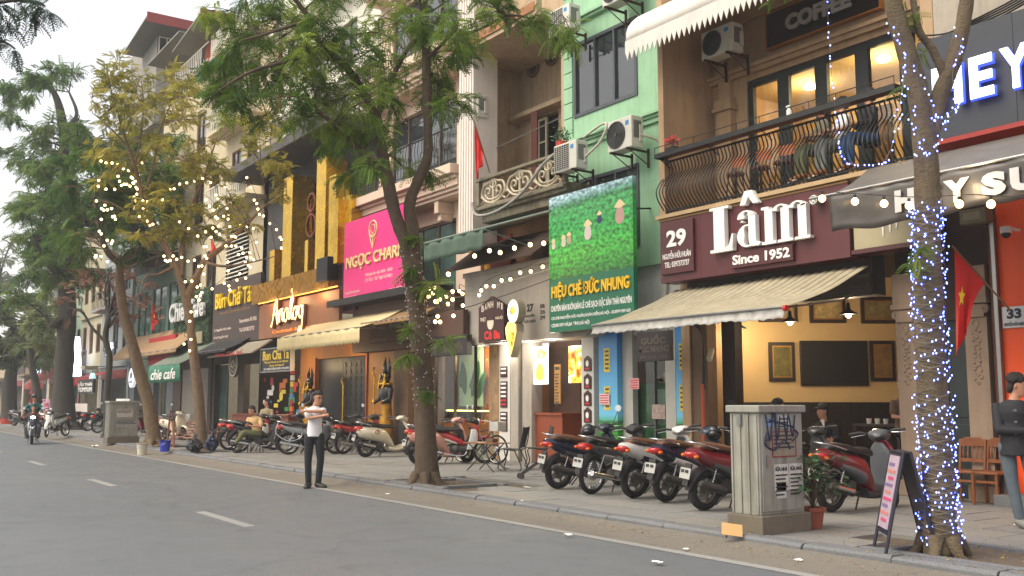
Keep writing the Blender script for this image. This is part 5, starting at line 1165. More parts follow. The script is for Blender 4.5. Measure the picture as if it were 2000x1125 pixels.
ops = [(DL+.5, DL+3.3, zB+.1, zB+2.9)] + [(DL+.8+1.9*i, DL+2.0+1.9*i, zB+4.2+3.5*k, zB+6.1+3.5*k) for i in range(2) for k in range(2)]
mb = MB(); wall_open(mb, DL-.2, AL+.55, 3.2, zB+11, 13.9, .25, ops); mb.build('wall', cream2, B)
for k in range(16):
    mb = MB(); z = zB+.15+.17*k; mb.hexa([(DL+.5, 13.8, z), (DL+3.3, 13.8, z), (DL+3.3, 13.9, z+.05), (DL+.5, 13.9, z+.05), (DL+.5, 13.79, z+.02), (DL+3.3, 13.79, z+.02), (DL+3.3, 13.9, z+.1), (DL+.5, 13.9, z+.1)]); mb.build('louvre', whitew, B)
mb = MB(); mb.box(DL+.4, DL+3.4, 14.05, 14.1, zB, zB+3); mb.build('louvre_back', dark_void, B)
shm = M('brown_shutter', (110, 74, 46), .7, var=.3)
for o_ in ops[1:]:
    window(B, o_[0], o_[1], o_[2], o_[3], 13.93, shm, glassd, 2, 1, .07, .08)
for k in range(3):
    z = zB+3.3+3.5*k; mb = MB(); mb.box(DL, AL+.4, 13.0, 13.9, z, z+.16); mb.build('balcony_slab', cream2, B, bev=.01)
    mb = MB(); mb.tube([(DL+.05, 13.05, z+1.1), (AL+.3, 13.05, z+1.1)], .03, 6); rl = mb.build('railing', whitew, B)
    for i in range(22): q = MB(); x = DL+.1+(AL-DL+.1)*i/21; q.tube([(x, 13.05, z+.16), (x, 13.05, z+.5), (x, 13.05, z+1.1)], [.02, .035, .02], 6); q.build('baluster', whitew, rl)
B = thing('noodle_shop_front', 'dark restaurant front with green glass, stickers and a wooden order window', 'shop front', (DL, YF, 0))
mb = MB(); wall_open(mb, DL, x0 if False else xa(585, YF, 800), 0, 4.6, YF+.05, .25, [(DL+.3, DL+3.2, 0, 3.1), (DL+3.9, xa(580, YF, 800), .95, 3.0)]); mb.build('wall', M('dark_mosaic_wall', (70, 58, 48), .7, var=.5, scale=9), B)
window(B, DL+.35, DL+1.5, PZ, 3.05, YF+.2, M('dark_green_frame', (34, 56, 46), .5), glassg, 1, 1, .08, .06, name='green_glass_door')
mb = MB(); mb.box(DL-1, AL+5, YF+2.5, YF+2.6, PZ, 4.5); mb.build('rear_wall', M('noodle_rear_wall', (60, 42, 30), .8, var=.4, scale=4), B)
mb = MB(); mb.box(DL+3.8, xa(582, YF, 800), YF-.35, YF+.1, PZ, 1.0); mb.box(DL+3.7, xa(584, YF, 800), YF-.42, YF+.1, 1.0, 1.05); mb.build('counter', M('counter_red_brown', (126, 62, 40), .5, var=.2), B)
stk = [(205, 40, 36), (236, 214, 60), (60, 140, 190), (220, 120, 40), (236, 230, 220), (60, 140, 70), (170, 40, 60)]
for i in range(26):
    px = 517+ (i*37 % 66); py = 742 + (i*23 % 76); v = W(px, py, Y=YF+.0); s = .07+.05*(i % 3); q = MB(); c = stk[i % 7]
    if i % 4 == 0: q.cyl((v.x, YF+.0, v.z), s, .01, 'Y', 14)
    else: q.box(v.x-s*1.6, v.x+s*1.6, YF-.004*(i % 3)-.005, YF+.003, v.z-s*.6, v.z+s*.6)
    q.build('sticker', M('sticker_%d' % (i % 7), c, .5), B)
for i in range(9): q = MB(); x = xa(572, YF-.0); q.box(x, x+.25, YF-.03, YF+.04, .95+.22*i, 1.13+.22*i); q.build('photo_tile', M('sticker_%d' % (i*3 % 7), stk[i*3 % 7], .5), B)
point('kitchen_lamp', (DL+5, YF+1.2, 2.7), 35, (1, .8, .5), .15, B)
S = thing('round_logo_sign', 'round dark hanging sign with a pale food drawing beside the green glass door', 'sign', (DL+2, 12.5, 3))
v = W(458, 711, Y=12.6); mb = MB(); mb.cyl((v.x, 12.6, v.z), .5, .1, 'Y', 32); mb.build('disc', M('sign_dark_disc', (50, 48, 44), .5), S)
mb = MB(); mb.ring((v.x, 12.54, v.z), .45, .03, 'Y', 32, 5, .4); mb.ring((v.x, 12.54, v.z), .3, .015, 'Y', 28, 5, .4); mb.tube([(v.x-.2, 12.54, v.z-.05), (v.x+.05, 12.54, v.z+.15), (v.x+.2, 12.54, v.z+.0), (v.x, 12.54, v.z-.15), (v.x-.2, 12.54, v.z-.05)], .035, 5); mb.build('emblem', M('pale_tan_print', (190, 180, 156), .6), S)
signbox('hanging_menu_sign', 'black hanging sign with yellow Bun Cha Ta letters and number 21', 511, 684, 726, 568, 12.2, M('sign_black', (26, 22, 20), .5), [('Bun Cha Ta', .06, .94, .5, .93, ye, .02, .01), ('"Street food at its finest', .1, .92, .36, .46, ye, .02, .004), ('food of Hanoi"', .3, .8, .2, .3, ye, .02, .004), ('21 NGUYEN HUU HUAN', .1, .95, .05, .15, letter_w, .02, .004)], rim=steel)
S = thing('slanted_panel_sign', 'slanted pale fascia with faded red script under the brown restaurant sign', 'sign', (DL+3, 12.6, 3.2))
x0, x1 = xa(424, 12.4, 680), xa(512, 12.4, 670); zt = e[2]
mb = MB(); mb.hexa([(x0, 12.0, zt-.55), (x1, 12.0, zt-.55), (x1, 12.06, zt-.57), (x0, 12.06, zt-.57), (x0, 12.74, zt-.05), (x1, 12.74, zt-.05), (x1, 12.79, zt-.08), (x0, 12.79, zt-.08)]); mb.build('panel', M('pale_soiled_panel', (150, 142, 126), .7, var=.2), S)
text('Nem Cua Bể', x0+1, x1-.8, zt-.57, zt-.38, 11.995, M('red_print', (190, 40, 40), .6), S, bold=.02, shear=.3)
EL, ER = xa(342, YF, 640), DL
hedge = leaf_mat('hedge_leaf', (36, 60, 36), (58, 92, 54), (90, 122, 74), .2)
S, e2 = signbox('hedge_sign', 'leafy green wall sign with white Chie Cafe letters', 342, 580, 690, 412, 12.8, M('hedge_backing', (40, 56, 38), .9), [])
q = MB(); random.seed(5)
for i in range(3600):
    x = random.uniform(e2[0], e2[1]); z = random.uniform(e2[2], e2[3]); y = 12.79-random.random()*.12; s = random.uniform(.04, .08); a = random.uniform(0, 6.3); b = random.uniform(-.6, .6)
    u = Vector((cos(a), b*.5, sin(a)))*s; v_ = Vector((-sin(a), b, cos(a)))*s*.5; c = Vector((x, y, z)); q.add([c-u, c-v_, c+u, c+v_], [(0, 1, 2, 3)])
q.build('leaves', M('hedge_green', (58, 90, 54), .6, var=.5, scale=12), S, kind='stuff')
text('Chie Cafe', e2[0]+.2, e2[1]-.1, e2[2]+.52*(e2[3]-e2[2]), e2[2]+.85*(e2[3]-e2[2]), 12.6, M('grey_white_letters', (200, 200, 196), .5), S, depth=.1, bold=.03)
q = MB(); q.box(e2[1]-1.7, e2[1]-.5, 12.6, 12.66, e2[2]+.25, e2[2]+.75); q.build('cream_plate', M('plate_tan', (150, 142, 110), .6), S)
grey_teal = M('grey_green_glass_wall', (96, 122, 108), .4, var=.3, scale=.8)
B = thing('tin_roof_house', 'very tall narrow house with red tin roofs and caged top floor above the trees', 'building', (EL, YF, 0))
zT = Zat(110, -55, 14)
ops = [(EL+1+2.2*i, EL+2.4+2.2*i, 6.4+3.5*k, 8.4+3.5*k) for i in range(2) for k in range(3)]
mb = MB(); wall_open(mb, EL-5, DL-.2, 3.2, 17.6, 14.0, .3, ops); mb.box(EL-5, EL-4.8, 14.3, 26, 0, 17.6); mb.build('wall', cream2, B)
for o_ in ops: window(B, o_[0], o_[1], o_[2], o_[3], 14.04, shm, glassd, 2, 0, .07, .08)
tin = M('red_tin_roof', (140, 52, 48), .5, .2, .2, 1, streak=.2); tinu = M('tin_underside', (120, 118, 112), .6, .2, .2); orw = M('orange_tin_wall', (196, 96, 60), .6, var=.15)
def P_(px, py, Y): v = W(px, py, Y=Y); return (v.x, v.y, v.z)
gb = M('grey_board_wall', (150, 146, 136), .8, var=.15, streak=.4)
xr0, xr1 = xa(257, 14, 110), W(308, 60, Y=14).x
ze = Zat(110, xr0, 14); pe = P_(240, 106, 12.9); pr = P_(286, 30, 12.9)
mb = MB(); mb.hexa([(xr0, 14, 17), (xr1, 14, 17), (xr1, 24, 17), (xr0, 24, 17), (xr0, 14, ze-.1), (xr1, 14, ze+.6), (xr1, 24, ze+.6), (xr0, 24, ze-.1)]); mb.build('top_storey', gb, B)
mb = MB(); mb.hexa([(pe[0], 12.9, pe[2]), (pr[0]+.3, 12.9, pr[2]-.1), (pr[0]+.3, 25, pr[2]-.1), (pe[0], 25, pe[2]), (pe[0], 12.9, pe[2]+.07), (pr[0]+.3, 12.9, pr[2]), (pr[0]+.3, 25, pr[2]), (pe[0], 25, pe[2]+.07)]); mb.build('sloped_roof', tinu, B)
mb = MB(); mb.box(pr[0]+.3, pr[0]+.38, 12.85, 25, pr[2]-.45, pr[2]+.1); mb.build('roof_edge', tin, B)
zc1 = ze+.6
for i in range(16): mb = MB(); y = 14.1+i*.42; mb.tube([(xr1+.06, y, zc1-2.6), (xr1+.06, y, pr[2]-.3)], .035, 5); mb.build('cage_bar', whitew, B)
for z in (zc1-2.6, zc1-1.2, zc1-.1): mb = MB(); mb.tube([(xr1+.1, 14.1, z), (xr1+.1, 20.6, z)], .035, 5); mb.build('cage_rail', whitew, B)
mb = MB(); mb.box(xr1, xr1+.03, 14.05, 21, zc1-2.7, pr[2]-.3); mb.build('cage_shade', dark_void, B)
qe = P_(336, 103, 12.4); qr = P_(389, 25, 12.4)
mb = MB(); mb.hexa([(qe[0], 12.4, qe[2]), (qr[0]+.3, 12.4, qr[2]-.1), (qr[0]+.3, 24, qr[2]-.1), (qe[0], 24, qe[2]), (qe[0], 12.4, qe[2]+.07), (qr[0]+.3, 12.4, qr[2]), (qr[0]+.3, 24, qr[2]), (qe[0], 24, qe[2]+.07)]); mb.build('sloped_roof', tinu, B)
mb = MB(); mb.box(qr[0]+.3, qr[0]+.38, 12.35, 24, qr[2]-.4, qr[2]+.1); mb.build('roof_edge', tin, B)
xo = W(434, 60, Y=13.6).x
mb = MB(); mb.hexa([(qe[0]+1.2, 13.6, 17.3), (xo, 13.6, 17.3), (xo, 24, 17.3), (qe[0]+1.2, 24, 17.3), (qe[0]+1.2, 13.6, qe[2]+.5), (xo, 13.6, qr[2]-.5), (xo, 24, qr[2]-.5), (qe[0]+1.2, 24, qe[2]+.5)]); mb.build('upper_store', orw, B)
for i in range(24): mb = MB(); y = 13.7+i*.32; mb.box(xo, xo+.05, y, y+.18, 15, qr[2]-.3); mb.build('corrugated_sheet', orw, B)
mb = MB(); zl = qe[2]
for i in range(15): x = qe[0]-1+i*.28; mb.tube([(x, 12.9, zl-2.2), (x, 12.9, zl-.6)], .022, 5)
for z in (zl-2.2, zl-1.4, zl-.6): mb.tube([(qe[0]-1, 12.88, z), (qe[0]+4, 12.88, z)], .03, 5)
mb.build('balcony_cage', whitew, B)
lo = P_(288, 128, 12.6); hi = P_(350, 62, 12.6)
mb = MB(); mb.hexa([(lo[0], 12.6, lo[2]), (hi[0], 12.6, hi[2]), (hi[0], 14.5, hi[2]), (lo[0], 14.5, lo[2]), (lo[0], 12.6, lo[2]+.08), (hi[0], 12.6, hi[2]+.08), (hi[0], 14.5, hi[2]+.08), (lo[0], 14.5, lo[2]+.08)]); mb.build('lean_to_roof', tinu, B)
tarp = M('teal_tarpaulin', (10, 122, 136), .6, var=.2)
p1, p2 = P_(355, 172, 12.2), P_(428, 108, 12.2)
mb = MB(); mb.grid(lambda u, v: (p1[0]+(p2[0]-p1[0])*u, 12.2+.9*v, p1[2]+(p2[2]-p1[2])*u - .1*sin(u*14)*.6 + .55*v), 24, 4); mb.build('tarpaulin', tarp, B, smooth=60, solid=.02)
B = thing('shuttered_shop', 'shop with closed grey roller shutter under a black awning', 'shop front', (EL, YF, 0))
mb = MB(); s0, s1 = xa(352, YF, 780), xa(405, YF, 780); wall_open(mb, EL, ER, 0, 4.4, YF, .3, [(s0, s1, 0, 3.0)]); mb.build('wall', M('dim_brick_brown', (70, 56, 50), .8, var=.3), B)
for i in range(27): mb = MB(); z = PZ+.02+.105*i; mb.box(s0, s1, YF+.06+.008*(i % 2), YF+.1, z, z+.1); mb.build('shutter_slat', M('shutter_slat_grey', (124, 116, 106), .5, .3, .15), B)
x0, x1 = xa(372, 11.9, 690), xa(440, 11.9, 690); zf = Zat(705, x0, 11.9)
awning('black_awning', 'sagging black awning between the green cafe awning and the restaurant', x0, x1, 12.8, zf+.75, 11.9, zf+.3, .1, M('black_canvas', (34, 36, 36), .8))
x0, x1 = xa(291, 11.4, 720), xa(352, 11.4, 715); zf = Zat(716, x0, 11.4)
A = awning('chie_cafe_awning', 'grey green awning with chie cafe written on its hanging edge', x0, x1, 12.9, zf+.95, 11.4, zf, .72, M('grey_green_canvas', (110, 120, 104), .8, var=.15, streak=.3), val_mt=M('sea_green_canvas', (52, 118, 92), .7, var=.08))
text('chie cafe', x0+.5, x1-.5, zf-.6, zf-.15, 11.36, letter_w, A, bold=.02, shear=.25)
FL, FR = xa(258, YF, 640), EL
B = thing('teal_glazed_house', 'green glazed shophouse with open casements beyond the hedge sign', 'building', (FL, YF, 0))
zb3 = 4.7
ops = [(FL+.8+2.9*i, FL+3.3+2.9*i, zb3, zb3+2.7) for i in range(3)]
mb = MB(); wall_open(mb, FL, FR, 3, 8.4, YF+.1, .25, ops); mb.build('wall', M('dull_teal_wall', (104, 128, 112), .7, var=.15, streak=.3), B)
for o_ in ops: window(B, o_[0], o_[1], o_[2], o_[3], YF+.12, framed, glassg, 2, 0, .08, .08)
mb = MB(); mb.box(FL+3, FR, YF-1.5, YF+.3, 8.6, 8.75); mb.hexa([(FL+2, YF-1.9, 8.0), (FR, YF-1.9, 8.0), (FR, YF, 8.9), (FL+2, YF, 8.9), (FL+2, YF-1.9, 8.1), (FR, YF-1.9, 8.1), (FR, YF, 9.0), (FL+2, YF, 9.0)]); mb.build('rusted_canopy', M('rusted_sheet', (88, 70, 56), .9, var=.35, scale=3), B)
mb = MB(); wall_open(mb, FL, FR, 0, 3, YF+.0, .3, [(FL+1, FL+4, 0, 2.8), (FL+4.8, FR-1, 0, 2.9)]); mb.build('street_wall', M('grey_blue_wall', (96, 104, 108), .7, var=.2), B)
for k in range(5): mb = MB(); x = FL+4.9+k*.5; mb.box(x, x+.06, YF-.02, YF+.0, PZ, 2.9); mb.build('window_bar', framed, B)
mb = MB(); mb.box(FL, FR, YF+1.2, YF+1.3, PZ, 3); mb.build('rear_wall', M('rear_blue_grey', (120, 140, 150), .6, var=.6, scale=2), B)
bn = M('red_banner_cloth', (170, 26, 26), .6, var=.1)
signbox('red_beer_banner', 'red banner with faded BIA letters under the brown awning', 291, 662, 712, 342, 12.5, bn, [('BIA GIA BƯỚNG', .1, .95, .3, .8, M('faded_print', (150, 90, 84), .6), .03, .004)])
x0, x1 = xa(215, 11.9, 700), xa(345, 11.9, 660); zf = Zat(700, x0, 11.9)
awning('tan_awning', 'dusty tan awning over the pavement between the second tree and the red banner', x0, x1, 13.0, zf+1.1, 11.9, zf, .15, M('dusty_brown_canvas', (160, 128, 92), .8, var=.2, streak=.3))
def house(name, label, pxL, pxR, top, col, seed, fl=3.3, nw=3, bal=True, gm=None, Yf=YF):
    random.seed(seed); x0, x1 = xa(pxL, Yf, 640), xa(pxR, Yf, 640)
    B = thing(name, label, 'building', (x0, Yf, 0)); m_ = M(name + '_wall_%d' % seed, col, .8, var=.1, scale=.6, streak=.4)
    nf = max(1, int((top-3.6)/fl)); ops = [(x0+(x1-x0)*(i+.22)/nw, x0+(x1-x0)*(i+.78)/nw, 3.6+fl*k+.9, 3.6+fl*k+2.7) for k in range(nf) for i in range(nw)]
    mb = MB(); wall_open(mb, x0+.02, x1-.02, 0, top, Yf, .3, ops + [(x0+.5, x1-.5, 0, 2.8)]); mb.box(x0+.02, x0+.25, Yf+.3, Yf+10, 0, top); mb.box(x0, x1, Yf+.3, Yf+10, top-.3, top-.05); mb.build('wall', m_, B)
    for o_ in ops: window(B, *o_, Yf+.05, framed if seed % 2 else shm, gm or glassd, 2, 0, .09, .08)
    for k in range(nf):
        z = 3.5+fl*k
        if bal and (k+seed) % 2 == 0:
            mb = MB(); mb.box(x0+.4, x1-.4, Yf-.8, Yf, z, z+.15); mb.build('balcony_slab', m_, B)
            mb = MB(); mb.tube([(x0+.5, Yf-.75, z+1.1), (x1-.5, Yf-.75, z+1.1)], .03, 5)
            for i in range(18): x = x0+.5+(x1-x0-1)*i/17; mb.tube([(x, Yf-.75, z+.15), (x, Yf-.75, z+1.1)], .018, 4)
            mb.build('railing', black, B)
        else: mb = MB(); mb.box(x0, x1, Yf-.15, Yf, z, z+.18); mb.build('string_course', m_, B)
    mb = MB(); mb.box(x0-.1, x1, Yf-.3, Yf+.3, top, top+.25); mb.build('cornice', m_, B)
    mb = MB(); mb.box(x0+.5, x1-.5, Yf+1.4, Yf+1.5, PZ, 2.9); mb.build('shop_interior', M('shop_inside_%d' % (seed % 3), ((150, 150, 140), (90, 80, 66), (170, 160, 130))[seed % 3], .7, var=.5, scale=1.5), B)
    mb = MB(); mb.box(x0+.5, x1-.5, Yf-.05, Yf+.05, 2.8, 3.3); mb.build('fascia', M('fascia_%d' % (seed % 3), ((60, 70, 76), (120, 40, 36), (70, 64, 50))[seed % 3], .6), B)
    return B
house('grey_blue_shophouse', 'grey blue shophouse with illuminated lettering beyond the tan awning', 200, 256, 11.5, (150, 156, 158), 1, gm=glassg)
house('yellow_grey_shophouse', 'yellowish grey shophouse with rusty balconies behind the thin bare tree', 160, 200, 12.5, (176, 168, 140), 2)
house('pale_green_shophouse', 'pale green house front behind the thickest trunk', 128, 160, 10, (150, 172, 150), 3)
house('cream_far_house', 'cream far house left of the thickest trunk', 100, 128, 8.5, (190, 180, 150), 4, nw=2)
house('tall_grey_far_house', 'tall grey house in the far row', 76, 100, 13, (160, 160, 160), 5)
house('brown_far_house', 'brownish low far house near the street end', 52, 76, 7.5, (130, 112, 90), 6)
house('white_far_house', 'white low building at the far end of the row', 20, 52, 6, (200, 196, 186), 7)
house('beige_far_house', 'beige low building beyond the farthest tree at the left edge', -30, 20, 5.5, (180, 166, 140), 8)
sg = glow('lit_white_sign', (225, 235, 255), 1.8)
S = thing('lit_bell_sign', 'glowing white bell shaped light on the facade right of the thickest trunk', 'sign', (-70, 12.5, 4)); v = W(142, 735, Y=12.6)
mb = MB(); mb.prism([(v.x-1.1, v.z), (v.x+1.1, v.z), (v.x+.8, v.z+1.2), (v.x+.35, v.z+2.1), (v.x, v.z+2.5), (v.x-.35, v.z+2.1), (v.x-.8, v.z+1.2)], 12.6, 12.9); mb.build('light_panel', sg, S)
mb = MB(); mb.box(v.x-1.6, v.x-1.12, 12.62, 12.9, v.z, v.z+1.9); mb.build('blue_side', glow('lit_blue', (60, 80, 255), 1.4), S)
signbox('lit_vertical_sign', 'blue white lit letters on the grey blue shophouse', 205, 670, 697, 223, 12.6, M('grey_blue_wall', (96, 104, 108), .7), [('BAR', .05, .95, .52, .95, sg, .04, .03), ('37', .2, .8, .05, .45, sg, .04, .03)])
S, e = signbox('tomyum_sign', 'black and red LẨU THÁI TOMYUM sign on a pavement pole', 152, 742, 768, 182, 11.6, M('sign_black', (26, 22, 20), .5), [('LẨU THÁI', .06, .94, .5, .85, letter_w, .04, .02), ('TOMYUM', .06, .94, .08, .42, letter_w, .04, .02)]); q = MB(); q.tube([(e[0]+.2, 11.68, PZ), (e[0]+.2, 11.68, e[2])], .05, 8); q.build('post', M('red_post', (150, 30, 30), .5), S)
x0, x1 = xa(146, 12.0, 735), xa(182, 12.0, 735); awning('small_red_awning', 'small bright red awning above the black TOMYUM sign', x0, x1, 12.8, Zat(729, x0, 12), 12.0, Zat(738, x0, 12), .5, bn)
for (px, py, lab, cc) in ((180, 748, 'round pale blue hanging sign with a green hill emblem', (180, 220, 220)), (259, 738, 'round white hanging sign with a dark flower emblem beside the leaning trunk', (225, 228, 240))):
    v = W(px, py, Y=11.8); S = thing('round_sign', lab, 'sign', (v.x, 11.8, v.z), group='round hanging shop signs')
    mb = MB(); mb.cyl(v, .46 if px > 200 else .55, .14, 'Y', 32); mb.build('disc', glow('round_sign_face_%d' % px, cc, .35), S)
    mb = MB(); mb.ball((v.x, v.y-.08, v.z+.12), .16, .02, .16); mb.build('emblem', M('emblem_%d' % px, (40, 44, 60) if px > 200 else (40, 150, 120), .5), S)
    text('AMI CAFE' if px > 200 else 'TEA HILL', v.x-.3, v.x+.3, v.z-.26, v.z-.12, v.y-.072, M('slate_print', (70, 70, 90), .5), S, bold=.02)
    mb = MB(); mb.tube([(v.x, 11.8, v.z+.45), (v.x, 11.8, v.z+.9), (v.x, 13.5, v.z+.9)], .02, 6); mb.build('bracket', black, S)
x0, x1 = xa(64, 12, 740), xa(103, 12, 730); zf = Zat(748, x0, 12); awning('far_red_awning', 'faded red awning far down the street left of the thickest trunk', x0, x1, 13, zf+1.2, 11.5, zf, .5, M('faded_red_canvas', (176, 84, 74), .8))
signbox('far_blue_sign', 'blue and white lit sign far down the street', 66, 716, 733, 84, 12.5, M('navy_sign', (20, 26, 70), .5), [('AMON', .05, .95, .2, .8, sg, .04, .02)])
signbox('poster_stand', 'pink and red poster standing on the far pavement behind the red ribbon', 71, 780, 808, 97, 10.5, M('pink_poster', (206, 150, 170), .7), [('LE THI TRINH', .08, .92, .5, .75, bn, .04, .004), ('MARTIN', .3, .7, .8, .95, nv, .03, .004)], dep=.05)
signbox('cut_out_poster', 'pale standee printed with a woman portrait among parked motorbikes', 146, 788, 812, 170, 11.5, M('standee_pale', (206, 196, 186), .6, var=.2), [], dep=.05)
signbox('amen_sign', 'small white sign board behind the second utility cabinet', 227, 779, 793, 252, 9.6, letter_w, [('AMEN', .15, .85, .25, .6, M('slate_print', (70, 70, 90), .5), .03, .004)], dep=.04)
# ================================================================ trees
import numpy as np
rng = np.random.default_rng(4)
def frond_template(pairs, L, lw, ll, droop):
    vs = []; fs = []
    for i in range(pairs):
        t = (i + 1) / pairs; x = L*t; z = -droop*L*t*t; l_ = ll*(1 - .55*abs(t-.45))
        for sg in (-1, 1):
            b = len(vs); a = radians(62); dx, dy = cos(a)*l_, sg*sin(a)*l_
            vs += [(x, 0, z), (x+dx*.5-lw*.5, dy*.5, z+.01), (x+dx, dy, z-l_*.25), (x+dx*.5+lw*.5, dy*.5+sg*lw*.1, z+.008)]; fs.append((b, b+1, b+2, b+3))
    b = len(vs); vs += [(0, -.004, 0), (0, .004, 0), (L, .002, -droop*L), (L, -.002, -droop*L)]; fs.append((b, b+1, b+2, b+3))
    return np.array(vs), np.array(fs)
def foliage_mesh(name, pts, dirs, scale, tint, T, mat, parent):
    """many fronds as one mesh: pts (n,3), dirs (n,3) growth directions"""
    V, Fc = T; n = len(pts)
    d = dirs / np.linalg.norm(dirs, axis=1, keepdims=True)
    up = np.tile([0, 0, 1.0], (n, 1)) + rng.normal(0, .45, (n, 3)); s = np.cross(up, d); s /= np.linalg.norm(s, axis=1, keepdims=True); u = np.cross(d, s)
    P = pts[:, None, :] + (V[None, :, 0:1]*d[:, None, :] + V[None, :, 1:2]*s[:, None, :] + V[None, :, 2:3]*u[:, None, :]) * scale[:, None, None]
    org = np.array(ORG.get(parent.name, (0, 0, 0))); P = P.reshape(-1, 3) - org
    F_ = (Fc[None] + (np.arange(n)*len(V))[:, None, None]).reshape(-1, 4)
    me = bpy.data.meshes.new(name); me.vertices.add(len(P)); me.vertices.foreach_set('co', P.astype(np.float32).ravel())
    me.loops.add(F_.size); me.loops.foreach_set('vertex_index', F_.astype(np.int32).ravel())
    me.polygons.add(len(F_)); me.polygons.foreach_set('loop_start', np.arange(0, F_.size, 4, dtype=np.int32)); me.polygons.foreach_set('loop_total', np.full(len(F_), 4, dtype=np.int32))
    at = me.attributes.new('tint', 'FLOAT', 'POINT'); tt = np.repeat(tint, len(V)) + rng.normal(0, .08, n*len(V)); at.data.foreach_set('value', np.clip(tt, 0, 1).astype(np.float32))
    me.materials.append(mat); me.update(); me.validate()
    return link(name, me, parent, kind='stuff')
def bark(name, c, lich=(120, 118, 100)):
    mt = M(name, c, .9, var=.35, scale=9, bump=.9, streak=.35, dirt=lich); return mt
barkA = bark('bark_grey_brown', (82, 66, 50), (112, 100, 80)); barkB = bark('bark_lit_tree', (94, 80, 60), (132, 122, 98)); barkC = bark('bark_orange_grey', (112, 92, 70), (140, 124, 100)); barkE = bark('bark_dark', (62, 58, 50), (90, 84, 72))
def limb(mb, pts, rs, n=14, seed=0, k=6, rough=.10):
    P = catmull(pts, k); m_ = len(P); R_ = [rs[0]]*m_
    for i in range(m_):
        t = i/(m_-1)*(len(rs)-1); a = int(min(t, len(rs)-2)); f = t-a; R_[i] = rs[a]*(1-f)+rs[a+1]*f
    rings = []; t0 = (P[1]-P[0]).normalized(); u = t0.cross(Vector((0, 1, .1))).normalized()
    for i, p in enumerate(P):
        t = (P[min(i+1, m_-1)]-P[max(i-1, 0)]).normalized(); u = (u-t*u.dot(t)).normalized(); v = t.cross(u); ring = []
        for j in range(n):
            a = 2*pi*j/n; nn = noise.noise(Vector((cos(a)*1.6, sin(a)*1.6, i*.3+seed*7.1)))+.5*noise.noise(Vector((cos(a)*4, sin(a)*4, i*.9+seed)))
            ring.append(p + (u*cos(a)+v*sin(a))*R_[i]*(1+rough*nn*1.6))
        rings.append(ring)
    mb.loft(rings); return P
def make_tree(name, label, base_px, D, limbs, clusters, T, mat, bmat, tw=.012, sub=7, fr=9, fscale=1.0, spread=.9, tint=(.5, .25), group='street trees along the kerb', seed=0, flare=1.0, ddir=.35, root=True):
    rg = random.Random(seed); b = W(*base_px, Z=PZ) if D is None else W(*base_px, D=D)
    base = Vector((b.x, b.y, PZ)); D0 = base.dot(FH); px_m = D0/1912
    t = thing(name, label, 'tree', tuple(base), group=group)
    mb = MB(); nodes = []
    for li, (pl, rs) in enumerate(limbs):
        pts = [W(x, y, D=D0 + (e[0] if e else 0)) for x, y, *e in pl]
        if li == 0 and root:
            pts[0] = base + Vector((0, 0, -.05)); r0 = rs[0]
            pts = [pts[0], pts[0].lerp(pts[1], .06), pts[0].lerp(pts[1], .2)] + pts[1:]; rs = [r0*2.0*flare, r0*1.3*flare, r0*1.04] + list(rs[1:])
        P = limb(mb, pts, rs, seed=seed+li); nodes += [(p, rs[-1]) for p in P[len(P)//4 if li == 0 else 0:]]
    if root:
        for k in range(6):
            a = k*pi/3 + rg.random(); r0 = limbs[0][1][0]
            mb.tube([base + Vector((cos(a)*r0*.9, sin(a)*r0*.9, .16)), base + Vector((cos(a)*r0*1.5, sin(a)*r0*1.5, .0)), base + Vector((cos(a+.3)*r0*2.1, sin(a+.3)*r0*2.1, -.07))], [r0*.5, r0*.3, r0*.14], 7)
    mb.build('trunk', bmat, t, smooth=80)
    tb = MB(); pts = []; dirs = []; tints = []
    for cl in clusters:
        x, y, r = cl[:3]; k = cl[3] if len(cl) > 3 else 1.0; dd = cl[4] if len(cl) > 4 else rg.uniform(-1.5, 1.5)*spread
        c = W(x, y, D=D0+dd); R_ = r*px_m; n = min(nodes, key=lambda q: (q[0]-c).length + max(0, q[0].z-c.z)*.6)
        a = n[0]; mid = (a+c)/2 + Vector((rg.uniform(-.1, .1), rg.uniform(-.1, .1), .12))*(c-a).length
        ln = (c-a).length; L1 = catmull([a, mid, c], 4)
        if ln > .25: tb.tube(L1, [max(tw*.8, min(n[1]*.7, .02+.018*ln))*(1-.75*i/(len(L1)-1)) for i in range(len(L1))], 5)
        ct = tint[0] + rg.uniform(-1, 1)*tint[1]
        for s_ in range(max(2, int(sub*k))):
            d = Vector((rg.gauss(0, 1), rg.gauss(0, 1), rg.gauss(0, .75))).normalized(); e = c + d*R_*rg.uniform(.5, 1.05)
            st = L1[rg.randrange(len(L1)//2, len(L1))]; m2 = (st+e)/2 + Vector((0, 0, .08*R_)); sp = catmull([st, m2, e], 3)
            tb.tube(sp, [tw*(1-.7*i/(len(sp)-1)) for i in range(len(sp))], 4, cap=False)
            for f in range(max(1, int(fr*rg.uniform(.7, 1.3)))):
                q = sp[rg.randrange(1, len(sp))].lerp(sp[-1], rg.random()*.6) + Vector((rg.gauss(0, 1), rg.gauss(0, 1), rg.gauss(0, .8)))*.12*R_
                dv = (e-st).normalized()*.6 + Vector((rg.gauss(0, .8), rg.gauss(0, .8), rg.gauss(-ddir, .4)))
                pts.append(q); dirs.append(dv); tints.append(min(1, max(0, ct + rg.gauss(0, .12))))
    if tb.v: tb.build('twigs', bmat, t, smooth=80, kind='stuff')
    if pts:
        n = len(pts); foliage_mesh('crown', np.array([tuple(p) for p in pts]), np.array([tuple(d) for d in dirs]), fscale*rng.uniform(.7, 1.25, n), np.array(tints), T, mat, t)
    return t, nodes
TF = frond_template(8, .30, .034, .085, .35)      # feathery frond, near trees
TM = frond_template(6, .36, .075, .15, .3)        # middle distance
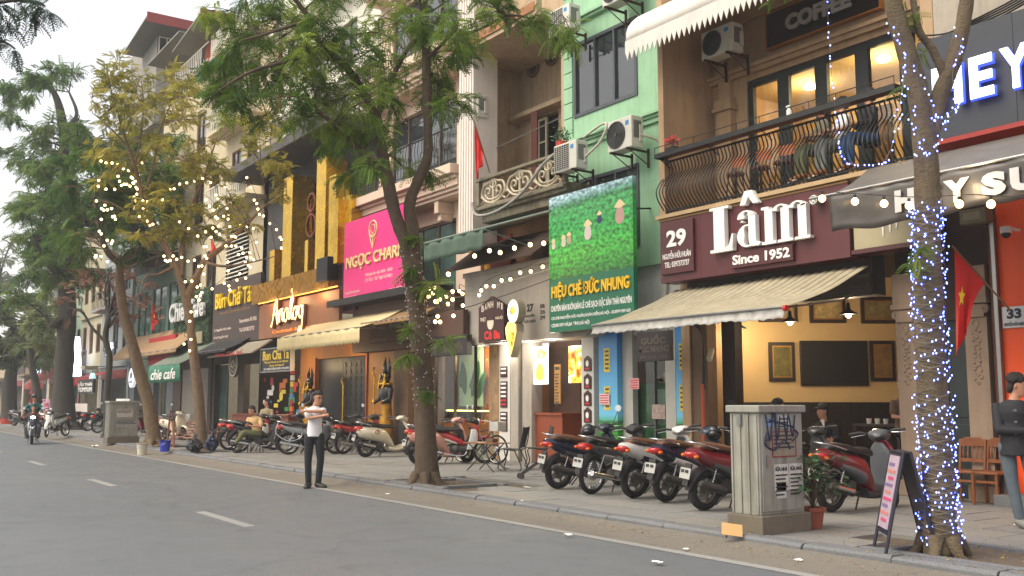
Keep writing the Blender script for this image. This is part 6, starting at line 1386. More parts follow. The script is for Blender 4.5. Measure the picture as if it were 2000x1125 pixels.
TB = frond_template(4, .34, .13, .2, .25)       # broad, far trees
lA = leaf_mat('leaf_mid_green', (62, 92, 34), (102, 130, 46), (164, 176, 72), .45); lC = leaf_mat('leaf_olive', (112, 116, 46), (152, 148, 58), (196, 182, 84), .45); lE = leaf_mat('leaf_dark_green', (58, 90, 46), (90, 122, 56), (140, 158, 76), .45); lF = leaf_mat('leaf_reddish', (110, 60, 44), (130, 92, 76), (160, 116, 90)); lK = leaf_mat('leaf_blue_green', (34, 56, 44), (52, 76, 58), (86, 104, 80)); lG = leaf_mat('leaf_far_green', (84, 104, 64), (112, 126, 74), (150, 154, 100), .45)
TB2 = frond_template(6, .42, .075, .15, .3)
crA = [(430,150,50),(470,90,55),(520,50,50),(450,215,40,.8),(500,160,50),(560,110,55),(560,190,45),(610,40,55),(640,120,50),(600,230,40,.8),(520,225,40,.7),(680,70,60),(700,150,45),(660,200,45),(690,260,40),(640,270,35,.7),(740,30,55),(760,120,45,.8),(780,200,35,.7),(720,320,35,.8),(690,330,30,.6),(800,60,50),(860,120,50),(870,40,55),(880,200,40),(850,210,40,.8),(900,100,35,.7),(930,50,50),(980,20,50),(1040,35,50),(1090,60,35,.8),(1120,75,30,.8),(960,-20,60),(860,-30,60),(740,-40,60),(620,-40,60),(500,-30,60),(420,20,40,.8),(755,255,30,.6),(790,330,25,.5),(830,335,22,.5),(430,190,30),(470,200,35),(640,-10,40),(600,95,50),(545,20,45),(480,30,45,.8),(490,120,55),(530,130,50),(620,180,50),(580,150,50),(650,60,50),(720,200,45),(705,105,55),(655,235,40),(440,110,45),(760,160,40),(845,160,45),(840,90,45),(890,60,45)]
spr = [(835,560,14,.28,-.4),(800,525,10,.25,-.3),(862,556,16,.28,-.5),(795,690,14,.3,-.4),(800,650,9,.25,-.4),(866,668,12,.25,-.5),(835,765,5,.25,-.3),(820,470,12,.3,-.3)]
tA, nA = make_tree('forked_tree', 'forked street tree with feathery green leaves in front of the pink sign', (833, 944), None,
  [([(833,944),(830,820),(824,700),(812,590),(803,510)], (.21,.18,.17,.165,.16)),
   ([(806,530),(790,470),(772,420),(755,340),(742,270),(733,215)], (.15,.125,.115,.11,.10,.09)),
   ([(808,540),(806,460),(800,400),(822,340),(836,300),(834,200),(832,100),(826,0),(815,-60)], (.14,.12,.105,.095,.085,.08,.08,.075,.06)),
   ([(736,232),(715,190,-.3),(675,130,-.6),(630,95,-.8),(600,30,-1),(560,-20,-1.2)], (.085,.075,.07,.06,.045,.03)),
   ([(738,225),(762,160,.3),(800,90,.5),(835,60,.5),(870,20,.6)], (.055,.05,.045,.04,.03)),
   ([(745,330),(700,290,-.5),(650,240,-.8),(620,215,-.9),(615,180,-1)], (.06,.05,.045,.035,.02)),
   ([(630,100,-.8),(560,120,-1.2),(490,140,-1.5),(430,175,-1.7)], (.04,.035,.025,.012)),
   ([(600,40,-1),(540,60,-1.4),(470,80,-1.8)], (.035,.025,.012)),
   ([(832,60),(880,70,.5),(930,60,.9),(1000,30,1.2),(1080,50,1.3)], (.045,.04,.03,.022,.012)),
   ([(834,200),(860,220,-.3),(880,250,-.5)], (.03,.02,.01))],
  crA + spr, TF, lA, barkA, tw=.011, sub=8, fr=9, fscale=.92, spread=1.0, tint=(.45, .28), seed=1, flare=1.05)
tB, nB = make_tree('lit_street_tree', 'bare trunk wrapped in white blue fairy lights beside the folding sign', (1838, 1082), None,
  [([(1838,1082),(1832,950),(1824,800),(1814,620),(1812,450),(1810,330),(1802,240)], (.16,.147,.14,.135,.125,.118,.112)),
   ([(1808,270),(1792,180),(1768,90),(1748,20),(1735,-60)], (.105,.10,.095,.09,.08)),
   ([(1810,290),(1835,190),(1862,120),(1880,50),(1895,-40)], (.09,.08,.078,.072,.065)),
   ([(1845,150),(1820,95),(1795,60),(1782,-10)], (.045,.04,.035,.03))],
  [(1782,30,14,.5,0),(1765,170,10,.4,0),(1790,500,16,.5,-.25),(1770,520,12,.5,-.2),(1800,485,14,.5,-.3),(1800,100,8,.3,0),(1495,10,14,.5,2.4)], TF, lA, barkB, tw=.006, sub=5, fr=4, fscale=.55, spread=.3, seed=2, flare=.78)
crC = [(random.Random(i).uniform(185, 555), random.Random(i+99).uniform(150, 470), random.Random(i+7).uniform(26, 44), .62) for i in range(78)]
crC += [(x, y, 30, .5) for x, y in ((200,150),(230,125),(260,140),(290,160),(215,180),(310,190),(250,175),(180,190),(330,215),(345,240),(370,230))]
crC = [c for c in crC if not (c[0] > 375 and c[1] < 210) and not (c[0] < 230 and c[1] > 400) and not (c[0] > 480 and c[1] > 420)]
tC, nC = make_tree('bulb_tree', 'sparse olive leaved tree strung with warm bulbs by the grey shutter', (396, 880), None,
  [([(396,880),(388,780),(378,690),(370,620),(362,575)], (.17,.14,.13,.125,.12)),
   ([(366,590),(345,530),(322,480),(295,430),(278,380,-.5),(262,320,-.8),(245,270,-1),(230,220,-1.2)], (.12,.10,.09,.08,.07,.05,.035,.02)),
   ([(364,585),(382,545),(400,510),(432,485,.4),(480,440,.8),(520,400,1),(560,380,1.2)], (.12,.10,.085,.07,.05,.03,.015)),
   ([(352,540),(358,470,.6),(375,400,.8),(400,340,1),(420,280,1.2)], (.09,.075,.055,.035,.02)),
   ([(300,440),(260,425,-.6),(225,400,-1),(190,390,-1.4)], (.05,.035,.025,.012)),
   ([(280,385,-.5),(300,320,0),(310,260,.2),(330,210,.3)], (.045,.035,.025,.012)),
   ([(250,285,-1),(215,250,-1.2),(180,220,-1.4)], (.03,.02,.01)), ([(262,330,-.8),(275,270,-.5),(280,200,-.4),(275,150,-.3)], (.035,.025,.018,.01)),
   ([(400,512),(440,520,-.5),(500,510,-.8),(540,500,-1)], (.045,.035,.022,.01)), ([(340,520),(310,535,-.5),(285,540,-.8),(275,560,-1)], (.05,.03,.02,.01))],
  crC, TM, lC, barkC, tw=.014, sub=9, fr=7, fscale=.66, spread=1.6, tint=(.5, .3), seed=3, ddir=.1)
crD = [(random.Random(i+300).uniform(90, 345), random.Random(i+399).uniform(300, 500), 34, .8) for i in range(46)]
crD = crD[:36]; crD = [c for c in crD if not (c[1] > 455 and c[0] > 300) and not (c[0] < 120 and c[1] < 330)]
tD, nD = make_tree('leaning_tree', 'leaning street tree with a dark green crown behind the white bucket', (302, 870), None,
  [([(302,870),(292,800),(276,740),(256,665),(240,600),(234,540),(236,505)], (.24,.20,.185,.17,.155,.14,.13)),
   ([(236,515),(212,495,-.5),(198,460,-.8),(188,410,-1),(180,350,-1)], (.12,.10,.08,.06,.03)),
   ([(236,510),(262,490,.4),(290,478,.8),(320,440,1),(335,380,1)], (.12,.10,.08,.05,.03))],
  crD, TB2, lE, barkC, tw=.02, sub=8, fr=8, fscale=.8, spread=1.8, tint=(.4, .3), seed=4)
crE = []
rg = random.Random(12)
for i in range(240):
    x, y = rg.uniform(30, 350), rg.uniform(130, 560)
    if x < 60 and (y < 320 or y > 520): continue
    if y < 250 and not (x < 160): continue
    if y < 250 and 60 < x and rg.random() < .6: continue
    if y > 460 and x > 190: continue
    crE.append((x, y, 30, 1)) if rg.random() < .6 else None
crE += [(20,150+18,26,.8),(45,190,22,.8),(10,200,26,.8),(75,150,22,.7),(110,130,22,.7),(140,135,20,.5),(55,150,20,.6),(20,230,18,.7),(15,300,20,.8),(40,400,18,.6),(50,540,30,.8),(85,560,30,.7),(35,580,22,.5)]
tE, nE = make_tree('thick_old_tree', 'thickest old tree with huge dark crown behind the riding couple', (128, 838), 49,
  [([(128,838),(124,760),(126,690),(132,620),(130,540),(136,460),(132,380)], (.54,.46,.44,.43,.38,.34,.28)),
   ([(130,560),(108,530,-1),(85,500,-1.5),(68,470,-2)], (.26,.2,.15,.08)),
   ([(128,620),(105,635,-.6),(100,640,-.7)], (.3,.2,.12)),
   ([(134,400),(128,320),(124,260),(115,205),(100,170)], (.3,.26,.24,.2,.12)),
   ([(133,440),(180,380,1),(230,330,2),(280,300,2.5)], (.25,.2,.13,.06)), ([(100,172),(70,160,-1),(30,180,-1.6),(5,200,-2)], (.1,.07,.05,.03)), ([(124,255),(150,225,.5),(135,180,1)], (.14,.1,.05))],
  crE, TB2, lE, barkE, tw=.03, sub=8, fr=10, fscale=1.1, spread=3.0, tint=(.5, .3), seed=5)
crF = [(random.Random(i+500).uniform(130, 290), random.Random(i+599).uniform(520, 625), 18, .5) for i in range(30)]
make_tree('reddish_thin_tree', 'thin nearly bare tree with reddish leaves behind the second utility cabinet', (210, 835), 38,
  [([(210,835),(210,760),(214,700),(206,660),(212,620)], (.15,.13,.12,.11,.09)), ([(208,670),(180,640),(160,610),(130,600)], (.07,.05,.04,.02)), ([(212,625),(205,570,.4),(215,530,.5)], (.06,.04,.02)), ([(213,640),(240,600,.6),(270,580,.9)], (.05,.035,.02))],
  crF, TM, lF, barkE, tw=.016, sub=5, fr=3.5, fscale=.8, spread=1.5, seed=6)
rg = random.Random(31)
crG = [(rg.uniform(-40, 110), rg.uniform(560, 710), 16, .8) for i in range(75)]
make_tree('far_left_tree', 'far pale green street tree beside the red bucket at the left edge', (18, 815), 66,
  [([(18,815),(20,740),(28,690),(25,640)], (.5,.42,.36,.25)), ([(24,700),(0,660),(-20,640)], (.2,.15,.1)), ([(26,690),(50,640),(70,620)], (.2,.15,.1))], crG, TB, lG, barkE, tw=.04, sub=6, fr=6, fscale=1.3, spread=3, tint=(.4, .3), seed=7)
crH = [(rg.uniform(50, 130), rg.uniform(600, 680), 14, .7) for i in range(26)]
make_tree('far_slim_tree', 'slim leaning far tree with a red ribbon round its trunk', (76, 822), 56,
  [([(76,822),(72,760),(62,715),(58,670),(70,640)], (.26,.22,.2,.16,.1)), ([(62,715),(80,680),(100,650)], (.12,.09,.05))], crH, TB, lG, barkE, tw=.03, sub=5, fr=5, fscale=1.1, spread=2, tint=(.55, .3), seed=8)
crI = [(rg.uniform(-60, 40), rg.uniform(470, 570), 18, .6) for i in range(26)]
make_tree('distant_tree', 'distant hazy tree top against the sky at the left edge', (-30, 805), 95, [([(-30,805),(-28,700),(-10,600),(0,540)], (.6,.5,.4,.2))], crI, TB, leaf_mat('leaf_distant', (96, 110, 92), (120, 132, 108), (150, 156, 130)), barkE, tw=.05, sub=6, fr=5, fscale=1.8, spread=4, seed=9)
crK = [(0,20,26,.6,0),(30,10,24,.6,0),(60,30,20,.5,0),(85,15,16,.5,0),(20,45,18,.5,0),(0,80,18,.5,0),(25,95,12,.4,0),(-30,50,30,.7,0),(-60,20,30,.8,0),(95,25,10,.4,0),(70,5,18,.5,0)]
make_tree('overhanging_tree', 'dark feathery branches hanging into the top left corner', (-420, 1050), 13,
  [([(-420,1050),(-410,700),(-380,400),(-300,150),(-200,60)], (.25,.2,.18,.12,.08)), ([(-250,80),(-120,30),(-40,10),(50,0),(90,12)], (.07,.05,.035,.02,.008)), ([(-200,60),(-80,70),(0,80),(30,95)], (.05,.035,.02,.008))],
  crK, TF, lK, barkE, tw=.006, sub=6, fr=5, fscale=.8, spread=.4, seed=10, ddir=.6)
bulb_m = M('warm_bulb', (255, 236, 200), .3, var=0, emit=(255, 208, 138), es=5); bulb_m.cycles.emission_sampling = 'NONE'
sock = M('bulb_socket', (30, 28, 26), .6)
def bulb_meshes(r):
    q = MB(); q.ball((0, 0, -r*1.2), r, r, r*1.05, 10, 7); a = q.build('bulb', bulb_m, None, smooth=80); me = a.data; bpy.data.objects.remove(a)
    q = MB(); q.cyl((0, 0, r*.2), r*.42, r*1.0, n=8); a = q.build('socket', sock, None); m2 = a.data; bpy.data.objects.remove(a); return me, m2
BM = {r: bulb_meshes(r*.85) for r in (.032, .04, .045, .055)}
def string(label, pts, n, r, sag=.0, group='strings of warm bulbs', seed=0, cable=True):
    rg = random.Random(seed); P = catmull(pts, 8); t = thing('string_lights', label, 'string lights', tuple(P[0]), group=group); o3 = Vector(P[0])
    if cable: q = MB(); q.tube(P, .006, 4); q.build('cable', sock, t)
    for i in range(n):
        f = (i+.5)/n*(len(P)-1); a = int(f); p = P[a].lerp(P[min(a+1, len(P)-1)], f-a) + Vector((0, 0, -rg.random()*sag))
        o = bpy.data.objects.new('bulb', BM[r][0]); COL.objects.link(o); o.parent = t; o.location = p - o3 - Vector((0, 0, r*.6))
        s_ = bpy.data.objects.new('socket', BM[r][1]); COL.objects.link(s_); s_.parent = o
    return t
rg = random.Random(77)
paths = [[(195,295,-.5),(225,310,-.8),(255,325,-.6),(262,345,-.5),(280,300,0)],[(185,385,-1),(215,395,-1.2),(225,415,-1),(190,350,-1.5),(230,360,-1.4)],[(260,360,-.8),(275,385,-1),(290,390,-1),(285,410,-.8),(300,430,-.7),(270,400,-1.1),(330,380,-.3)],
 [(330,365,0),(350,350,.3),(385,340,.5),(420,360,.7),(430,395,.9),(450,410,.9)],[(345,420,-.6),(385,450,-.4),(420,440,-.2),(450,465,-.3),(470,430,0),(500,440,.2)],[(440,345,.7),(445,400,.6),(455,450,.4),(470,480,.2),(505,465,.4)],
 [(320,480,-.8),(330,500,-.8),(350,490,-.8),(385,500,-.4),(400,520,-.4)],[(358,540,-.6),(385,545,-.5),(395,560,-.5),(385,575,-.5),(440,540,-.3),(445,500,-.2)],[(470,470,.3),(485,520,-.3),(445,550,-.5),(495,500,.2),(480,490,.2)],
 [(365,600,-.3),(385,595,-.3),(372,618,-.3),(360,655,-.3),(376,660,-.3),(366,680,-.3)],[(205,390,-1),(195,445,-1),(222,455,-1),(185,490,-1),(215,490,-1)],[(480,330,.8),(500,380,.8),(510,410,.7),(545,440,.4),(550,480,.2)],[(230,330,-.9),(245,355,-.7),(268,350,-.5),(262,395,-.7)],[(400,380,.3),(420,400,.2),(425,440,0),(400,470,-.3),(405,500,-.4)]]
D0 = W(396, 880, Z=PZ).dot(FH)
nmz = ['left twigs', 'lower left twigs', 'inner left limb', 'upper right limb', 'middle of the crown', 'right limb', 'main fork', 'trunk below the fork', 'right edge of the crown', 'lower trunk', 'lowest left twigs', 'far right twigs', 'upper left limb', 'centre right of the crown']
for i, pth in enumerate(paths):
    string('warm bulb string wound through the %s of the olive tree' % nmz[i], [W(x, y, D=D0+d) for x, y, d in pth], 12 if i not in (9,) else 6, .04, .25, seed=i)
string('bulb string from the forked tree across the tiled roof to the billboard', [W(850,548,Y=10), W(905,505,Y=11.2), W(945,482,Y=11.7), W(965,478,Y=11.8), W(990,480,Y=11.9), W(1020,470,Y=12), W(1050,468,Y=12.1), W(1070,462,Y=12.2)], 7, .055, .1, seed=31)
string('bulb string drooping under the tiled roof above the Cô Ba board', [W(935,573,Y=11.8), W(942,555,Y=11.9), W(966,540,Y=12), W(995,530,Y=12), W(1030,520,Y=12.2), W(1068,498,Y=12.3)], 9, .045, .15, seed=32)
string('loop of bulbs beside the forked trunk', [W(835,550,Y=8.6), W(850,548,Y=8.6), W(838,570,Y=8.8), W(875,575,Y=9), W(885,560,Y=9.2), W(862,568,Y=8.8), W(848,577,Y=8.8)], 11, .04, .12, seed=33)
string('bulbs hanging low in a tangle right of the forked trunk', [W(858,600,Y=9), W(850,615,Y=9), W(865,610,Y=9), W(903,588,Y=9.8), W(897,557,Y=10), W(907,560,Y=10)], 7, .04, .1, seed=34)
t = string('row of large bulbs hanging below the HEY SU valance', [W(1585,372,Y=10.7), W(1700,380,Y=10.7), W(1800,385,Y=10.5), W(1900,380,Y=10.6), W(2040,390,Y=10.6)], 8, .055, .02, seed=35)
point('bulb_glow', (t.location + Vector((2.0, -.0, -.3))), 6, (1, .75, .45), .1)
led = M('cold_led', (220, 230, 255), .3, var=0, emit=(90, 112, 255), es=6); led.cycles.emission_sampling = 'NONE'
wire = M('clear_wire', (104, 98, 86), .5)
def fairy(label, pts, n, par=None, jit=.02, rr=.0075, thing_=None, seed=0):
    rg = random.Random(seed); t = thing_ or thing('fairy_lights', label, 'fairy lights', tuple(pts[0]), group='strings of cold fairy lights')
    q = MB(); q.tube(pts, .0028, 3, cap=False); q.build('wire', wire, t)
    q = MB(); L_ = len(pts)-1
    for i in range(n):
        f = (i+rg.random()*.8)/n*L_; a = int(f); p = Vector(pts[a]).lerp(Vector(pts[min(a+1, L_)]), f-a) + Vector([rg.gauss(0, jit) for _ in range(3)]); q.ball(p, rr, rr, rr*1.3, 6, 4)
    q.build('led_lamps', led, t, kind='stuff'); return t
tp = [W(x, y, D=W(1838,1082,Z=PZ).dot(FH)) for x, y in ((1838,1060),(1834,990),(1832,950),(1828,870),(1824,800),(1820,710),(1814,620),(1813,530),(1812,450),(1811,400))]; tp[0].y = tp[1].y
tr = [.172,.165,.16,.155,.15,.148,.145,.142,.138,.135]
for half, (h0, h1, lab) in enumerate(((0, 4.4, 'fairy lights wound densely round the lower trunk of the right tree'), (4.6, 8.9, 'fairy lights wound round the upper trunk of the right tree up to the awning'))):
    N_ = 1100; pts = []
    for i in range(N_):
        f = h0 + (h1-h0)*i/(N_-1); a = int(f); p = tp[a].lerp(tp[a+1], f-a); r = (tr[a]*(1-(f-a))+tr[a+1]*(f-a))*1.06
        an = i*.33; pts.append(p + RT*cos(an)*r + FH*sin(an)*r + Vector((0, 0, .02*sin(i*.9))))
    fairy(lab, pts, 360, seed=half, jit=.02)
dB = W(1838, 1082, Z=PZ).dot(FH)
def pl(L_, dd=-.15): return [tuple(p) for p in catmull([W(x, y, D=dB+dd) for x, y in L_], 6)]
tw_ = [W(x, y, D=W(833,944,Z=PZ).dot(FH)) for x, y in ((829,800),(825,740),(822,690),(818,640),(814,600),(808,560),(803,520),(797,480))]; pts = []
for i in range(700):
    f = 6.99*i/700; a = int(f); p = tw_[a].lerp(tw_[a+1], f-a); pts.append(p + (RT*cos(i*.31)+FH*sin(i*.31))*.185 + Vector((0, 0, .04*sin(i*.8))))
led_, led = led, M('unlit_led', (214, 196, 190), .4); fairy('unlit pale fairy lights wound round the forked trunk', pts, 240, jit=.02, rr=.011, seed=9); led = led_
fairy('fairy light strand hanging down in front of the cafe balcony from above', [tuple(p) for p in catmull([W(x, y, Y=11.4) for x, y in ((1615,-10),(1618,60),(1622,120),(1630,200),(1638,270),(1642,300),(1660,320),(1700,322),(1730,318))], 6)], 34, rr=.010, jit=.008, seed=3)
fairy('fairy light strand looping from the balcony corner up to the left limb', pl([(1725,320),(1742,285),(1755,230),(1762,170),(1768,120),(1755,90),(1745,60),(1738,40)]), 22, seed=4)
fairy('fairy light cascade between the two limbs of the right tree', pl([(1770,110),(1800,150),(1815,190),(1825,225),(1835,235),(1855,220),(1868,200),(1860,150),(1870,110),(1878,85),(1862,60)]), 34, seed=5)
fairy('fairy light loops hanging below the fork of the right tree', pl([(1788,205),(1790,240),(1800,285),(1812,300),(1825,290),(1838,270),(1830,235),(1845,240),(1870,215),(1875,205)]), 30, seed=6)
fairy('fairy light line on the left side of the trunk above the awning', pl([(1762,130),(1765,160),(1760,190),(1752,230),(1790,250),(1792,290),(1795,300)], -.2), 16, seed=7)
rg = random.Random(5); q = MB(); q2 = MB()
def leafq(q, x, y, z, s):
    a = rg.random()*6.3; u = Vector((cos(a), sin(a), rg.uniform(-.2, .2)))*s; v = Vector((-sin(a), cos(a), rg.uniform(-.3, .3)))*s*.45; c = Vector((x, y, z)); q.add([c-u, c-v+Vector((0, 0, .004)), c+u, c+v+Vector((0, 0, .004))], [(0, 1, 2, 3)])
for i in range(16000):
    x = -2.5 - abs(rg.gauss(0, 1))*16; cl = noise.noise(Vector((x*.6, 0, 3)))
    if rg.random() > .45 + cl: continue
    y = YK - abs(rg.gauss(0, .10)) - .01; leafq(q if rg.random() < .7 else q2, x, y, .06-.13*(YK-y) if YK-y < .25 else .025, rg.uniform(.01, .026))
for (cx, cy) in ((-14.8, 9.0), (-5.1, 8.95), (-28.2, 9), (-24, 10), (-20, 10.5), (-30, 9.5)):
    for i in range(500): leafq(q if rg.random() < .6 else q2, cx + rg.gauss(0, 1.2), min(13, max(8.15, cy + rg.gauss(0, .6))), PZ+.012, rg.uniform(.008, .02))
q.build('fallen_yellow_leaves', M('litter_yellow', (176, 146, 52), .8, var=.3, scale=30), kind='stuff')['label'] = 'small yellow fallen leaflets along the gutter and round the trees'
q2.build('fallen_brown_leaves', M('litter_brown', (110, 84, 50), .8, var=.3, scale=30), kind='stuff')['label'] = 'small brown fallen leaflets along the gutter and round the trees'
for i, (px, py, s, cm) in enumerate(((1110, 1046, .05, letter_w), (1340, 1074, .03, letter_w), (660, 690, .0, letter_w), (757, 966, .04, letter_w), (1030, 965, .06, letter_w), (185, 872, .14, letter_w), (1285, 1100, .05, letter_w), (1560, 1096, .04, letter_w), (1020, 993, .02, letter_w))):
    if not s: continue
    v = W(px, py, Z=.02 if py > 960 or i == 5 else PZ); q = MB(); q.grid(lambda a, b: (v.x + s*(a-.5)*2, v.y + s*(b-.5)*1.4, (.03 if v.y < YK-.02 else PZ+.01) + .5*s*abs(noise.noise(Vector((a*3, b*3, i))))), 5, 5)
    o = q.build('paper_scrap', cm, None, solid=.003); o['label'] = ['crumpled white scrap in the gutter below the rear scooter wheels', 'tiny white scrap on the gutter near the parked red scooter', '', 'white scrap beside the forked tree at the kerb', 'flat white paper on the pavement left of the first rear wheel', 'white plastic bag on the road edge below the parked moped', 'pale scrap lying on the road in front of the cabinet', 'small white scrap near the kerb by the cabinet', 'tiny scrap on the kerb line under the chairs'][i]; o['category'] = 'litter'
# ================================================================ motorbikes
tyre_m = M('tyre_rubber', (30, 29, 28), .9, var=.25, scale=20, bump=.3); rim_m = M('cast_rim', (120, 116, 108), .5, .7, .3, 20); chrome = M('chrome', (190, 190, 190), .15, 1, .05)
plastic = M('black_plastic', (46, 45, 44), .6, var=.3, scale=8); engine_m = M('engine_alloy', (92, 90, 86), .5, .7, .35, 15); seat_b = M('black_vinyl_seat', (26, 25, 25), .5, var=.2); seat_br = M('brown_vinyl_seat', (96, 60, 38), .5, var=.15)
tail_r = M('red_lens', (170, 20, 22), .15, var=.05, coat=.6); plate_m = M('plate_white', (168, 168, 162), .5, var=.06); plate_i = M('plate_ink', (40, 40, 40), .6); lens_w = M('clear_lens', (210, 214, 218), .08, var=.03, coat=.5)
def car_paint(n, c): return M(n, c, .28, .1, .06, 5, coat=.6)
mainP = car_paint('bike_paint_proto', (20, 28, 52)); secP = car_paint('bike_second_proto', (24, 30, 50)); seatP = seat_b
def sup(w, zt, zb, n=14, p=2.4):
    out = []; cz, hz = (zt+zb)/2, (zt-zb)/2
    for i in range(n):
        a = 2*pi*i/n; c, s = cos(a), sin(a); out.append((math.copysign(abs(c)**(2/p), c)*w, cz + math.copysign(abs(s)**(2/p), s)*hz))
    return out
def shell_x(mb, st, p=2.4):
    P = catmull([(x, zt, zb) for x, zt, zb, w in st], 4); Wd = catmull([(w, 0, 0) for *_, w in st], 4)
    mb.loft([[(q.x, y, z) for y, z in sup(max(.004, w_.x), q.y, q.z, p=p)] for q, w_ in zip(P, Wd)]); return mb
def shell_z(mb, st, p=2.6, y0=0):
    P = catmull([(z, xb, xf) for z, xb, xf, w in st], 4); Wd = catmull([(w, 0, 0) for *_, w in st], 4)
    mb.loft([[(x, y+y0, q.x) for y, x in sup(max(.004, w_.x), q.z, q.y, p=p)] for q, w_ in zip(P, Wd)]); return mb
def arc_guard(mb, c, r, a0, a1, w, th=.012, n=12):
    rings = []
    for i in range(n+1):
        a = radians(a0+(a1-a0)*i/n); t_ = sin(pi*(.12+.76*i/n))**.4; ww = w*t_
        rings.append([(c[0]+(r-dr)*cos(a), y, c[2]+(r-dr)*sin(a)) for y, dr in ((-ww, .05), (-ww*.8, .012), (0, 0), (ww*.8, .012), (ww, .05), (ww*.72, .05), (0, .02), (-ww*.72, .05))])
    mb.loft(rings); return mb
def wheel(t, x, z, R_, tr, wire_=False):
    mb = MB(); c = (x, 0, z); mb.cyl(c, .05 if wire_ else .045, .12, 'Y', 14)
    if wire_:
        for k in range(28): a = 2*pi*k/28; b = a + (.5 if k % 2 else -.5); mb.tube([(x+.045*cos(b), .03*(1 if k % 4 < 2 else -1), z+.045*sin(b)), (x+(R_-tr-.01)*cos(a), 0, z+(R_-tr-.01)*sin(a))], .0028, 3, cap=False)
        mb.cyl(c, .085, .05, 'Y', 18)
    else:
        for k in range(5):
            a = 2*pi*k/5; d = Vector((cos(a), 0, sin(a))); mb.tube([Vector(c)+d*.03, Vector(c)+d*(R_-tr*1.6)], [.028, .018], 6); 
        mb.cyl(c, .1, .035, 'Y', 18)
    w_ = mb.build('wheel', chrome if wire_ else rim_m, t, smooth=50)
    mb = MB(); mb.ring(c, R_-tr*1.75, tr*.42, 'Y', 36, 8, 1.5); mb.build('rim', chrome if wire_ else rim_m, w_, smooth=60)
    mb = MB(); mb.ring(c, R_-tr, tr, 'Y', 40, 10, 1.12); mb.build('tyre', tyre_m, w_, smooth=70)
def bike(kind, label, main, sec, seat, loc, heading, lean=5, steer=18, mirrors=1, group='motorbikes parked on the pavement', rack=False, hcowl=None):
    t = thing({'cub': 'underbone_motorbike', 'retro': 'retro_scooter'}.get(kind, 'scooter'), label, 'motorbike', loc, 0, group, world=False); t.rotation_euler = (radians(-lean) * -1, 0, radians(heading))
    cub = kind == 'cub'; ret = kind == 'retro'; xr, xf = -.62, (.62 if not ret else .60); R_ = .295 if cub else .265 if not ret else .25; tr = .038 if cub else .052
    wheel(t, xr, R_, R_, tr, cub)
    def B(fn, name, mt, par=t, **k): mb = MB(); fn(mb); return mb.build(name, mt, par, **k)
    sa = radians(steer); hp = Vector((.36, 0, .8)); ax = Vector((-.42, 0, .9)).normalized(); Rm = Matrix.Rotation(sa, 3, ax)
    def ST(fn, name, mt, par=t, **k):
        mb = MB(); fn(mb); mb.v = [tuple(hp + Rm @ (Vector(v)-hp)) for v in mb.v]; return mb.build(name, mt, par, **k)
    t2 = MB(); c = (xf, 0, R_)
    def fw(mb):
        mb.cyl(c, .05, .1, 'Y', 14)
        if cub:
            for k in range(28): a = 2*pi*k/28; b = a+(.5 if k % 2 else -.5); mb.tube([(xf+.045*cos(b), .03*(1 if k % 4 < 2 else -1), R_+.045*sin(b)), (xf+(R_-tr-.01)*cos(a), 0, R_+(R_-tr-.01)*sin(a))], .0028, 3, cap=False)
        else:
            for k in range(5): a = 2*pi*k/5+.3; mb.tube([(xf, 0, R_), (xf+(R_-tr*1.6)*cos(a), 0, R_+(R_-tr*1.6)*sin(a))], [.026, .016], 6)
        mb.cyl((xf, .05, R_), .1, .006, 'Y', 20)
    w_ = ST(fw, 'wheel', chrome if cub else rim_m, smooth=50); ST(lambda m_: m_.ring(c, R_-tr*1.75, tr*.42, 'Y', 36, 8, 1.5), 'rim', chrome if cub else rim_m, w_, smooth=60); ST(lambda m_: m_.ring(c, R_-tr, tr, 'Y', 40, 10, 1.1), 'tyre', tyre_m, w_, smooth=70)
    ST(lambda m_: [m_.tube([(xf, s*.07, R_), (xf-.1, s*.065, R_+.3), (.38, s*.04, .78)], .018, 7) for s in (-1, 1)], 'fork', chrome if cub else plastic, smooth=60)
    ST(lambda m_: arc_guard(m_, c, R_+.045, 5 if not ret else -5, 150, .075 if cub else .09), 'front_mudguard', main, smooth=50)
    if cub: st = [(-.86, .80, .75, .03), (-.72, .80, .66, .09), (-.5, .77, .56, .12), (-.25, .73, .5, .12), (-.02, .62, .44, .10), (.16, .5, .40, .06)]
    elif ret: st = [(-.90, .66, .60, .03), (-.84, .76, .52, .13), (-.65, .80, .44, .20), (-.4, .78, .40, .21), (-.15, .72, .34, .18), (.02, .5, .26, .15), (.1, .34, .2, .14)]
    else: st = [(-.95, .81, .77, .03), (-.82, .83, .67, .11), (-.6, .80, .56, .15), (-.35, .76, .46, .17), (-.12, .70, .34, .165), (.04, .48, .22, .15), (.1, .32, .18, .14)]
    B(lambda m_: shell_x(m_, st, 2.2 if ret else 2.7), 'rear_cowl', main if not ret else main, smooth=50)
    if not ret: B(lambda m_: [shell_x(m_, [(x, z1-.13, z2+.0, w+.008) for x, z1, z2, w in st[2:5]], 2.4)], 'side_panel', sec, smooth=50)
    else: B(lambda m_: m_.ring((-.42, -.2, .66), .05, .012, 'Y', 20, 6), 'round_badge', M('badge_crimson', (150, 30, 60), .4), smooth=60)
    B(lambda m_: shell_x(m_, [(-.80, .86, .80, .06), (-.68, .90, .79, .12), (-.4, .87, .77, .135), (-.22, .83, .74, .13), (.0, .82, .73, .12), (.1, .77, .7, .07)]), 'seat', seat, smooth=60)
    B(lambda m_: m_.tube(catmull([(-.55, .15, .82), (-.78, .14, .88), (-.92, .07, .9), (-.92, -.07, .9), (-.78, -.14, .88), (-.55, -.15, .82)], 5), .013, 7), 'grab_rail', chrome, smooth=60)
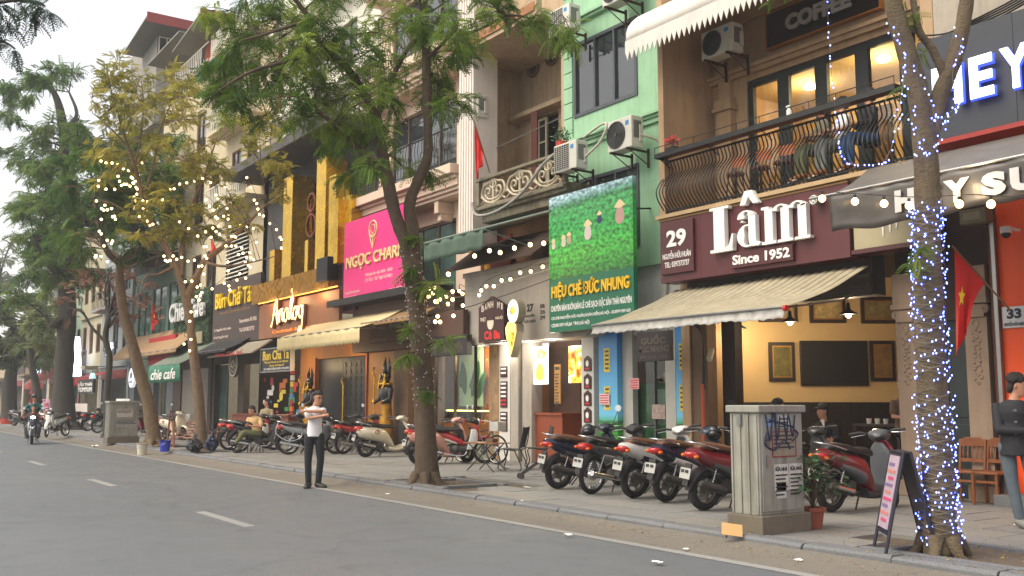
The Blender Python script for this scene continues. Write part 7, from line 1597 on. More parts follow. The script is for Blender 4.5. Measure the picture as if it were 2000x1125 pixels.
    if cub:
        B(lambda m_: [m_.tube([(.34, 0, .76), (.2, 0, .5), (-.1, 0, .45)], .045, 8), m_.tube([(-.1, 0, .45), (-.6, .06, .3)], .022, 6), m_.tube([(-.1, 0, .45), (-.6, -.06, .3)], .022, 6)], 'frame', plastic, smooth=60)
        for s in (-1, 1): B(lambda m_: shell_z(m_, [(.34, .2, .32, .012), (.5, .24, .44, .03), (.68, .28, .46, .04), (.8, .3, .42, .03)], y0=s*.12), 'leg_shield', sec if s < 0 else main, smooth=50)
        B(lambda m_: shell_z(m_, [(.52, .38, .48, .03), (.66, .38, .5, .1), (.86, .34, .46, .1), (.93, .32, .4, .06)]), 'front_cowl', main, smooth=50)
        B(lambda m_: [m_.cyl((.12, 0, .34), .085, .2, 'X', 14), m_.cyl((-.06, 0, .34), .11, .24, 'Y', 18), m_.box(-.2, .02, -.09, .09, .26, .42), m_.ball((-.06, -.12, .34), .09, .05, .09)] + [m_.cyl((.08+.02*k, 0, .34), .1, .006, 'X', 12) for k in range(5)], 'engine', engine_m, smooth=40)
        B(lambda m_: m_.tube(catmull([(.2, -.08, .28), (.12, -.14, .2), (-.2, -.16, .22), (-.35, -.17, .26)], 4) + [Vector((-.36, -.17, .26)), Vector((-.85, -.19, .36))], [.018]*13 + [.045, .04], 10), 'exhaust', chrome, smooth=60)
    else:
        B(lambda m_: shell_x(m_, [(-.05, .30, .16, .14), (.2, .27, .14, .16), (.42, .34, .2, .15), (.5, .42, .3, .1)]), 'floorboard', plastic if not ret else main, smooth=50)
        wS = .2 if not ret else .22
        B(lambda m_: shell_z(m_, [(.26, .40, .5, .12), (.42, .43, .56, wS*.95), (.62, .41, .54, wS), (.8, .35, .45, wS*.8), (.92, .31, .39, .08)]), 'front_shield', main, smooth=50)
        B(lambda m_: shell_z(m_, [(.28, .36, .42, .1), (.42, .36, .46, wS*.85), (.62, .33, .44, wS*.9), (.78, .29, .38, wS*.7), (.88, .28, .33, .06)]), 'inner_panel', plastic if kind != 'lead' else M('grey_plastic', (96, 100, 104), .4, var=.06), smooth=50)
        B(lambda m_: [m_.box(-.5, -.15, -.02, .1, .2, .4), m_.cyl((-.3, .04, .3), .1, .2, 'Y', 16), m_.tube([(-.62, .1, .27), (-.1, .1, .3)], .06, 8)], 'engine', engine_m, smooth=40)
        B(lambda m_: m_.tube([(-.2, -.1, .25), (-.38, -.16, .26), (-.42, -.18, .28), (-.86, -.2, .38), (-.9, -.2, .39)], [.02, .02, .06, .055, .03], 12), 'exhaust', plastic, smooth=60)
        B(lambda m_: m_.tube([(-.46, -.205, .3), (-.8, -.225, .375)], [.045, .035], 10, squash=.9), 'heat_shield', chrome if ret or kind == 'lead' else engine_m, smooth=60)
    B(lambda m_: [m_.tube([(-.6, s*.1, .32), (-.48, s*.1, .66)], .012, 6) for s in (1, -1)] + [m_.ring((-.6+.12*k/9, s*.1, .36+.26*k/9), .028, .005, 'Z', 12, 4) for k in range(10) for s in (1, -1)], 'shock_absorber', chrome, smooth=60)
    B(lambda m_: (arc_guard(m_, (xr, 0, R_), R_+.06, 95, 178, .075), m_.hexa([(-.98, -.05, .34), (-.96, -.05, .34), (-.96, .05, .34), (-.98, .05, .34), (-.93, -.06, .62), (-.9, -.06, .62), (-.9, .06, .62), (-.93, .06, .62)])), 'rear_mudguard', plastic, smooth=40)
    pl_ = B(lambda m_: m_.obox((-.975, 0, .5), .008, .19, .14, rotm(0, .2, 0)), 'licence_plate', plate_m)
    B(lambda m_: [m_.obox((-.982-.012*(zz-.5), y_, zz), .003, .022, .04, rotm(0, .2, 0)) for zz, ys in ((.53, (-.05, -.02, .03, .06)), (.475, (-.07, -.03, .01, .05))) for y_ in ys], 'plate_print', plate_i, pl_)
    B(lambda m_: shell_x(m_, [(-.97, .76, .73, .02), (-.93, .79, .69, .075), (-.84, .80, .68, .1), (-.78, .78, .7, .112)]), 'tail_light', tail_r, smooth=60)
    for s in (-1, 1): B(lambda m_: m_.ball((-.9, s*.12, .72), .045, .03, .025, 8, 6), 'turn_signal', M('orange_lens', (210, 100, 20), .2), smooth=80)
    hm = hcowl or (plastic if cub else main)
    ST(lambda m_: shell_x(m_, [(.18, 1.0, .95, .05), (.26, 1.05, .93, .12), (.36, 1.05, .90, .15), (.45, 1.0, .88, .11), (.49, .96, .9, .05)]), 'handlebar_cowl', hm, smooth=50)
    ST(lambda m_: m_.cyl((.30, 0, 1.05), .06, .01, (-.25, 0, 1), 16), 'instrument_glass', M('dash_glass', (14, 16, 18), .08), smooth=60)
    ST(lambda m_: m_.ball((.47, 0, .95), .035, .085, .05, 12, 8), 'headlight', lens_w, smooth=80)
    for s in (-1, 1):
        ST(lambda m_: m_.tube([(.3, s*.12, 1.0), (.25, s*.22, 1.03), (.19, s*.36, 1.02)], [.014, .017, .018], 8), 'grip', plastic, smooth=60)
        ST(lambda m_: m_.tube([(.32, s*.15, 1.0), (.3, s*.26, .99), (.25, s*.35, .98)], .006, 5), 'brake_lever', chrome, smooth=60)
        if mirrors >= 1 and (mirrors > 1 or s < 0):
            mo = ST(lambda m_: m_.tube([(.27, s*.18, 1.03), (.3, s*.24, 1.17), (.27, s*.3, 1.24)], .006, 5), 'mirror', plastic, smooth=60)
            ST(lambda m_: m_.cyl((.27, s*.31, 1.28), .055, .02, (1, 0, .1), 14), 'mirror_glass', lens_w, mo, smooth=50)
    B(lambda m_: [m_.tube([(-.1, .12, .2), (-.16, .26, .0)], .012, 6), m_.tube([(-.2, .1, .2), (-.3, .14, .04)], .012, 6), m_.tube([(-.2, -.1, .2), (-.3, -.14, .04)], .012, 6)], 'stand', plastic)
    if rack: B(lambda m_: [m_.tube(catmull([(-.3, s*.14, .78), (-.3, s*.18, .5), (-.62, s*.22, .4), (-.95, s*.18, .6), (-.9, s*.12, .85)], 4), .014, 6) for s in (-1, 1)], 'side_rack', chrome, smooth=60)
    return t
def park(px, py, heading): v = W(px, py, Z=PZ); h = radians(heading); return (v.x+.62*cos(h), v.y+.62*sin(h), PZ)
navy = car_paint('paint_navy', (22, 30, 54)); pred = car_paint('paint_red', (176, 24, 26)); dred = car_paint('paint_dark_red', (110, 18, 28)); pwh = car_paint('paint_white', (214, 212, 204)); pgr = car_paint('paint_dark_grey', (66, 68, 70)); pbk = car_paint('paint_black', (22, 22, 24)); psil = car_paint('paint_silver', (140, 142, 144)); cream_p = car_paint('paint_cream', (206, 196, 170)); teal_p = car_paint('paint_teal', (20, 130, 120)); pinkp = car_paint('paint_rose', (206, 150, 132))
mg = M('mid_grey_plastic', (84, 88, 92), .35, var=.06, coat=.3)
for a in (
 ('scooter', 'dark blue scooter with a brown seat, first in the right row beside the black chairs', navy, pgr, seat_br, (1090, 955), 88, 5, 25, 1),
 ('cub', 'black and grey spoked underbone motorbike, second in the right row', pgr, psil, seat_b, (1155, 965), 98, 6, 28, 0),
 ('scooter', 'white scooter with a red tail lamp, third in the right row', pwh, navy, seat_br, (1238, 973), 91, 5, 30, 0),
 ('scooter', 'navy scooter between the white one and the dark red one', navy, pwh, seat_br, (1300, 981), 95, 4, 15, 0),
 ('scooter', 'dark red scooter with a brown seat just left of the utility cabinet', dred, pgr, seat_br, (1375, 997), 87, 5, 20, 1),
 ('lead', 'large red scooter with grey front shield between cabinet and folding sign', dred, mg, seat_b, (1622, 1000), 88, 6, 30, 0),
 ('scooter', 'dark grey scooter half hidden behind the utility cabinet in front of the man with cap', pgr, pbk, seat_b, (1508, 975), 88, 5, 25, 0),
 ('retro', 'white retro scooter with a crimson badge left of the forked trunk', cream_p, pwh, seat_b, (714, 893), 86, 6, 20, 0),
 ('retro', 'rose and cream scooter tucked right behind the forked trunk', pinkp, pwh, seat_b, (816, 907), 84, 5, 25, 0),
 ('cub', 'bright red and white underbone motorbike right of the forked trunk', pred, pwh, seat_b, (842, 905), 55, 6, 15, 2),
 ('cub', 'red and black small motorbike right behind the man in the white shirt', pred, pbk, seat_b, (670, 887), 100, 5, 20, 0),
 ('cub', 'silver motorbike with dark wheels just behind the man in the white shirt', psil, pgr, seat_b, (636, 880), 88, 5, 20, 1),
 ('cub', 'grey motorbike with chrome side racks left of the man in the white shirt', psil, pgr, seat_b, (563, 888), 68, 7, 15, 0, True),
 ('cub', 'red and white underbone motorbike left of the seated man', pred, pwh, seat_b, (448, 880), 72, 6, 15, 0),
 ('cub', 'black spoked motorbike directly behind the seated man', pbk, pgr, seat_b, (466, 884), 70, 6, 15, 0),
 ('scooter', 'black scooter behind the seated man with handlebar near the woman', pbk, pgr, seat_b, (520, 876), 80, 5, 20, 1),
 ('scooter', 'dark maroon scooter between the second cabinet and the leaning trunk', dred, pbk, seat_b, (262, 851), 20, 6, 15, 1),
 ('retro', 'cream and dark green scooter right of the leaning trunk', cream_p, pbk, seat_b, (324, 858), 15, 5, 15, 1),
 ('cub', 'white motorbike with teal trim parked at the kerb beside the thickest trunk', pwh, teal_p, seat_b, (128, 852), -42, 9, 25, 1),
 ('cub', 'blue black motorbike left of the second cabinet, nearest to it', navy, pgr, seat_b, (190, 846), 100, 5, 20, 1),
 ('cub', 'black motorbike in the row between kerb moped and second cabinet', pbk, pgr, seat_b, (170, 842), 102, 5, 20, 1),
 ('cub', 'dark red motorbike behind the white and teal moped at the kerb', dred, pbk, seat_b, (153, 838), 104, 5, 20, 1),
 ('scooter', 'white and red scooter left of the thickest trunk', pwh, pred, seat_b, (84, 834), 20, 5, 10, 1),
 ('scooter', 'dark scooter beside the slim leaning far tree', pbk, pgr, seat_b, (28, 832), 30, 5, 10, 1),
 ('scooter', 'dark grey scooter far down the pavement next to the white and red scooter', pgr, pbk, seat_b, (48, 829), 25, 5, 10, 1)):
    k, lab, m1, m2, se, pp_, hd, ln, stt, mi = a[:10]
    v = park(*pp_, hd)
    if 'moped' in lab and 'parked' in lab or pp_[0] == 128: v = (v[0], v[1], PZ)
    bike(k, lab, m1, m2, se, v, hd, ln, stt, mi, rack=len(a) > 10, hcowl=pwh if 'third in' in lab else (mg if k == 'lead' else None))
vr = W(62, 867, Z=0); HR_ = -10
rb = bike('cub', 'motorbike with lit headlight ridden by a couple towards the camera', navy, pwh, seat_b, (vr.x, vr.y, 0), HR_, 0, 0, 2, group='motorbikes on the road')
mb = MB(); mb.ball((.5, 0, .955), .03, .08, .045, 12, 8); mb.build('lit_lens', glow('headlight_glow', (255, 255, 250), 14), rb, smooth=80)
def helmet(label, px, py, D, mt):
    v = W(px, py, D=D); t = thing('helmet', label, 'helmet', tuple(v), group='helmets left on the motorbikes')
    mb = MB(); mb.ball(v, .13, .12, .125, 16, 10); mb.build('shell', mt, t, smooth=80); mb = MB(); mb.ball(v + Vector((.05, -.05, -.01)), .1, .09, .07, 14, 8); mb.build('visor', M('visor_black', (16, 18, 22), .1), t, smooth=80)
for px, py, mm in ((1148, 842, pbk), (1393, 846, pbk)):
    D_ = W(px, 960 if px < 1200 else 985, Z=PZ).dot(FH); helmet('glossy black helmet hung on the handlebar of the %s' % ('second bike in the right row' if px < 1200 else 'dark red scooter by the cabinet'), px, py, D_+.8, mm)
# ================================================================ street furniture and small things
def gp(px, py, z=PZ): return W(px, py, Z=z)
cabm = M('cabinet_grey_green', (148, 147, 136), .65, .1, .16, 3, streak=.75, dirt=(66, 58, 44), bump=.08)
def text_x(s, X, y0, y1, z0, z1, mat, parent, name='lettering', bold=.02):   # facing +X
    o = text(s, 0, y1-y0, 0, z1-z0, 0, mat, None, name=name, depth=.002, bold=bold); o.parent = parent; g = ORG.get(parent.name, (0, 0, 0)); o.location = (X-g[0], y0-g[1], z0-g[2]); o.rotation_euler = (0, 0, pi/2); return o
def cabinet(label, X0, X1, Y0, Y1, H, posters):
    t = thing('utility_cabinet', label, 'utility cabinet', ((X0+X1)/2, (Y0+Y1)/2, PZ), group='grey utility cabinets on the kerb'); z = PZ
    mb = MB(); mb.box(X0-.04, X1+.05, Y0-.04, Y1+.05, z-.02, z+.2); mb.build('concrete_base', M('cabinet_plinth', (104, 96, 82), .9, var=.2, bump=.3), t, bev=.01)
    mb = MB(); mb.box(X0, X1, Y0, Y1, z+.2, z+H-.08); mb.build('body', cabm, t, bev=.008)
    mb = MB(); mb.box(X0-.035, X1+.035, Y0-.035, Y1+.035, z+H-.08, z+H); mb.build('lid', cabm, t, bev=.012)
    for k in range(4): mb = MB(); x = X0+.02+(X1-X0-.06)*k/3; mb.box(x, x+.022, Y0-.016, Y0, z+.22, z+H-.1); mb.build('rib', cabm, t, bev=.004)
    mb = MB(); mb.box(X1, X1+.012, Y0+.03, Y1-.03, z+.24, z+H-.1); d = mb.build('door', cabm, t, bev=.004)
    mb = MB(); mb.box(X1+.013, X1+.03, Y0+.09, Y0+.12, z+.72, z+.84); mb.box(X0+.12, X0+.18, Y0-.03, Y0-.001, z+H-.22, z+H-.1); mb.build('latch', steel, t)
    X = X1+.013; w_ = Y1-Y0; h_ = H-.3
    for (u0, u1, v0, v1, cc, lines, txt) in posters:
        a, b, c, d_ = Y0+w_*u0, Y0+w_*u1, z+.2+h_*v0, z+.2+h_*v1
        mb = MB(); mb.box(X, X+.003, a, b, c, d_); o = mb.build('poster', M('poster_%d' % cc[0], cc, .8, var=.25, scale=16), t)
        if txt: text_x(txt, X+.003, a+.015, b-.015, d_-.075, d_-.02, plate_i, o, bold=.05)
        for k in range(lines): mb = MB(); zz = d_-(.11 if txt else .03)-k*.042; mb.box(X+.003, X+.005, a+.015, b-.02-.03*(k % 3), zz-.017, zz); mb.build('print_line', plate_i, o)
    return t
t = cabinet('stained grey utility cabinet with graffiti and SỬA NHÀ posters by the kerb', -7.58, -7.17, 8.28, 9.0, 1.38,
  [(.30, .62, .24, .50, (196, 194, 184), 6, 'SỬA NHÀ'), (.64, .96, .24, .50, (198, 196, 188), 6, 'SỬA NHÀ'), (.34, .56, .16, .32, (190, 190, 186), 0, ''), (.28, .8, .58, .82, (140, 128, 110), 4, ''), (.1, .22, .68, .78, (110, 104, 90), 2, ''), (.12, .32, .88, .96, (120, 150, 190), 1, ''), (.42, .7, .86, .99, (190, 190, 180), 3, '')])
redb = M('red_border', (130, 40, 34), .7)
q = MB(); ya, yb_, za, zb_ = 8.28+.72*.28, 8.28+.72*.8, PZ+.2+1.08*.58, PZ+.2+1.08*.82
for a, b, c, d_ in ((ya-.01, yb_+.01, zb_, zb_+.012), (ya-.01, yb_+.01, za-.012, za), (ya-.012, ya, za, zb_), (yb_, yb_+.012, za, zb_)): q.box(-7.157, -7.151, a, b, c, d_)
q.build('poster_border', redb, t)
inkb = M('graffiti_ink', (30, 40, 66), .6)
for i, pth in enumerate([[(.12, 1.28), (.2, 1.0), (.28, 1.3), (.36, 1.02), (.42, 1.26)], [(.15, 1.1), (.1, .96), (.3, .9), (.5, 1.0), (.62, .9)], [(.5, 1.28), (.55, 1.02), (.6, 1.28), (.68, 1.04), (.74, 1.27)], [(.32, 1.3), (.33, .94)], [(.2, 1.22), (.7, 1.14)], [(.66, .98), (.8, 1.06), (.7, 1.12)]]):
    q = MB(); q.tube(catmull([(-7.150, 8.28+.78*u, PZ+z) for u, z in pth], 5), .011, 4); q.build('graffiti_stroke', inkb, t)
v = gp(205, 866); cabinet('second grey utility cabinet farther away between thin tree and leaning tree', v.x-.55, v.x+.0, v.y+.1, v.y+1.05, 1.42, [(.25, .8, .6, .85, (188, 180, 170), 3, ''), (.25, .95, .3, .55, (150, 150, 146), 4, '')])
v = gp(1768, 1078); t = thing('folding_sign', 'black folding pavement sign with a pink and white poster beside the lit trunk', 'sign', (v.x, v.y, PZ), radians(47), world=False)
for s in (-1, 1):
    mb = MB()
    def A_(u, y): return (s*(.03+.2*(1-u)), y, .02+u*.93)
    for y in (-.24, .24): mb.tube([A_(-.02, y), A_(1, y)], .016, 6)
    for u in (.18, .99): mb.tube([A_(u, -.24), A_(u, .24)], .016, 6)
    mb.build('frame', M('sign_frame_navy', (30, 30, 44), .5), t)
    mb = MB(); P4 = [A_(.2, -.22), A_(.2, .22), A_(.97, .22), A_(.97, -.22)]; mb.hexa([(x-.008, y, z) for x, y, z in P4] + [(x+.008, y, z) for x, y, z in P4]); pn = mb.build('panel', M('sign_panel_navy', (36, 34, 52), .4), t)
    if s < 0:
        mb = MB(); P5 = [A_(.22, -.19), A_(.22, .19), A_(.95, .19), A_(.95, -.19)]; mb.hexa([(x-.014, y, z) for x, y, z in P5] + [(x-.009, y, z) for x, y, z in P5]); po = mb.build('poster', M('poster_pink_white', (176, 158, 172), .4, var=.15, scale=6), t)
        for k in range(9):
            c = A_(.30+.07*k, 0); mb = MB(); mb.obox((c[0]-.017, .02*(k % 3), c[2]), .004, .3 if k % 2 else .2, .03, rotm(0, .21, 0)); mb.build('print_block', M('poster_block_%d' % (k % 3), ((190, 70, 110), (190, 120, 110), (120, 100, 140))[k % 3], .5), po)
v = gp(1590, 1032); t = thing('potted_plant', 'leafy plant in a terracotta pot against the utility cabinet', 'potted plant', (v.x, v.y, PZ)); terr = M('terracotta', (136, 70, 48), .8, var=.15, bump=.1)
mb = MB(); mb.loft([[(v.x+r*cos(a), v.y+r*sin(a), PZ+z) for a in [pi/8+2*pi*i/8 for i in range(8)]] for r, z in ((.09, 0), (.12, .19), (.145, .19), (.15, .235), (.12, .235), (.11, .2))]); mb.build('pot', terr, t, bev=.004)
rg = random.Random(9); q = MB(); st = MB(); lfm = M('plant_leaf', (52, 88, 48), .5, var=.35, scale=20)
for i in range(46):
    a = rg.random()*6.3; r = rg.uniform(.05, .36); h = rg.uniform(.2, .62); e = Vector((v.x+r*cos(a), v.y+r*sin(a), PZ+.2+h)); st.tube(catmull([(v.x, v.y, PZ+.2), (v.x+r*.3*cos(a), v.y+r*.3*sin(a), PZ+.2+h*.6), e], 3), .004, 4)
    for k in range(9):
        b = rg.random()*6.3; c = e + Vector((rg.gauss(0, .05), rg.gauss(0, .05), rg.gauss(0, .05))); u = Vector((cos(b), sin(b), rg.uniform(-.7, .1))).normalized()*.08; w2 = u.cross(Vector((0, 0, 1))).normalized()*.032; q.add([c, c+u*.5+w2, c+u, c+u*.5-w2], [(0, 1, 2, 3)])
st.build('stems', M('stem_brown', (84, 66, 44), .8), t, kind='stuff'); q.build('leaves', lfm, t, kind='stuff')
rg = random.Random(10); q = MB(); P = [o for o in bpy.data.objects if o.name == 'balcony_plant'][0]; c0 = Vector((HR-.3, YF-.62, zr+.38)) if False else P.location + Vector((0, 0, .38))
for k in range(240):
    c = c0 + Vector((rg.gauss(0, .1), rg.gauss(0, .1), rg.gauss(0, .09))); u = Vector((rg.gauss(0, 1), rg.gauss(0, 1), rg.gauss(0, 1))).normalized()*.04; w2 = u.orthogonal().normalized()*.02; q.add([c, c+u*.5+w2, c+u, c+u*.5-w2], [(0, 1, 2, 3)])
q.build('leaves', lfm, P, kind='stuff')
v = W(1312, 290, Y=12.75); t = thing('poinsettia', 'small red poinsettia at the left end of the balcony shelf', 'plant', tuple(v)); q = MB(); q.box(v.x-.13, v.x+.13, v.y-.05, v.y+.06, v.z-.06, v.z+.02); q.build('tray', black, t); q = MB(); rg = random.Random(2)
for k in range(46):
    c = v + Vector((rg.gauss(0, .08), rg.gauss(0, .05), rg.uniform(.1, .24))); u = Vector((rg.gauss(0, 1), rg.gauss(0, .6), rg.gauss(0, .6))).normalized()*.07; w2 = u.orthogonal().normalized()*.022; q.add([c, c+u*.5+w2, c+u, c+u*.5-w2], [(0, 1, 2, 3)])
q.build('red_leaves', M('poinsettia_red', (190, 20, 30), .5), t, kind='stuff'); q = MB()
for k in range(8): q.tube([v, v + Vector((rg.gauss(0, .06), 0, .16))], .004, 4)
q.build('stems', lfm, t, kind='stuff')
def wood_chair(label, loc, rz):
    t = thing('wooden_chair', label, 'chair', loc, rz, 'varnished wooden chairs in front of the carved pilaster', world=False)
    mb = MB(); mb.box(-.21, .21, -.2, .2, .42, .455); mb.build('seat', midwood, t, bev=.01)
    for sx in (-.18, .18):
        mb = MB(); mb.tube([(sx, -.17, 0), (sx, -.17, .1), (sx, -.17, .14), (sx, -.17, .3), (sx, -.17, .42)], [.018, .022, .03, .02, .024], 8); mb.build('leg', midwood, t, smooth=60)
        mb = MB(); mb.tube([(sx, .18, 0), (sx, .18, .45), (sx, .24, .88)], .02, 8); mb.build('leg', midwood, t, smooth=60)
    mb = MB(); mb.prism([(-.2, .78), (.2, .78), (.2, .86), (.1, .91), (-.1, .91), (-.2, .86)], .215, .24); mb.build('top_rail', midwood, t, bev=.005)
    mb = MB(); mb.box(-.18, .18, .185, .205, .56, .61); mb.box(-.18, .18, -.175, -.155, .3, .33); mb.build('cross_rail', midwood, t)
    for k in range(5): mb = MB(); x = -.13+.065*k; mb.tube([(x, .2, .61), (x, .205, .67), (x, .21, .72), (x, .225, .79)], [.008, .016, .01, .008], 6); mb.build('spindle', midwood, t, smooth=60)
    return t
v = gp(1884, 985); wood_chair('varnished wooden chair right of the lit trunk, partly behind it', (v.x-.1, v.y+.25, PZ), .05); v = gp(1921, 988); wood_chair('varnished wooden chair at the far right next to the person in black', (v.x, v.y+.25, PZ), -.08)
def metal_chair(label, loc, rz):
    t = thing('mesh_chair', label, 'chair', loc, rz, 'black tubular chairs before the sandwich shop', world=False)
    mb = MB(); mb.hexa([(-.2, -.2, .43), (.2, -.2, .43), (.2, .2, .41), (-.2, .2, .41), (-.2, -.2, .445), (.2, -.2, .445), (.2, .2, .425), (-.2, .2, .425)]); mb.build('seat', plastic, t)
    mb = MB(); mb.hexa([(-.2, .2, .46), (.2, .2, .46), (.2, .215, .46), (-.2, .215, .46), (-.2, .3, .88), (.2, .3, .88), (.2, .315, .88), (-.2, .315, .88)]); mb.build('backrest', M('black_mesh', (40, 40, 40), .8, var=.2, scale=40), t)
    for sx in (-.22, .22): mb = MB(); mb.tube(catmull([(sx, .31, .9), (sx, .2, .43), (sx, -.22, .43), (sx, -.2, .2), (sx, -.22, .015), (sx, .25, .015), (sx, .1, .42)], 4), .012, 6); mb.build('leg_frame', black, t, smooth=60)
v = gp(993, 918); metal_chair('left black mesh chair beside the folding table', (v.x, v.y+.1, PZ), -.9); v = gp(1028, 916); metal_chair('right black mesh chair beside the first rear wheel of the right row', (v.x, v.y+.3, PZ), -.5)
v = gp(950, 920); t = thing('folding_table', 'small folding wood topped table right of the red motorbike', 'table', (v.x, v.y, PZ), .3, world=False)
mb = MB(); mb.box(-.42, .42, -.25, .25, .56, .58); mb.build('table_top', midwood, t, bev=.005)
for y in (-.2, .2): mb = MB(); mb.tube([(-.35, y, .01), (.3, y, .56)], .012, 6); mb.tube([(.35, y, .01), (-.3, y, .56)], .012, 6); mb.build('leg', black, t)
mb = MB(); mb.box(.05, .22, -.08, .1, .582, .66); t3 = mb.build('wooden_box', M('box_brown', (110, 84, 60), .7), None, loc=None); t3.location = t.location; t3.rotation_euler = t.rotation_euler; t3['label'] = 'small brown box standing on the folding table'; t3['category'] = 'box'
v = gp(1030, 935); t = thing('castor_trolley', 'folded black trolley with castors in front of the black chairs', 'trolley', (v.x, v.y, PZ), .4, world=False); mb = MB(); mb.tube([(-.15, 0, .08), (.2, .3, .4), (.25, .35, .75)], .015, 6); mb.tube([(-.05, -.1, .08), (.3, .2, .4)], .015, 6); mb.tube([(.2, .3, .4), (.45, .1, .08)], .015, 6); mb.build('frame', black, t)
for (x, y) in ((-.17, 0), (-.06, -.1), (.47, .1)): mb = MB(); mb.cyl((x, y, .05), .05, .03, 'Y', 14); mb.build('castor', plastic, t)
def bucket(label, px, py, col, r, h, z=PZ, mt=None):
    v = gp(px, py, z); t = thing('bucket', label, 'bucket', tuple(v)); m_ = mt or M('bucket_%d' % px, col, .5, var=.08, streak=.3); o = [(v.x+a, v.y+b, 0) for a, b in ()]
    mb = MB(); N_ = 20; mb.loft([[(v.x+q*cos(a), v.y+q*sin(a), v.z+z_) for a in [2*pi*i/N_ for i in range(N_)]] for q, z_ in ((r*.8, 0), (r, h), (r*1.06, h), (r*1.06, h-.03), (r*1.06, h), (r*.95, h), (r*.78, .03))], cap=True); mb.build('shell', m_, t, smooth=40)
    mb = MB(); mb.tube(catmull([(v.x-r, v.y, v.z+h-.03), (v.x-r*.7, v.y-r*.8, v.z+h-.12), (v.x+r*.7, v.y-r*.8, v.z+h-.12), (v.x+r, v.y, v.z+h-.03)], 4), .006, 5); mb.build('handle', steel, t)
bucket('dirty white plastic bucket standing in the gutter', 277, 889, (206, 198, 176), .15, .34, 0); bucket('blue bucket with a white rim on the pavement', 322, 882, (30, 50, 170), .155, .31); bucket('red basin beside the farthest trees', 13, 828, (214, 60, 30), .4, .35)
def lump(name, label, px, py, sx, sy, sz, mt, seed):
    v = gp(px, py); mb = MB(); rings = []
    for i in range(1, 13):
        a = pi*i/13 - pi/2; rings.append([(v.x+sx*cos(a)*cos(b)*(1+.5*noise.noise(Vector((cos(b)*2.3, sin(b)*2.3, i*.8+seed)))), v.y+sy*cos(a)*sin(b)*(1+.25*noise.noise(Vector((cos(b)*2, sin(b)*2, i*.5+seed+9)))), v.z+sz*.42*(1+sin(a)+.35*noise.noise(Vector((cos(b)*2, sin(b)*2, seed)))*(i > 3))) for b in [2*pi*j/22 for j in range(22)]])
    mb.loft(rings); mb.v = [tuple(Vector(q)+Vector((noise.noise(Vector(q)*9), noise.noise(Vector(q)*9+Vector((5, 5, 5))), .4*noise.noise(Vector(q)*11)))*.07) for q in mb.v]; mb.tube([v+Vector((.02, 0, sz*.75)), v+Vector((.05, .02, sz*1.05)), v+Vector((.12, .0, sz*1.12))], [.05, .025, .06], 7); o = mb.build(name, mt, None, smooth=35); o['label'] = label; o['category'] = 'bag'
bagm = M('bin_bag_black', (30, 36, 42), .25, var=.3, scale=12, bump=.8); lump('rubbish_bag', 'black rubbish bag left of the bulb tree trunk', 379, 884, .23, .23, .42, bagm, 1); lump('shopping_bag', 'dark blue bag leaning on the right of the bulb tree trunk', 413, 882, .2, .17, .52, M('bag_navy', (30, 38, 70), .6, var=.5, scale=9), 4)
v = gp(1430, 1046); mb = MB(); c = v + Vector((0, 0, .06)); mb.obox(c, .22, .012, .14, rotm(-.6, .12, .9)); o = mb.build('cardboard_sheet', M('cardboard', (196, 158, 104), .8, var=.08)); o['label'] = 'torn piece of cardboard leaning at the cabinet base'; o['category'] = 'cardboard'
def slat_chair(label, loc, rz, g='folded orange wooden slat chairs'):
    t = thing('folding_slat_chair', label, 'chair', loc, rz, g, world=False)
    for k in range(6): mb = MB(); mb.obox((0, .05+.075*k, .12+.1*k), .44, .05, .018, rotm(.9, 0, 0)); mb.build('slat', midwood, t)
    for sx in (-.22, .22): mb = MB(); mb.tube([(sx, 0, 0), (sx, .48, .7)], .018, 5); mb.tube([(sx, .5, 0), (sx, -.02, .4)], .018, 5); mb.build('side_rail', midwood, t)
for i, (px, py, rz, lab) in enumerate(((365, 862, .5, 'orange slat chair lying behind the left side of the bulb tree'), (352, 860, .9, 'orange slat chair farthest left beside the leaning wooden plank'), (415, 862, -.9, 'orange slat chair leaning right of the bulb tree trunk'), (430, 864, -.6, 'orange slat chair between the bulb tree and the red motorbike'))):
    v = gp(px, py); slat_chair(lab, (v.x, v.y, PZ), rz)
v = gp(330, 872); mb = MB(); mb.obox(v + Vector((-.12, 0, .55)), .07, .04, 1.15, rotm(0, .18, 0)); mb.obox(v + Vector((.08, .1, .4)), .16, .03, .85, rotm(0, -.15, 0)); o = mb.build('wooden_planks', M('plank_wood', (134, 76, 48), .7, var=.3)); o['label'] = 'reddish wooden planks standing upright beside the leaning trunk'; o['category'] = 'planks'
def bicycle(label, px, py, hd, mt):
    v = gp(px, py); t = thing('bicycle', label, 'bicycle', (v.x, v.y, PZ), radians(hd), 'bicycles parked on the pavement', world=False); wheel(t, -.5, .33, .33, .02, True); wheel(t, .55, .33, .33, .02, True)
    mb = MB(); mb.tube([(-.5, 0, .33), (-.05, 0, .28), (-.18, 0, .75)], .015, 6); mb.tube([(-.05, 0, .28), (.38, 0, .72)], .018, 6); mb.tube([(-.15, 0, .68), (.37, 0, .78)], .015, 6); mb.tube([(.55, 0, .33), (.36, 0, .85), (.34, 0, .95)], .016, 6); mb.tube([(-.5, 0, .33), (-.16, 0, .7)], .012, 6); mb.build('frame', mt, t)
    mb = MB(); mb.tube([(.3, -.27, .98), (.36, 0, .95), (.3, .27, .98)], .013, 6); mb.build('handlebar', chrome, t); mb = MB(); mb.ball((-.2, 0, .8), .13, .07, .04, 10, 6); mb.build('saddle', seat_b, t); mb = MB(); mb.box(.45, .7, -.14, .14, .75, .95); mb.build('basket', M('basket_white', (180, 178, 170), .6), t)
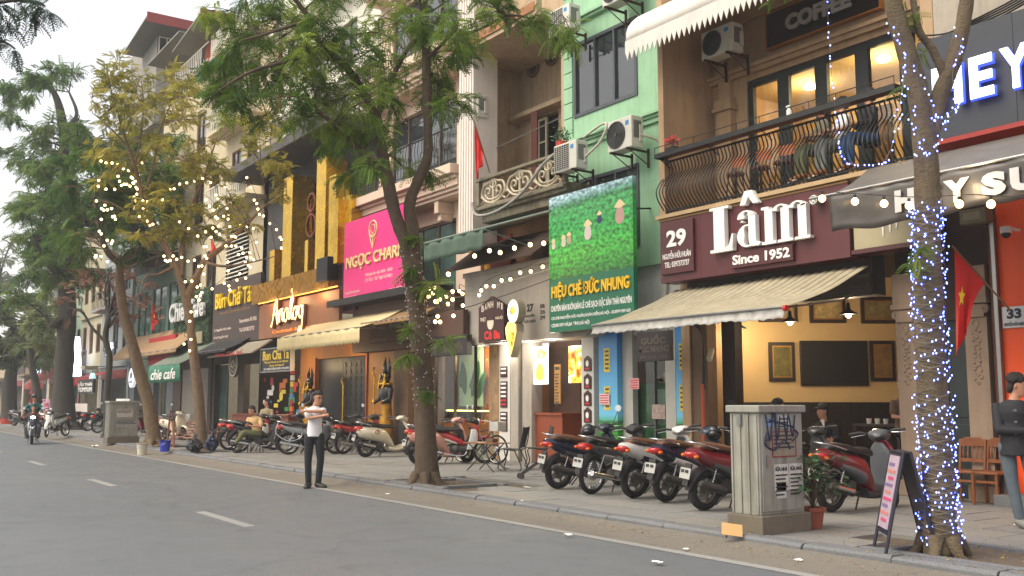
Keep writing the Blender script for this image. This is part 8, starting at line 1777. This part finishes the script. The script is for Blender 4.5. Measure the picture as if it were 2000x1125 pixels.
bicycle('white bicycle with a basket among the folded chairs near the grey shutter', 352, 858, 20, pwh); bicycle('grey bicycle behind the folding table at the marble pillar', 935, 905, 15, pgr)
t = thing('meter_box', 'beige electricity meter box under the HEY SU awning', 'meter box', (-7.8, 13.3, 4.0), group='meter boxes under the awning'); c = R(1873, 412, 440, 1925, 13.3); mb = MB(); mb.box(c[0], c[1], 13.3, 13.5, c[2], c[3]); mb.build('case', M('meter_box_beige', (120, 112, 88), .6), t, bev=.01); mb = MB(); mb.box(c[0]+.06, c[1]-.08, 13.29, 13.3, c[2]+.05, c[3]-.05); mb.build('lid', M('meter_box_pale', (146, 138, 112), .6), t, bev=.003)
v = W(1965, 456, Y=13.2); t = thing('security_camera', 'white dome security camera on the orange wall edge', 'camera', tuple(v)); mb = MB(); mb.cyl(v + Vector((0, 0, .05)), .075, .09, n=16); mb.box(v.x-.03, v.x+.03, v.y, 13.55, v.z+.06, v.z+.1); mb.build('housing', white_p, t, bev=.01); mb = MB(); mb.ball(v + Vector((0, -.0, -.01)), .06, .06, .06, 14, 8); mb.build('lens_dome', M('dome_black', (20, 22, 30), .1), t, smooth=80)
t = thing('overhead_cables', 'bundle of black cables sagging across the wall above the HEY sign', 'cables', (-8, 13, 6.6))
for i in range(5): mb = MB(); mb.tube(catmull([W(1795, 70+i*8, Y=13.1), W(1850, 65+i*6, Y=13.0), W(1900, 40+i*4, Y=12.9), W(1960, 10+i*5, Y=12.9), W(2030, -30+i*5, Y=12.9)], 6), .014, 5); mb.build('cable', black, t, smooth=60)
t = thing('wall_cables', 'black cables and small wall boxes on the brown pillar left of the cafe', 'cables', (-13.3, 13.4, 1.5))
for i in range(3): mb = MB(); mb.tube(catmull([W(1290, 612+i*6, Y=13.3), W(1325, 606+i*6, Y=13.35), W(1355, 625+i*5, Y=13.42), W(1372, 660, Y=13.44), W(1376-i*2, 760, Y=13.44)], 6), .012, 5); mb.build('cable', black, t, smooth=60)
mb = MB(); a = W(1372, 750, Y=13.42); mb.tube([a, (a.x, a.y, PZ)], .03, 8); mb.build('orange_pipe', M('pipe_orange', (190, 74, 24), .5), t)
v = W(1388, 693, Y=13.2); mb = MB(); mb.obox(v, .09, .3, .09, rotm(.7, 0, .5)); mb.build('spot_lamp', M('lamp_ivory', (180, 172, 150), .5), t, bev=.01)
for i, (px, py) in enumerate(((1442, 640), (1543, 627), (1657, 612))):
    v = W(px, py, Y=14.2); t = thing('pendant_lamp', 'lit black pendant lamp in the cafe, %s of the three' % ('leftmost', 'middle', 'rightmost')[i], 'lamp', tuple(v), group='pendant lamps in the cafe')
    mb = MB(); mb.loft([[(v.x+r*cos(a), v.y+r*sin(a), v.z+z) for a in [2*pi*k/20 for k in range(20)]] for r, z in ((.155, -.02), (.15, 0), (.06, .05), (.035, .08), (.03, .17), (.01, .19))]); mb.build('shade', black, t, smooth=50)
    mb = MB(); mb.tube([(v.x, v.y, v.z+.18), (v.x, v.y, 4.0)], .006, 5); mb.build('cord', black, t)
    mb = MB(); mb.ball((v.x, v.y, v.z-.03), .05, .05, .045, 12, 8); b_ = mb.build('bulb', warm_lamp, t, smooth=80); point('pendant_light', (v.x, v.y, v.z-.12), 20, (1, .76, .46), .05, b_)
fr = M('picture_frame_dark', (34, 26, 20), .4, var=.2); gm_ = M('gilt_liner', (176, 130, 60), .4, .5)
for i, (t0, t1, z0, z1, cc, lab) in enumerate(((.6, 1.12, 1.93, 2.7, (120, 110, 50), 'narrow framed painting left of the blackboard'), (2.6, 3.1, 1.93, 2.73, (150, 120, 66), 'narrow framed painting right of the blackboard'), (.42, 1.2, 3.1, 3.6, (190, 170, 120), 'framed print high on the wall, leftmost'), (1.44, 2.16, 3.08, 3.6, (206, 180, 120), 'framed boat print high on the wall, middle'), (2.46, 3.2, 3.07, 3.6, (160, 140, 90), 'framed print with a white animal high on the wall'), (1.22, 2.56, 1.84, 2.73, (24, 22, 20), 'large blackboard in a dark frame on the cafe wall'))):
    x, y = skew((t0+t1)/2); t = thing('blackboard' if i == 5 else 'framed_picture', lab, 'blackboard' if i == 5 else 'picture', (x, y, z0)); mb = MB(); f = .035 if i == 5 else .07
    skewbox(mb, t0, t1, .01, .06, z0, z1); mb.build('frame', fr if i in (0, 1, 5) else darkwood, t, bev=.008)
    if i != 5: mb = MB(); skewbox(mb, t0+f, t1-f, .062, .068, z0+f, z1-f); mb.build('liner', gm_, t)
    mb = MB(); skewbox(mb, t0+f*1.4, t1-f*1.4, .07, .075, z0+f*1.4, z1-f*1.4); mb.build('canvas', M('painting_%d' % i, cc, .5, var=.55 if i != 5 else .25, scale=7), t)
t = thing('cafe_table', 'dark wooden cafe table with cups behind the large red scooter', 'table', (-9.9, 14.6, PZ)); v = W(1725, 828, Y=14.6); x, y = v.x, 14.6; z = v.z
mb = MB(); mb.box(x-.4, x+.5, y-.3, y+.3, z-.04, z); mb.build('table_top', darkwood, t, bev=.006)
for sx in (-.36, .46):
    for sy in (-.26, .26): mb = MB(); mb.box(x+sx-.025, x+sx+.025, y+sy-.025, y+sy+.025, PZ, z-.04); mb.build('leg', darkwood, t)
for i in range(3): mb = MB(); mb.cyl((x-.2+.16*i, y-.1, z+.045), .035, .09, n=12, r2=.045); o = mb.build('cup', letter_w if i < 2 else lens_w, smooth=50); o['label'] = ('white cup on the cafe table, left', 'white cup on the cafe table, centre', 'glass tumbler on the cafe table, right')[i]; o['category'] = 'cup'
for i, px in enumerate((1435, 1485, 1530)):
    v = W(px, 300, Y=13.55); x = v.x; t = thing('balcony_chair', 'round seated wooden bar chair on the balcony, %s' % ('leftmost', 'second from the left', 'third from the left')[i], 'chair', (x, 13.55, 5.1), group='bar chairs on the balcony')
    mb = MB(); mb.cyl((x, 13.55, 5.72), .17, .04, n=18); mb.build('seat', M('chair_seat_brown', (110, 56, 34), .4), t, smooth=50)
    mb = MB(); mb.loft([[(x+.2*sin(a)*1.0, 13.55+.17*cos(a)+.02*q, 5.98+.1*sin(w_)+.0) for w_ in (-1.2, 0, 1.2)] + [(x+.2*sin(a), 13.55+.17*cos(a)+.015, 5.98+.1*sin(w_)) for w_ in (1.2, 0, -1.2)] for a in [radians(b) for b in range(-60, 61, 15)] for q in (0,)]); mb.build('backrest', M('chair_back_orange', (186, 104, 52), .4), t)
    for a in range(4): b = pi/4+a*pi/2; mb = MB(); mb.tube([(x+.12*cos(b), 13.55+.12*sin(b), 5.7), (x+.2*cos(b), 13.55+.2*sin(b), 5.1)], .012, 6); mb.build('leg', black, t)
v = W(1541, 225, Y=12.8); t = thing('spray_bottle', 'white spray bottle standing on the balcony shelf', 'bottle', tuple(v)); mb = MB(); mb.tube([(v.x, v.y, v.z-.06), (v.x, v.y, v.z+.08), (v.x, v.y, v.z+.12)], [.045, .04, .015], 10); mb.tube([(v.x+.02, v.y, v.z+.16), (v.x-.05, v.y, v.z+.15)], .015, 6); mb.build('bottle', letter_w, t, smooth=50)
# ================================================================ people (built in a frame: x to the image right, y away, z up)
skin = M('skin_tan', (186, 134, 104), .55, var=.06, scale=20); hair_m = M('black_hair', (24, 20, 18), .6, var=.3, scale=40, bump=.6); V3 = Vector
def remesh(mb, name, mat, parent, vox, sm=4, **k):
    o = mb.build(name, mat, None); r = o.modifiers.new('r', 'REMESH'); r.mode = 'VOXEL'; r.voxel_size = vox; s = o.modifiers.new('s', 'SMOOTH'); s.iterations = sm; s.factor = .5
    dg = bpy.context.evaluated_depsgraph_get(); dg.update(); me = bpy.data.meshes.new_from_object(o.evaluated_get(dg)); bpy.data.objects.remove(o)
    me.polygons.foreach_set('use_smooth', [True]*len(me.polygons)); me.materials.clear(); me.materials.append(mat); return link(name, me, parent, **k)
def chain(mb, pts, rs, n=12):
    for p, r in zip(pts, rs): mb.ball(p, r, r, r, 12, 8)
    for a, b, r1, r2 in zip(pts, pts[1:], rs, rs[1:]): mb.tube([a, b], [r1, r2], n)
def torso(mb, secs, side, n=18):   # secs: (centre, half width, half depth)
    side = side.normalized(); rings = []
    for i, (c, a, b) in enumerate(secs):
        t_ = (V3(secs[min(i+1, len(secs)-1)][0]) - V3(secs[max(i-1, 0)][0])).normalized(); s = (side - t_*side.dot(t_)).normalized(); f = t_.cross(s)
        rings.append([V3(c)+s*a*cos(q)+f*b*sin(q) for q in [2*pi*k/n for k in range(n)]])
    mb.loft(rings)
def hand(mb, w, e, curl, side=V3((0, 0, 1))):
    d = (w-e).normalized(); s = (side - d*side.dot(d)).normalized(); n = d.cross(s); mb.tube([w-d*.01, w+d*.045, w+d*.085], [.027, .038, .034], 10, squash=.5)
    for k, L in enumerate((.06, .07, .066, .052)):
        b = w+d*.08+s*(.027-.018*k); m_ = b+d*L*.45+n*curl*.012; t_ = m_+(d*(1-curl)+n*curl).normalized()*L*.55; mb.tube([b-d*.02, b, m_, t_], [.0095, .0095, .009, .007], 6)
    b = w+d*.02+s*.03; mb.tube([b, b+s*.022+d*.02+n*curl*.01, b+s*.024+d*.05+n*curl*.025], [.013, .0115, .009], 6)
def person(label, base, J, top, legs, shoe, face, vox=.011, rz=None, hair='short', long_sl=False, sex=1, extra=None, sc=1.0, group=None):
    t = thing('person', label, 'person', tuple(base), atan2(RT.y, RT.x) if rz is None else rz, group, world=False); t.scale = (sc, sc, sc); f = V3(face).normalized()
    j = {k: V3(v) for k, v in J.items() if k != 'curl'}; H, N, P = j['head'], j['neck'], j['pelvis']
    for s in ('sl', 'sr'): j[s] = j[s]-V3((0, 0, .03))-(j[s]-N)*.07
    sv = (j['sr']-j['sl']); w = sv.length/2
    up = (H-N).normalized(); up = (up*.5+V3((0, 0, 1))*.5).normalized(); f = (f-up*f.dot(up)).normalized(); sd = up.cross(f)
    mb = MB(); rings = []
    for z, a, b, o in ((-.125, .028, .03, .05), (-.105, .045, .05, .035), (-.07, .058, .075, .018), (-.03, .069, .088, .006), (.01, .074, .094, 0), (.05, .075, .097, -.006), (.09, .062, .082, -.01), (.115, .03, .045, -.01)):
        c = H+up*z+f*o; rings.append([c+sd*a*cos(q)+f*b*sin(q) for q in [2*pi*k/18 for k in range(18)]])
    mb.loft(rings); nb = H-up*.012+f*.092; mb.tube([H+up*.03+f*.088, nb+f*.012, H-up*.028+f*.108, H-up*.035+f*.085], [.008, .011, .014, .009], 8)
    for s in (-1, 1): mb.ball(H+sd*s*.076-f*.008-up*.005, .012, .02, .03, 8, 6)
    mb.ball(H-up*.062+f*.092, .02, .02, .01, 8, 6)
    chain(mb, [H-up*.08-f*.012, N+V3((0, 0, -.02))], [.052, .06])
    mid = N.lerp(P, .55); torso(mb, [(N-V3((0, 0, .01)), w*.45, .06), (N.lerp(P, .12), w*.8, .085), (N.lerp(P, .3), w*.8, .1), (mid, w*.66, .09), (N.lerp(P, .85), w*.74, .1), (P, w*.74, .1), (P-V3((0, 0, .06)), w*.4, .07)], sv)
    for s in 'lr':
        chain(mb, [j['s'+s], j['e'+s], j['h'+s]], [.045, .036, .026]); hand(mb, j['h'+s], j['e'+s], J.get('curl', .4) if not isinstance(J.get('curl'), dict) else J['curl'][s])
        chain(mb, [j['p'+s], j['k'+s], j['a'+s]], [.075, .05, .038]); chain(mb, [j['a'+s]-V3((0, 0, .03)), j['a'+s].lerp(j['t'+s], .7)], [.03, .02])
    remesh(mb, 'body', skin, t, min(vox, .0095), 3)
    mb = MB(); g = .014; torso(mb, [(N+V3((0, 0, .0)), w*.42, .066), (N.lerp(P, .06), w*.75, .085), (N.lerp(P, .14), w*.95, .105), (N.lerp(P, .3), w*.9, .125), (mid, w*.83, .115), (N.lerp(P, .85), w*.9, .125), (P+V3((0, 0, -.04 if not long_sl else -.14)), w*(.95 if not long_sl else 1.0), .13 if not long_sl else .15)], sv)
    for s in 'lr':
        e = j['e'+s]; S_ = j['s'+s]
        if long_sl: chain(mb, [S_, e, j['h'+s].lerp(e, .16)], [.058, .058, .047])
        else: chain(mb, [S_, S_.lerp(e, .7)], [.058, .06])
    sh = remesh(mb, 'shirt' if not long_sl else 'jacket', top, t, vox, 3)
    mb = MB(); torso(mb, [(P+V3((0, 0, .10)), w*.82, .112), (P, w*.86, .118), (P-V3((0, 0, .08)), w*.7, .1)], sv)
    for s in 'lr': chain(mb, [j['p'+s], j['p'+s].lerp(j['k'+s], .5), j['k'+s], j['k'+s].lerp(j['a'+s], .5), j['a'+s].lerp(j['k'+s], .04)], [.094, .083, .066, .062, .056])
    remesh(mb, 'trousers', legs, t, vox, 3)
    for s in 'lr':
        mb = MB(); a, q = j['a'+s], j['t'+s]; d = (q-a).normalized(); z0 = -.02; mb.tube([a-d*.055+V3((0, 0, -.045)), a-d*.02+V3((0, 0, -.03)), a.lerp(q, .5)+V3((0, 0, -.035)), q+V3((0, 0, -.02)), q+d*.03+V3((0, 0, -.03))], [.046, .064, .062, .05, .024], 12, squash=.85)
        sho = remesh(mb, 'shoe', shoe, t, .009, 2); mb = MB(); mb.tube([a-d*.06+V3((0, 0, -.078)), q+d*.04+V3((0, 0, -.05))], [.038, .032], 10, squash=.35); mb.build('sole', letter_w, sho, smooth=50)
    for s in (-1, 1): mb = MB(); mb.ball(H+sd*s*.03+f*.084+up*.012, .011, .011, .008, 8, 6); mb.build('eye', M('eye_dark', (40, 28, 22), .3), t, smooth=80); mb = MB(); mb.tube([H+sd*s*.015+f*.094+up*.032, H+sd*s*.048+f*.08+up*.03], .004, 5); mb.build('eyebrow', hair_m, t)
    mb = MB(); mb.tube([H-up*.065+f*.102-sd*.022, H-up*.063+f*.107, H-up*.065+f*.102+sd*.022], .005, 6); mb.build('mouth', M('lip_tone', (140, 84, 74), .6), t)
    if hair:
        mb = MB(); n = 16; rings = []
        for z, a, b, o in ((-.09, .05, .03, -.07), (-.06, .07, .042, -.064), (-.03, .079, .05, -.056), (0, .082, .06, -.044), (.03, .083, .074, -.03), (.065, .084, .096, -.012), (.09, .078, .096, -.006), (.118, .055, .07, -.008), (.135, .02, .03, -.008)):
            rings.append([H+up*z+f*o+sd*a*cos(q)+f*b*sin(q) for q in [2*pi*k/n for k in range(n)]])
        mb.loft(rings); rgh = random.Random(len(label))
        for k in range(46 if hair == 'curly' else 18): q = V3((rgh.gauss(0, 1), rgh.gauss(0, 1), abs(rgh.gauss(.4, 1)))).normalized(); c = H+up*.045-f*.018+sd*q.x*.08+f*q.y*.085+up*q.z*.085; mb.ball(c, .034 if hair == 'curly' else .02, None, None, 8, 6)
        if hair == 'long': mb.tube([H-f*.07, H-f*.09-up*.1, N-f*.09-up*.05], [.07, .06, .04], 10); 
        remesh(mb, 'hair', hair_m, t, .008, 1)
    if extra: extra(t, j, H, up, f, sd)
    return t
STAND = dict(neck=(0, 0, 1.43), pelvis=(0, 0, .93), pl=(-.09, 0, .88), pr=(.09, 0, .88))
wtee = M('white_tshirt', (222, 220, 220), .8, var=.04, scale=6, bump=.15); blackj = M('black_trousers', (26, 28, 34), .8, var=.15, bump=.1); shoe_b = M('black_shoe', (22, 22, 22), .5); jeans = M('blue_jeans', (86, 96, 104), .85, var=.2, scale=7, bump=.2); olive = M('olive_trousers', (104, 108, 72), .85, var=.12); sand = M('sand_shirt', (198, 164, 112), .8, var=.08, bump=.1); darkj = M('black_jacket', (24, 25, 30), .75, var=.2, bump=.3)
def glasses(t, j, H, up, f, sd):
    mb = MB()
    for s in (-1, 1): c = H+sd*s*.032+f*.098+up*.01; mb.tube([c+sd*.024*cos(a)+up*.017*sin(a) for a in [2*pi*k/12 for k in range(13)]], .0022, 4); mb.tube([c+sd*s*.024, H+sd*s*.078-f*.0+up*.01], .002, 4)
    mb.build('glasses', black, t)
    mb = MB(); c = (j['neck']+j['pelvis'])/2; mb.obox(c+V3((.0, -.125, .16)), .12, .01, .03); 
v = gp(612, 953, 0)
person('man in a white T-shirt and black trousers standing on the road stretching his arms', (v.x, v.y, .0),
  dict(head=(.05, -.03, 1.60), neck=(.0, 0, 1.45), pelvis=(.0, 0, .95), sl=(-.15, -.06, 1.40), sr=(.15, .05, 1.40), el=(-.06, -.20, 1.24), hl=(.19, -.24, 1.28), er=(.17, -.16, 1.36), hr=(-.09, -.23, 1.36), curl={'l': .95, 'r': .3},
   pl=(-.09, 0, .9), pr=(.09, 0, .9), kl=(-.1, -.03, .48), kr=(.12, -.01, .49), al=(-.09, .0, .09), ar=(.08, .02, .09), tl=(-.1, -.16, .045), tr=(.22, -.06, .045)), wtee, blackj, shoe_b, (.75, -.66, -.05), vox=.010, hair='short', extra=glasses)
v = gp(1990, 1032)
def toggles(t, j, H, up, f, sd):
    for k in range(3): mb = MB(); mb.cyl(j['neck']+V3((-.07, -.14, -.12-.13*k)), .014, .03, 'X', 8); mb.build('toggle', steel, t)
person('young person with curly black hair, black jacket and faded jeans at the right edge', (v.x, v.y, PZ),
  dict(head=(.06, -.02, 1.60), neck=(.03, 0, 1.44), pelvis=(.02, 0, .95), sl=(-.15, .08, 1.38), sr=(.19, -.08, 1.38), el=(-.17, -.02, 1.1), hl=(.06, -.2, 1.09), er=(.22, -.12, 1.08), hr=(.16, -.34, 1.12), pl=(-.06, .05, .9), pr=(.12, -.05, .9), kl=(-.03, .03, .5), kr=(.14, -.1, .5), al=(.02, .0, .1), ar=(.2, -.04, .1), tl=(.1, -.16, .045), tr=(.32, -.18, .045)), darkj, jeans, M('grey_sneaker', (120, 118, 112), .7), (.85, -.5, -.25), vox=.011, hair='curly', long_sl=True, extra=toggles)
v = gp(492, 884)
def stool(t, j, H, up, f, sd):
    mb = MB(); mb.box(-.1, .26, -.16, .18, .40, .43); mb.build('stool_seat', plastic, t)
    for x in (-.07, .23):
        for y in (-.13, .15): mb = MB(); mb.tube([(x, y, .4), (x*1.15, y*1.15, 0)], .014, 6); mb.build('stool_leg', plastic, t)
    mb = MB(); mb.obox((-.11, -.26, .78), .09, .015, .05, rotm(0, .3, 0)); mb.build('phone', black, t)
person('seated man in a sand coloured shirt and olive trousers looking at his phone', (v.x, v.y, PZ),
  dict(head=(-.02, -.06, 1.16), neck=(.04, 0, 1.0), pelvis=(.1, 0, .54), sl=(-.14, .04, .95), sr=(.22, -.02, .95), el=(-.14, -.12, .74), hl=(-.1, -.24, .76), er=(.28, -.14, .72), hr=(.0, -.25, .74), pl=(.0, -.02, .52), pr=(.18, -.04, .52), kl=(-.30, -.1, .56), kr=(-.16, -.3, .57), al=(-.3, -.14, .1), ar=(-.38, -.26, .28), tl=(-.44, -.2, .05), tr=(-.5, -.32, .24)), sand, olive, shoe_b, (-.45, -.5, -.6), vox=.013, extra=stool)
v = W(521, 812, Y=12.2); SIT = dict(head=(0, 0, 1.24), neck=(0, 0, 1.06), pelvis=(0, 0, .55), sl=(-.17, 0, 1.0), sr=(.17, 0, 1.0), el=(-.2, -.08, .76), hl=(-.05, -.24, .74), er=(.2, -.08, .76), hr=(.06, -.26, .76), pl=(-.09, 0, .52), pr=(.09, 0, .52), kl=(-.1, -.4, .55), kr=(.1, -.4, .55), al=(-.1, -.4, .1), ar=(.1, -.4, .1), tl=(-.1, -.56, .05), tr=(.1, -.56, .05))
person('woman with long dark hair and pale jacket behind the parked motorbikes', (v.x, v.y, PZ + .12), SIT, M('pale_jacket', (176, 164, 130), .8), blackj, shoe_b, (-1, -.2, -.15), vox=.015, hair='long', long_sl=True)
def cap_x(t, j, H, up, f, sd):
    mb = MB(); mb.ball(H+up*.06, .09, .1, .075, 14, 8); mb.tube([H+f*.07+up*.06, H+f*.16+up*.045], [.07, .05], 10, squash=.15); remesh(mb, 'cap', darkj, t, .009, 2); mb = MB(); mb.tube([j['neck']+V3((-.03, -.06, .03)), j['neck']+V3((-.02, -.1, -.12))], [.03, .012], 8); mb.build('collar', letter_w, t)
v = W(1607, 800, Y=13.9); nsuit = M('navy_suit', (28, 32, 48), .8, var=.1)
person('man in a dark suit and black cap sitting inside the cafe', (v.x, v.y, v.z-1.26), SIT, nsuit, nsuit, shoe_b, (-1, -.25, -.1), vox=.014, long_sl=True, extra=cap_x)
v = W(1520, 790, Y=13.4); person('guest with a dark cap inside the cafe just above the utility cabinet', (v.x, v.y, v.z-1.26), SIT, M('ochre_top', (150, 100, 50), .8), nsuit, shoe_b, (.9, -.3, 0), vox=.015, long_sl=True, extra=cap_x)
v = W(1752, 806, Y=14.1); person('guest at the cafe table mostly hidden by the right pilaster', (v.x+.12, v.y, v.z-.82), SIT, M('brown_top', (90, 66, 50), .8), nsuit, shoe_b, (-.9, -.3, 0), vox=.015)
g = 'guests sitting on the balcony'
for i, (px, tp_, lg, lab, fc) in enumerate(((1652, wtee, M('grey_trousers', (130, 134, 128), .85), 'balcony guest in white top and grey trousers with glasses, left', (-.8, -.5, -.1)), (1706, darkj, M('mid_blue_jeans', (50, 84, 130), .85, var=.15), 'balcony guest in dark top and blue jeans, right', (-.9, -.3, -.1)), (1612, M('olive_top', (110, 104, 84), .8), olive, 'balcony guest in olive clothes leaning behind the shelf, farthest left', (.3, -.9, -.3)))):
    x = W(px, 300, Y=13.55).x; person(lab, (x, 13.5, 5.2), SIT, tp_, lg, M('tan_shoe', (150, 96, 50), .6), fc, vox=.014, long_sl=i == 1, extra=glasses if i == 0 else None, rz=radians(-28), group=g)
RIDE = dict(head=(0, 0, 1.42), neck=(0, 0, 1.25), pelvis=(0, .1, .8), sl=(-.18, 0, 1.19), sr=(.18, 0, 1.19), el=(-.3, -.12, 1.0), hl=(-.33, -.38, 1.04), er=(.3, -.12, 1.0), hr=(.33, -.38, 1.04), pl=(-.12, .05, .76), pr=(.12, .05, .76), kl=(-.24, -.3, .66), kr=(.24, -.3, .66), al=(-.2, -.2, .3), ar=(.2, -.2, .3), tl=(-.2, -.38, .26), tr=(.2, -.38, .26))
hx, hy = cos(radians(HR_)), sin(radians(HR_))
def helm(t, j, H, up, f, sd): mb = MB(); mb.ball(H+up*.05, .115, .125, .1, 14, 8); mb.build('helmet', M('helmet_dark', (40, 44, 50), .3), t, smooth=80)
ox, oy = vr.x-.05*hx, vr.y-.05*hy
person('front rider in dark top steering the lit motorbike', (ox, oy, .0), RIDE, M('maroon_top', (110, 50, 44), .8), jeans, shoe_b, (0, -1, 0), vox=.018, rz=radians(HR_+90), sc=.9, long_sl=True)
R2_ = dict(RIDE); R2_.update(head=(0, .02, 1.66), neck=(0, .02, 1.46), sl=(-.22, 0, 1.38), sr=(.22, 0, 1.38), el=(-.36, -.1, 1.16), hl=(-.37, -.3, 1.02), er=(.36, -.1, 1.16), hr=(.37, -.3, 1.02))
person('rear rider with helmet and teal shirt on the lit motorbike', (ox-.34*hx, oy-.34*hy, .0), R2_, M('teal_shirt', (24, 96, 92), .8), blackj, shoe_b, (0, -1, 0), vox=.018, rz=radians(HR_+90), extra=helm)
v = gp(62, 800, 1.2); v = W(62, 775, D=W(76, 822, Z=PZ).dot(FH)-.4); t = thing('red_ribbon', 'big red ribbon bow tied on the slim far tree behind the riders', 'ribbon', tuple(v)); rb_ = M('ribbon_red', (200, 20, 30), .5)
for s in (-1, 1): mb = MB(); mb.ball(v + V3((s*.3, 0, .3)), .3, .1, .2, 10, 6); mb.build('loop', rb_, t, smooth=80); mb = MB(); mb.tube([v, v+V3((s*.2, 0, -.6)), v+V3((s*.35, 0, -1.2))], [.06, .12, .1], 6, squash=.3); mb.build('tail', rb_, t)
t = thing('street_cables', 'black cables sagging along the house fronts behind the trees', 'cables', (-30, 12.6, 5))
for i, (z, y, sg_) in enumerate(((8.9, 13.0, .35), (9.3, 13.0, .2))):
    for a in range(5):
        x0_ = -70+a*9.5+i; x1_ = x0_+9.5; mb = MB(); mb.tube([(x0_+(x1_-x0_)*k/10, y+.05*sin(k+i), z-sg_*4*(k/10)*(1-k/10)) for k in range(11)], .013, 4); mb.build('cable', black, t)
t = thing('crossing_cables', 'pair of cables running from the forked tree to the tea billboard', 'cables', (-16, 9, 6))
for i in range(2): mb = MB(); mb.tube(catmull([tw_[6], W(880, 600-20*i, Y=11), W(960, 585-25*i, Y=12.3), W(1075, 545-20*i, Y=12.7)], 6), .009, 4); mb.build('cable', M('cable_pale', (150, 144, 130), .6) if i else black, t)
hz = bpy.data.materials.new('haze_air'); hz.use_nodes = True; hz.node_tree.nodes.clear(); o_ = hz.node_tree.nodes.new('ShaderNodeOutputMaterial'); pv = hz.node_tree.nodes.new('ShaderNodeVolumePrincipled')
pv.inputs['Color'].default_value = (.95, .96, 1, 1); pv.inputs['Density'].default_value = .0012; hz.node_tree.links.new(pv.outputs[0], o_.inputs['Volume'])
mb = MB(); mb.box(-430, 70, -70, 70, -1.4, 32); mb.build('haze', hz, None, kind='stuff')
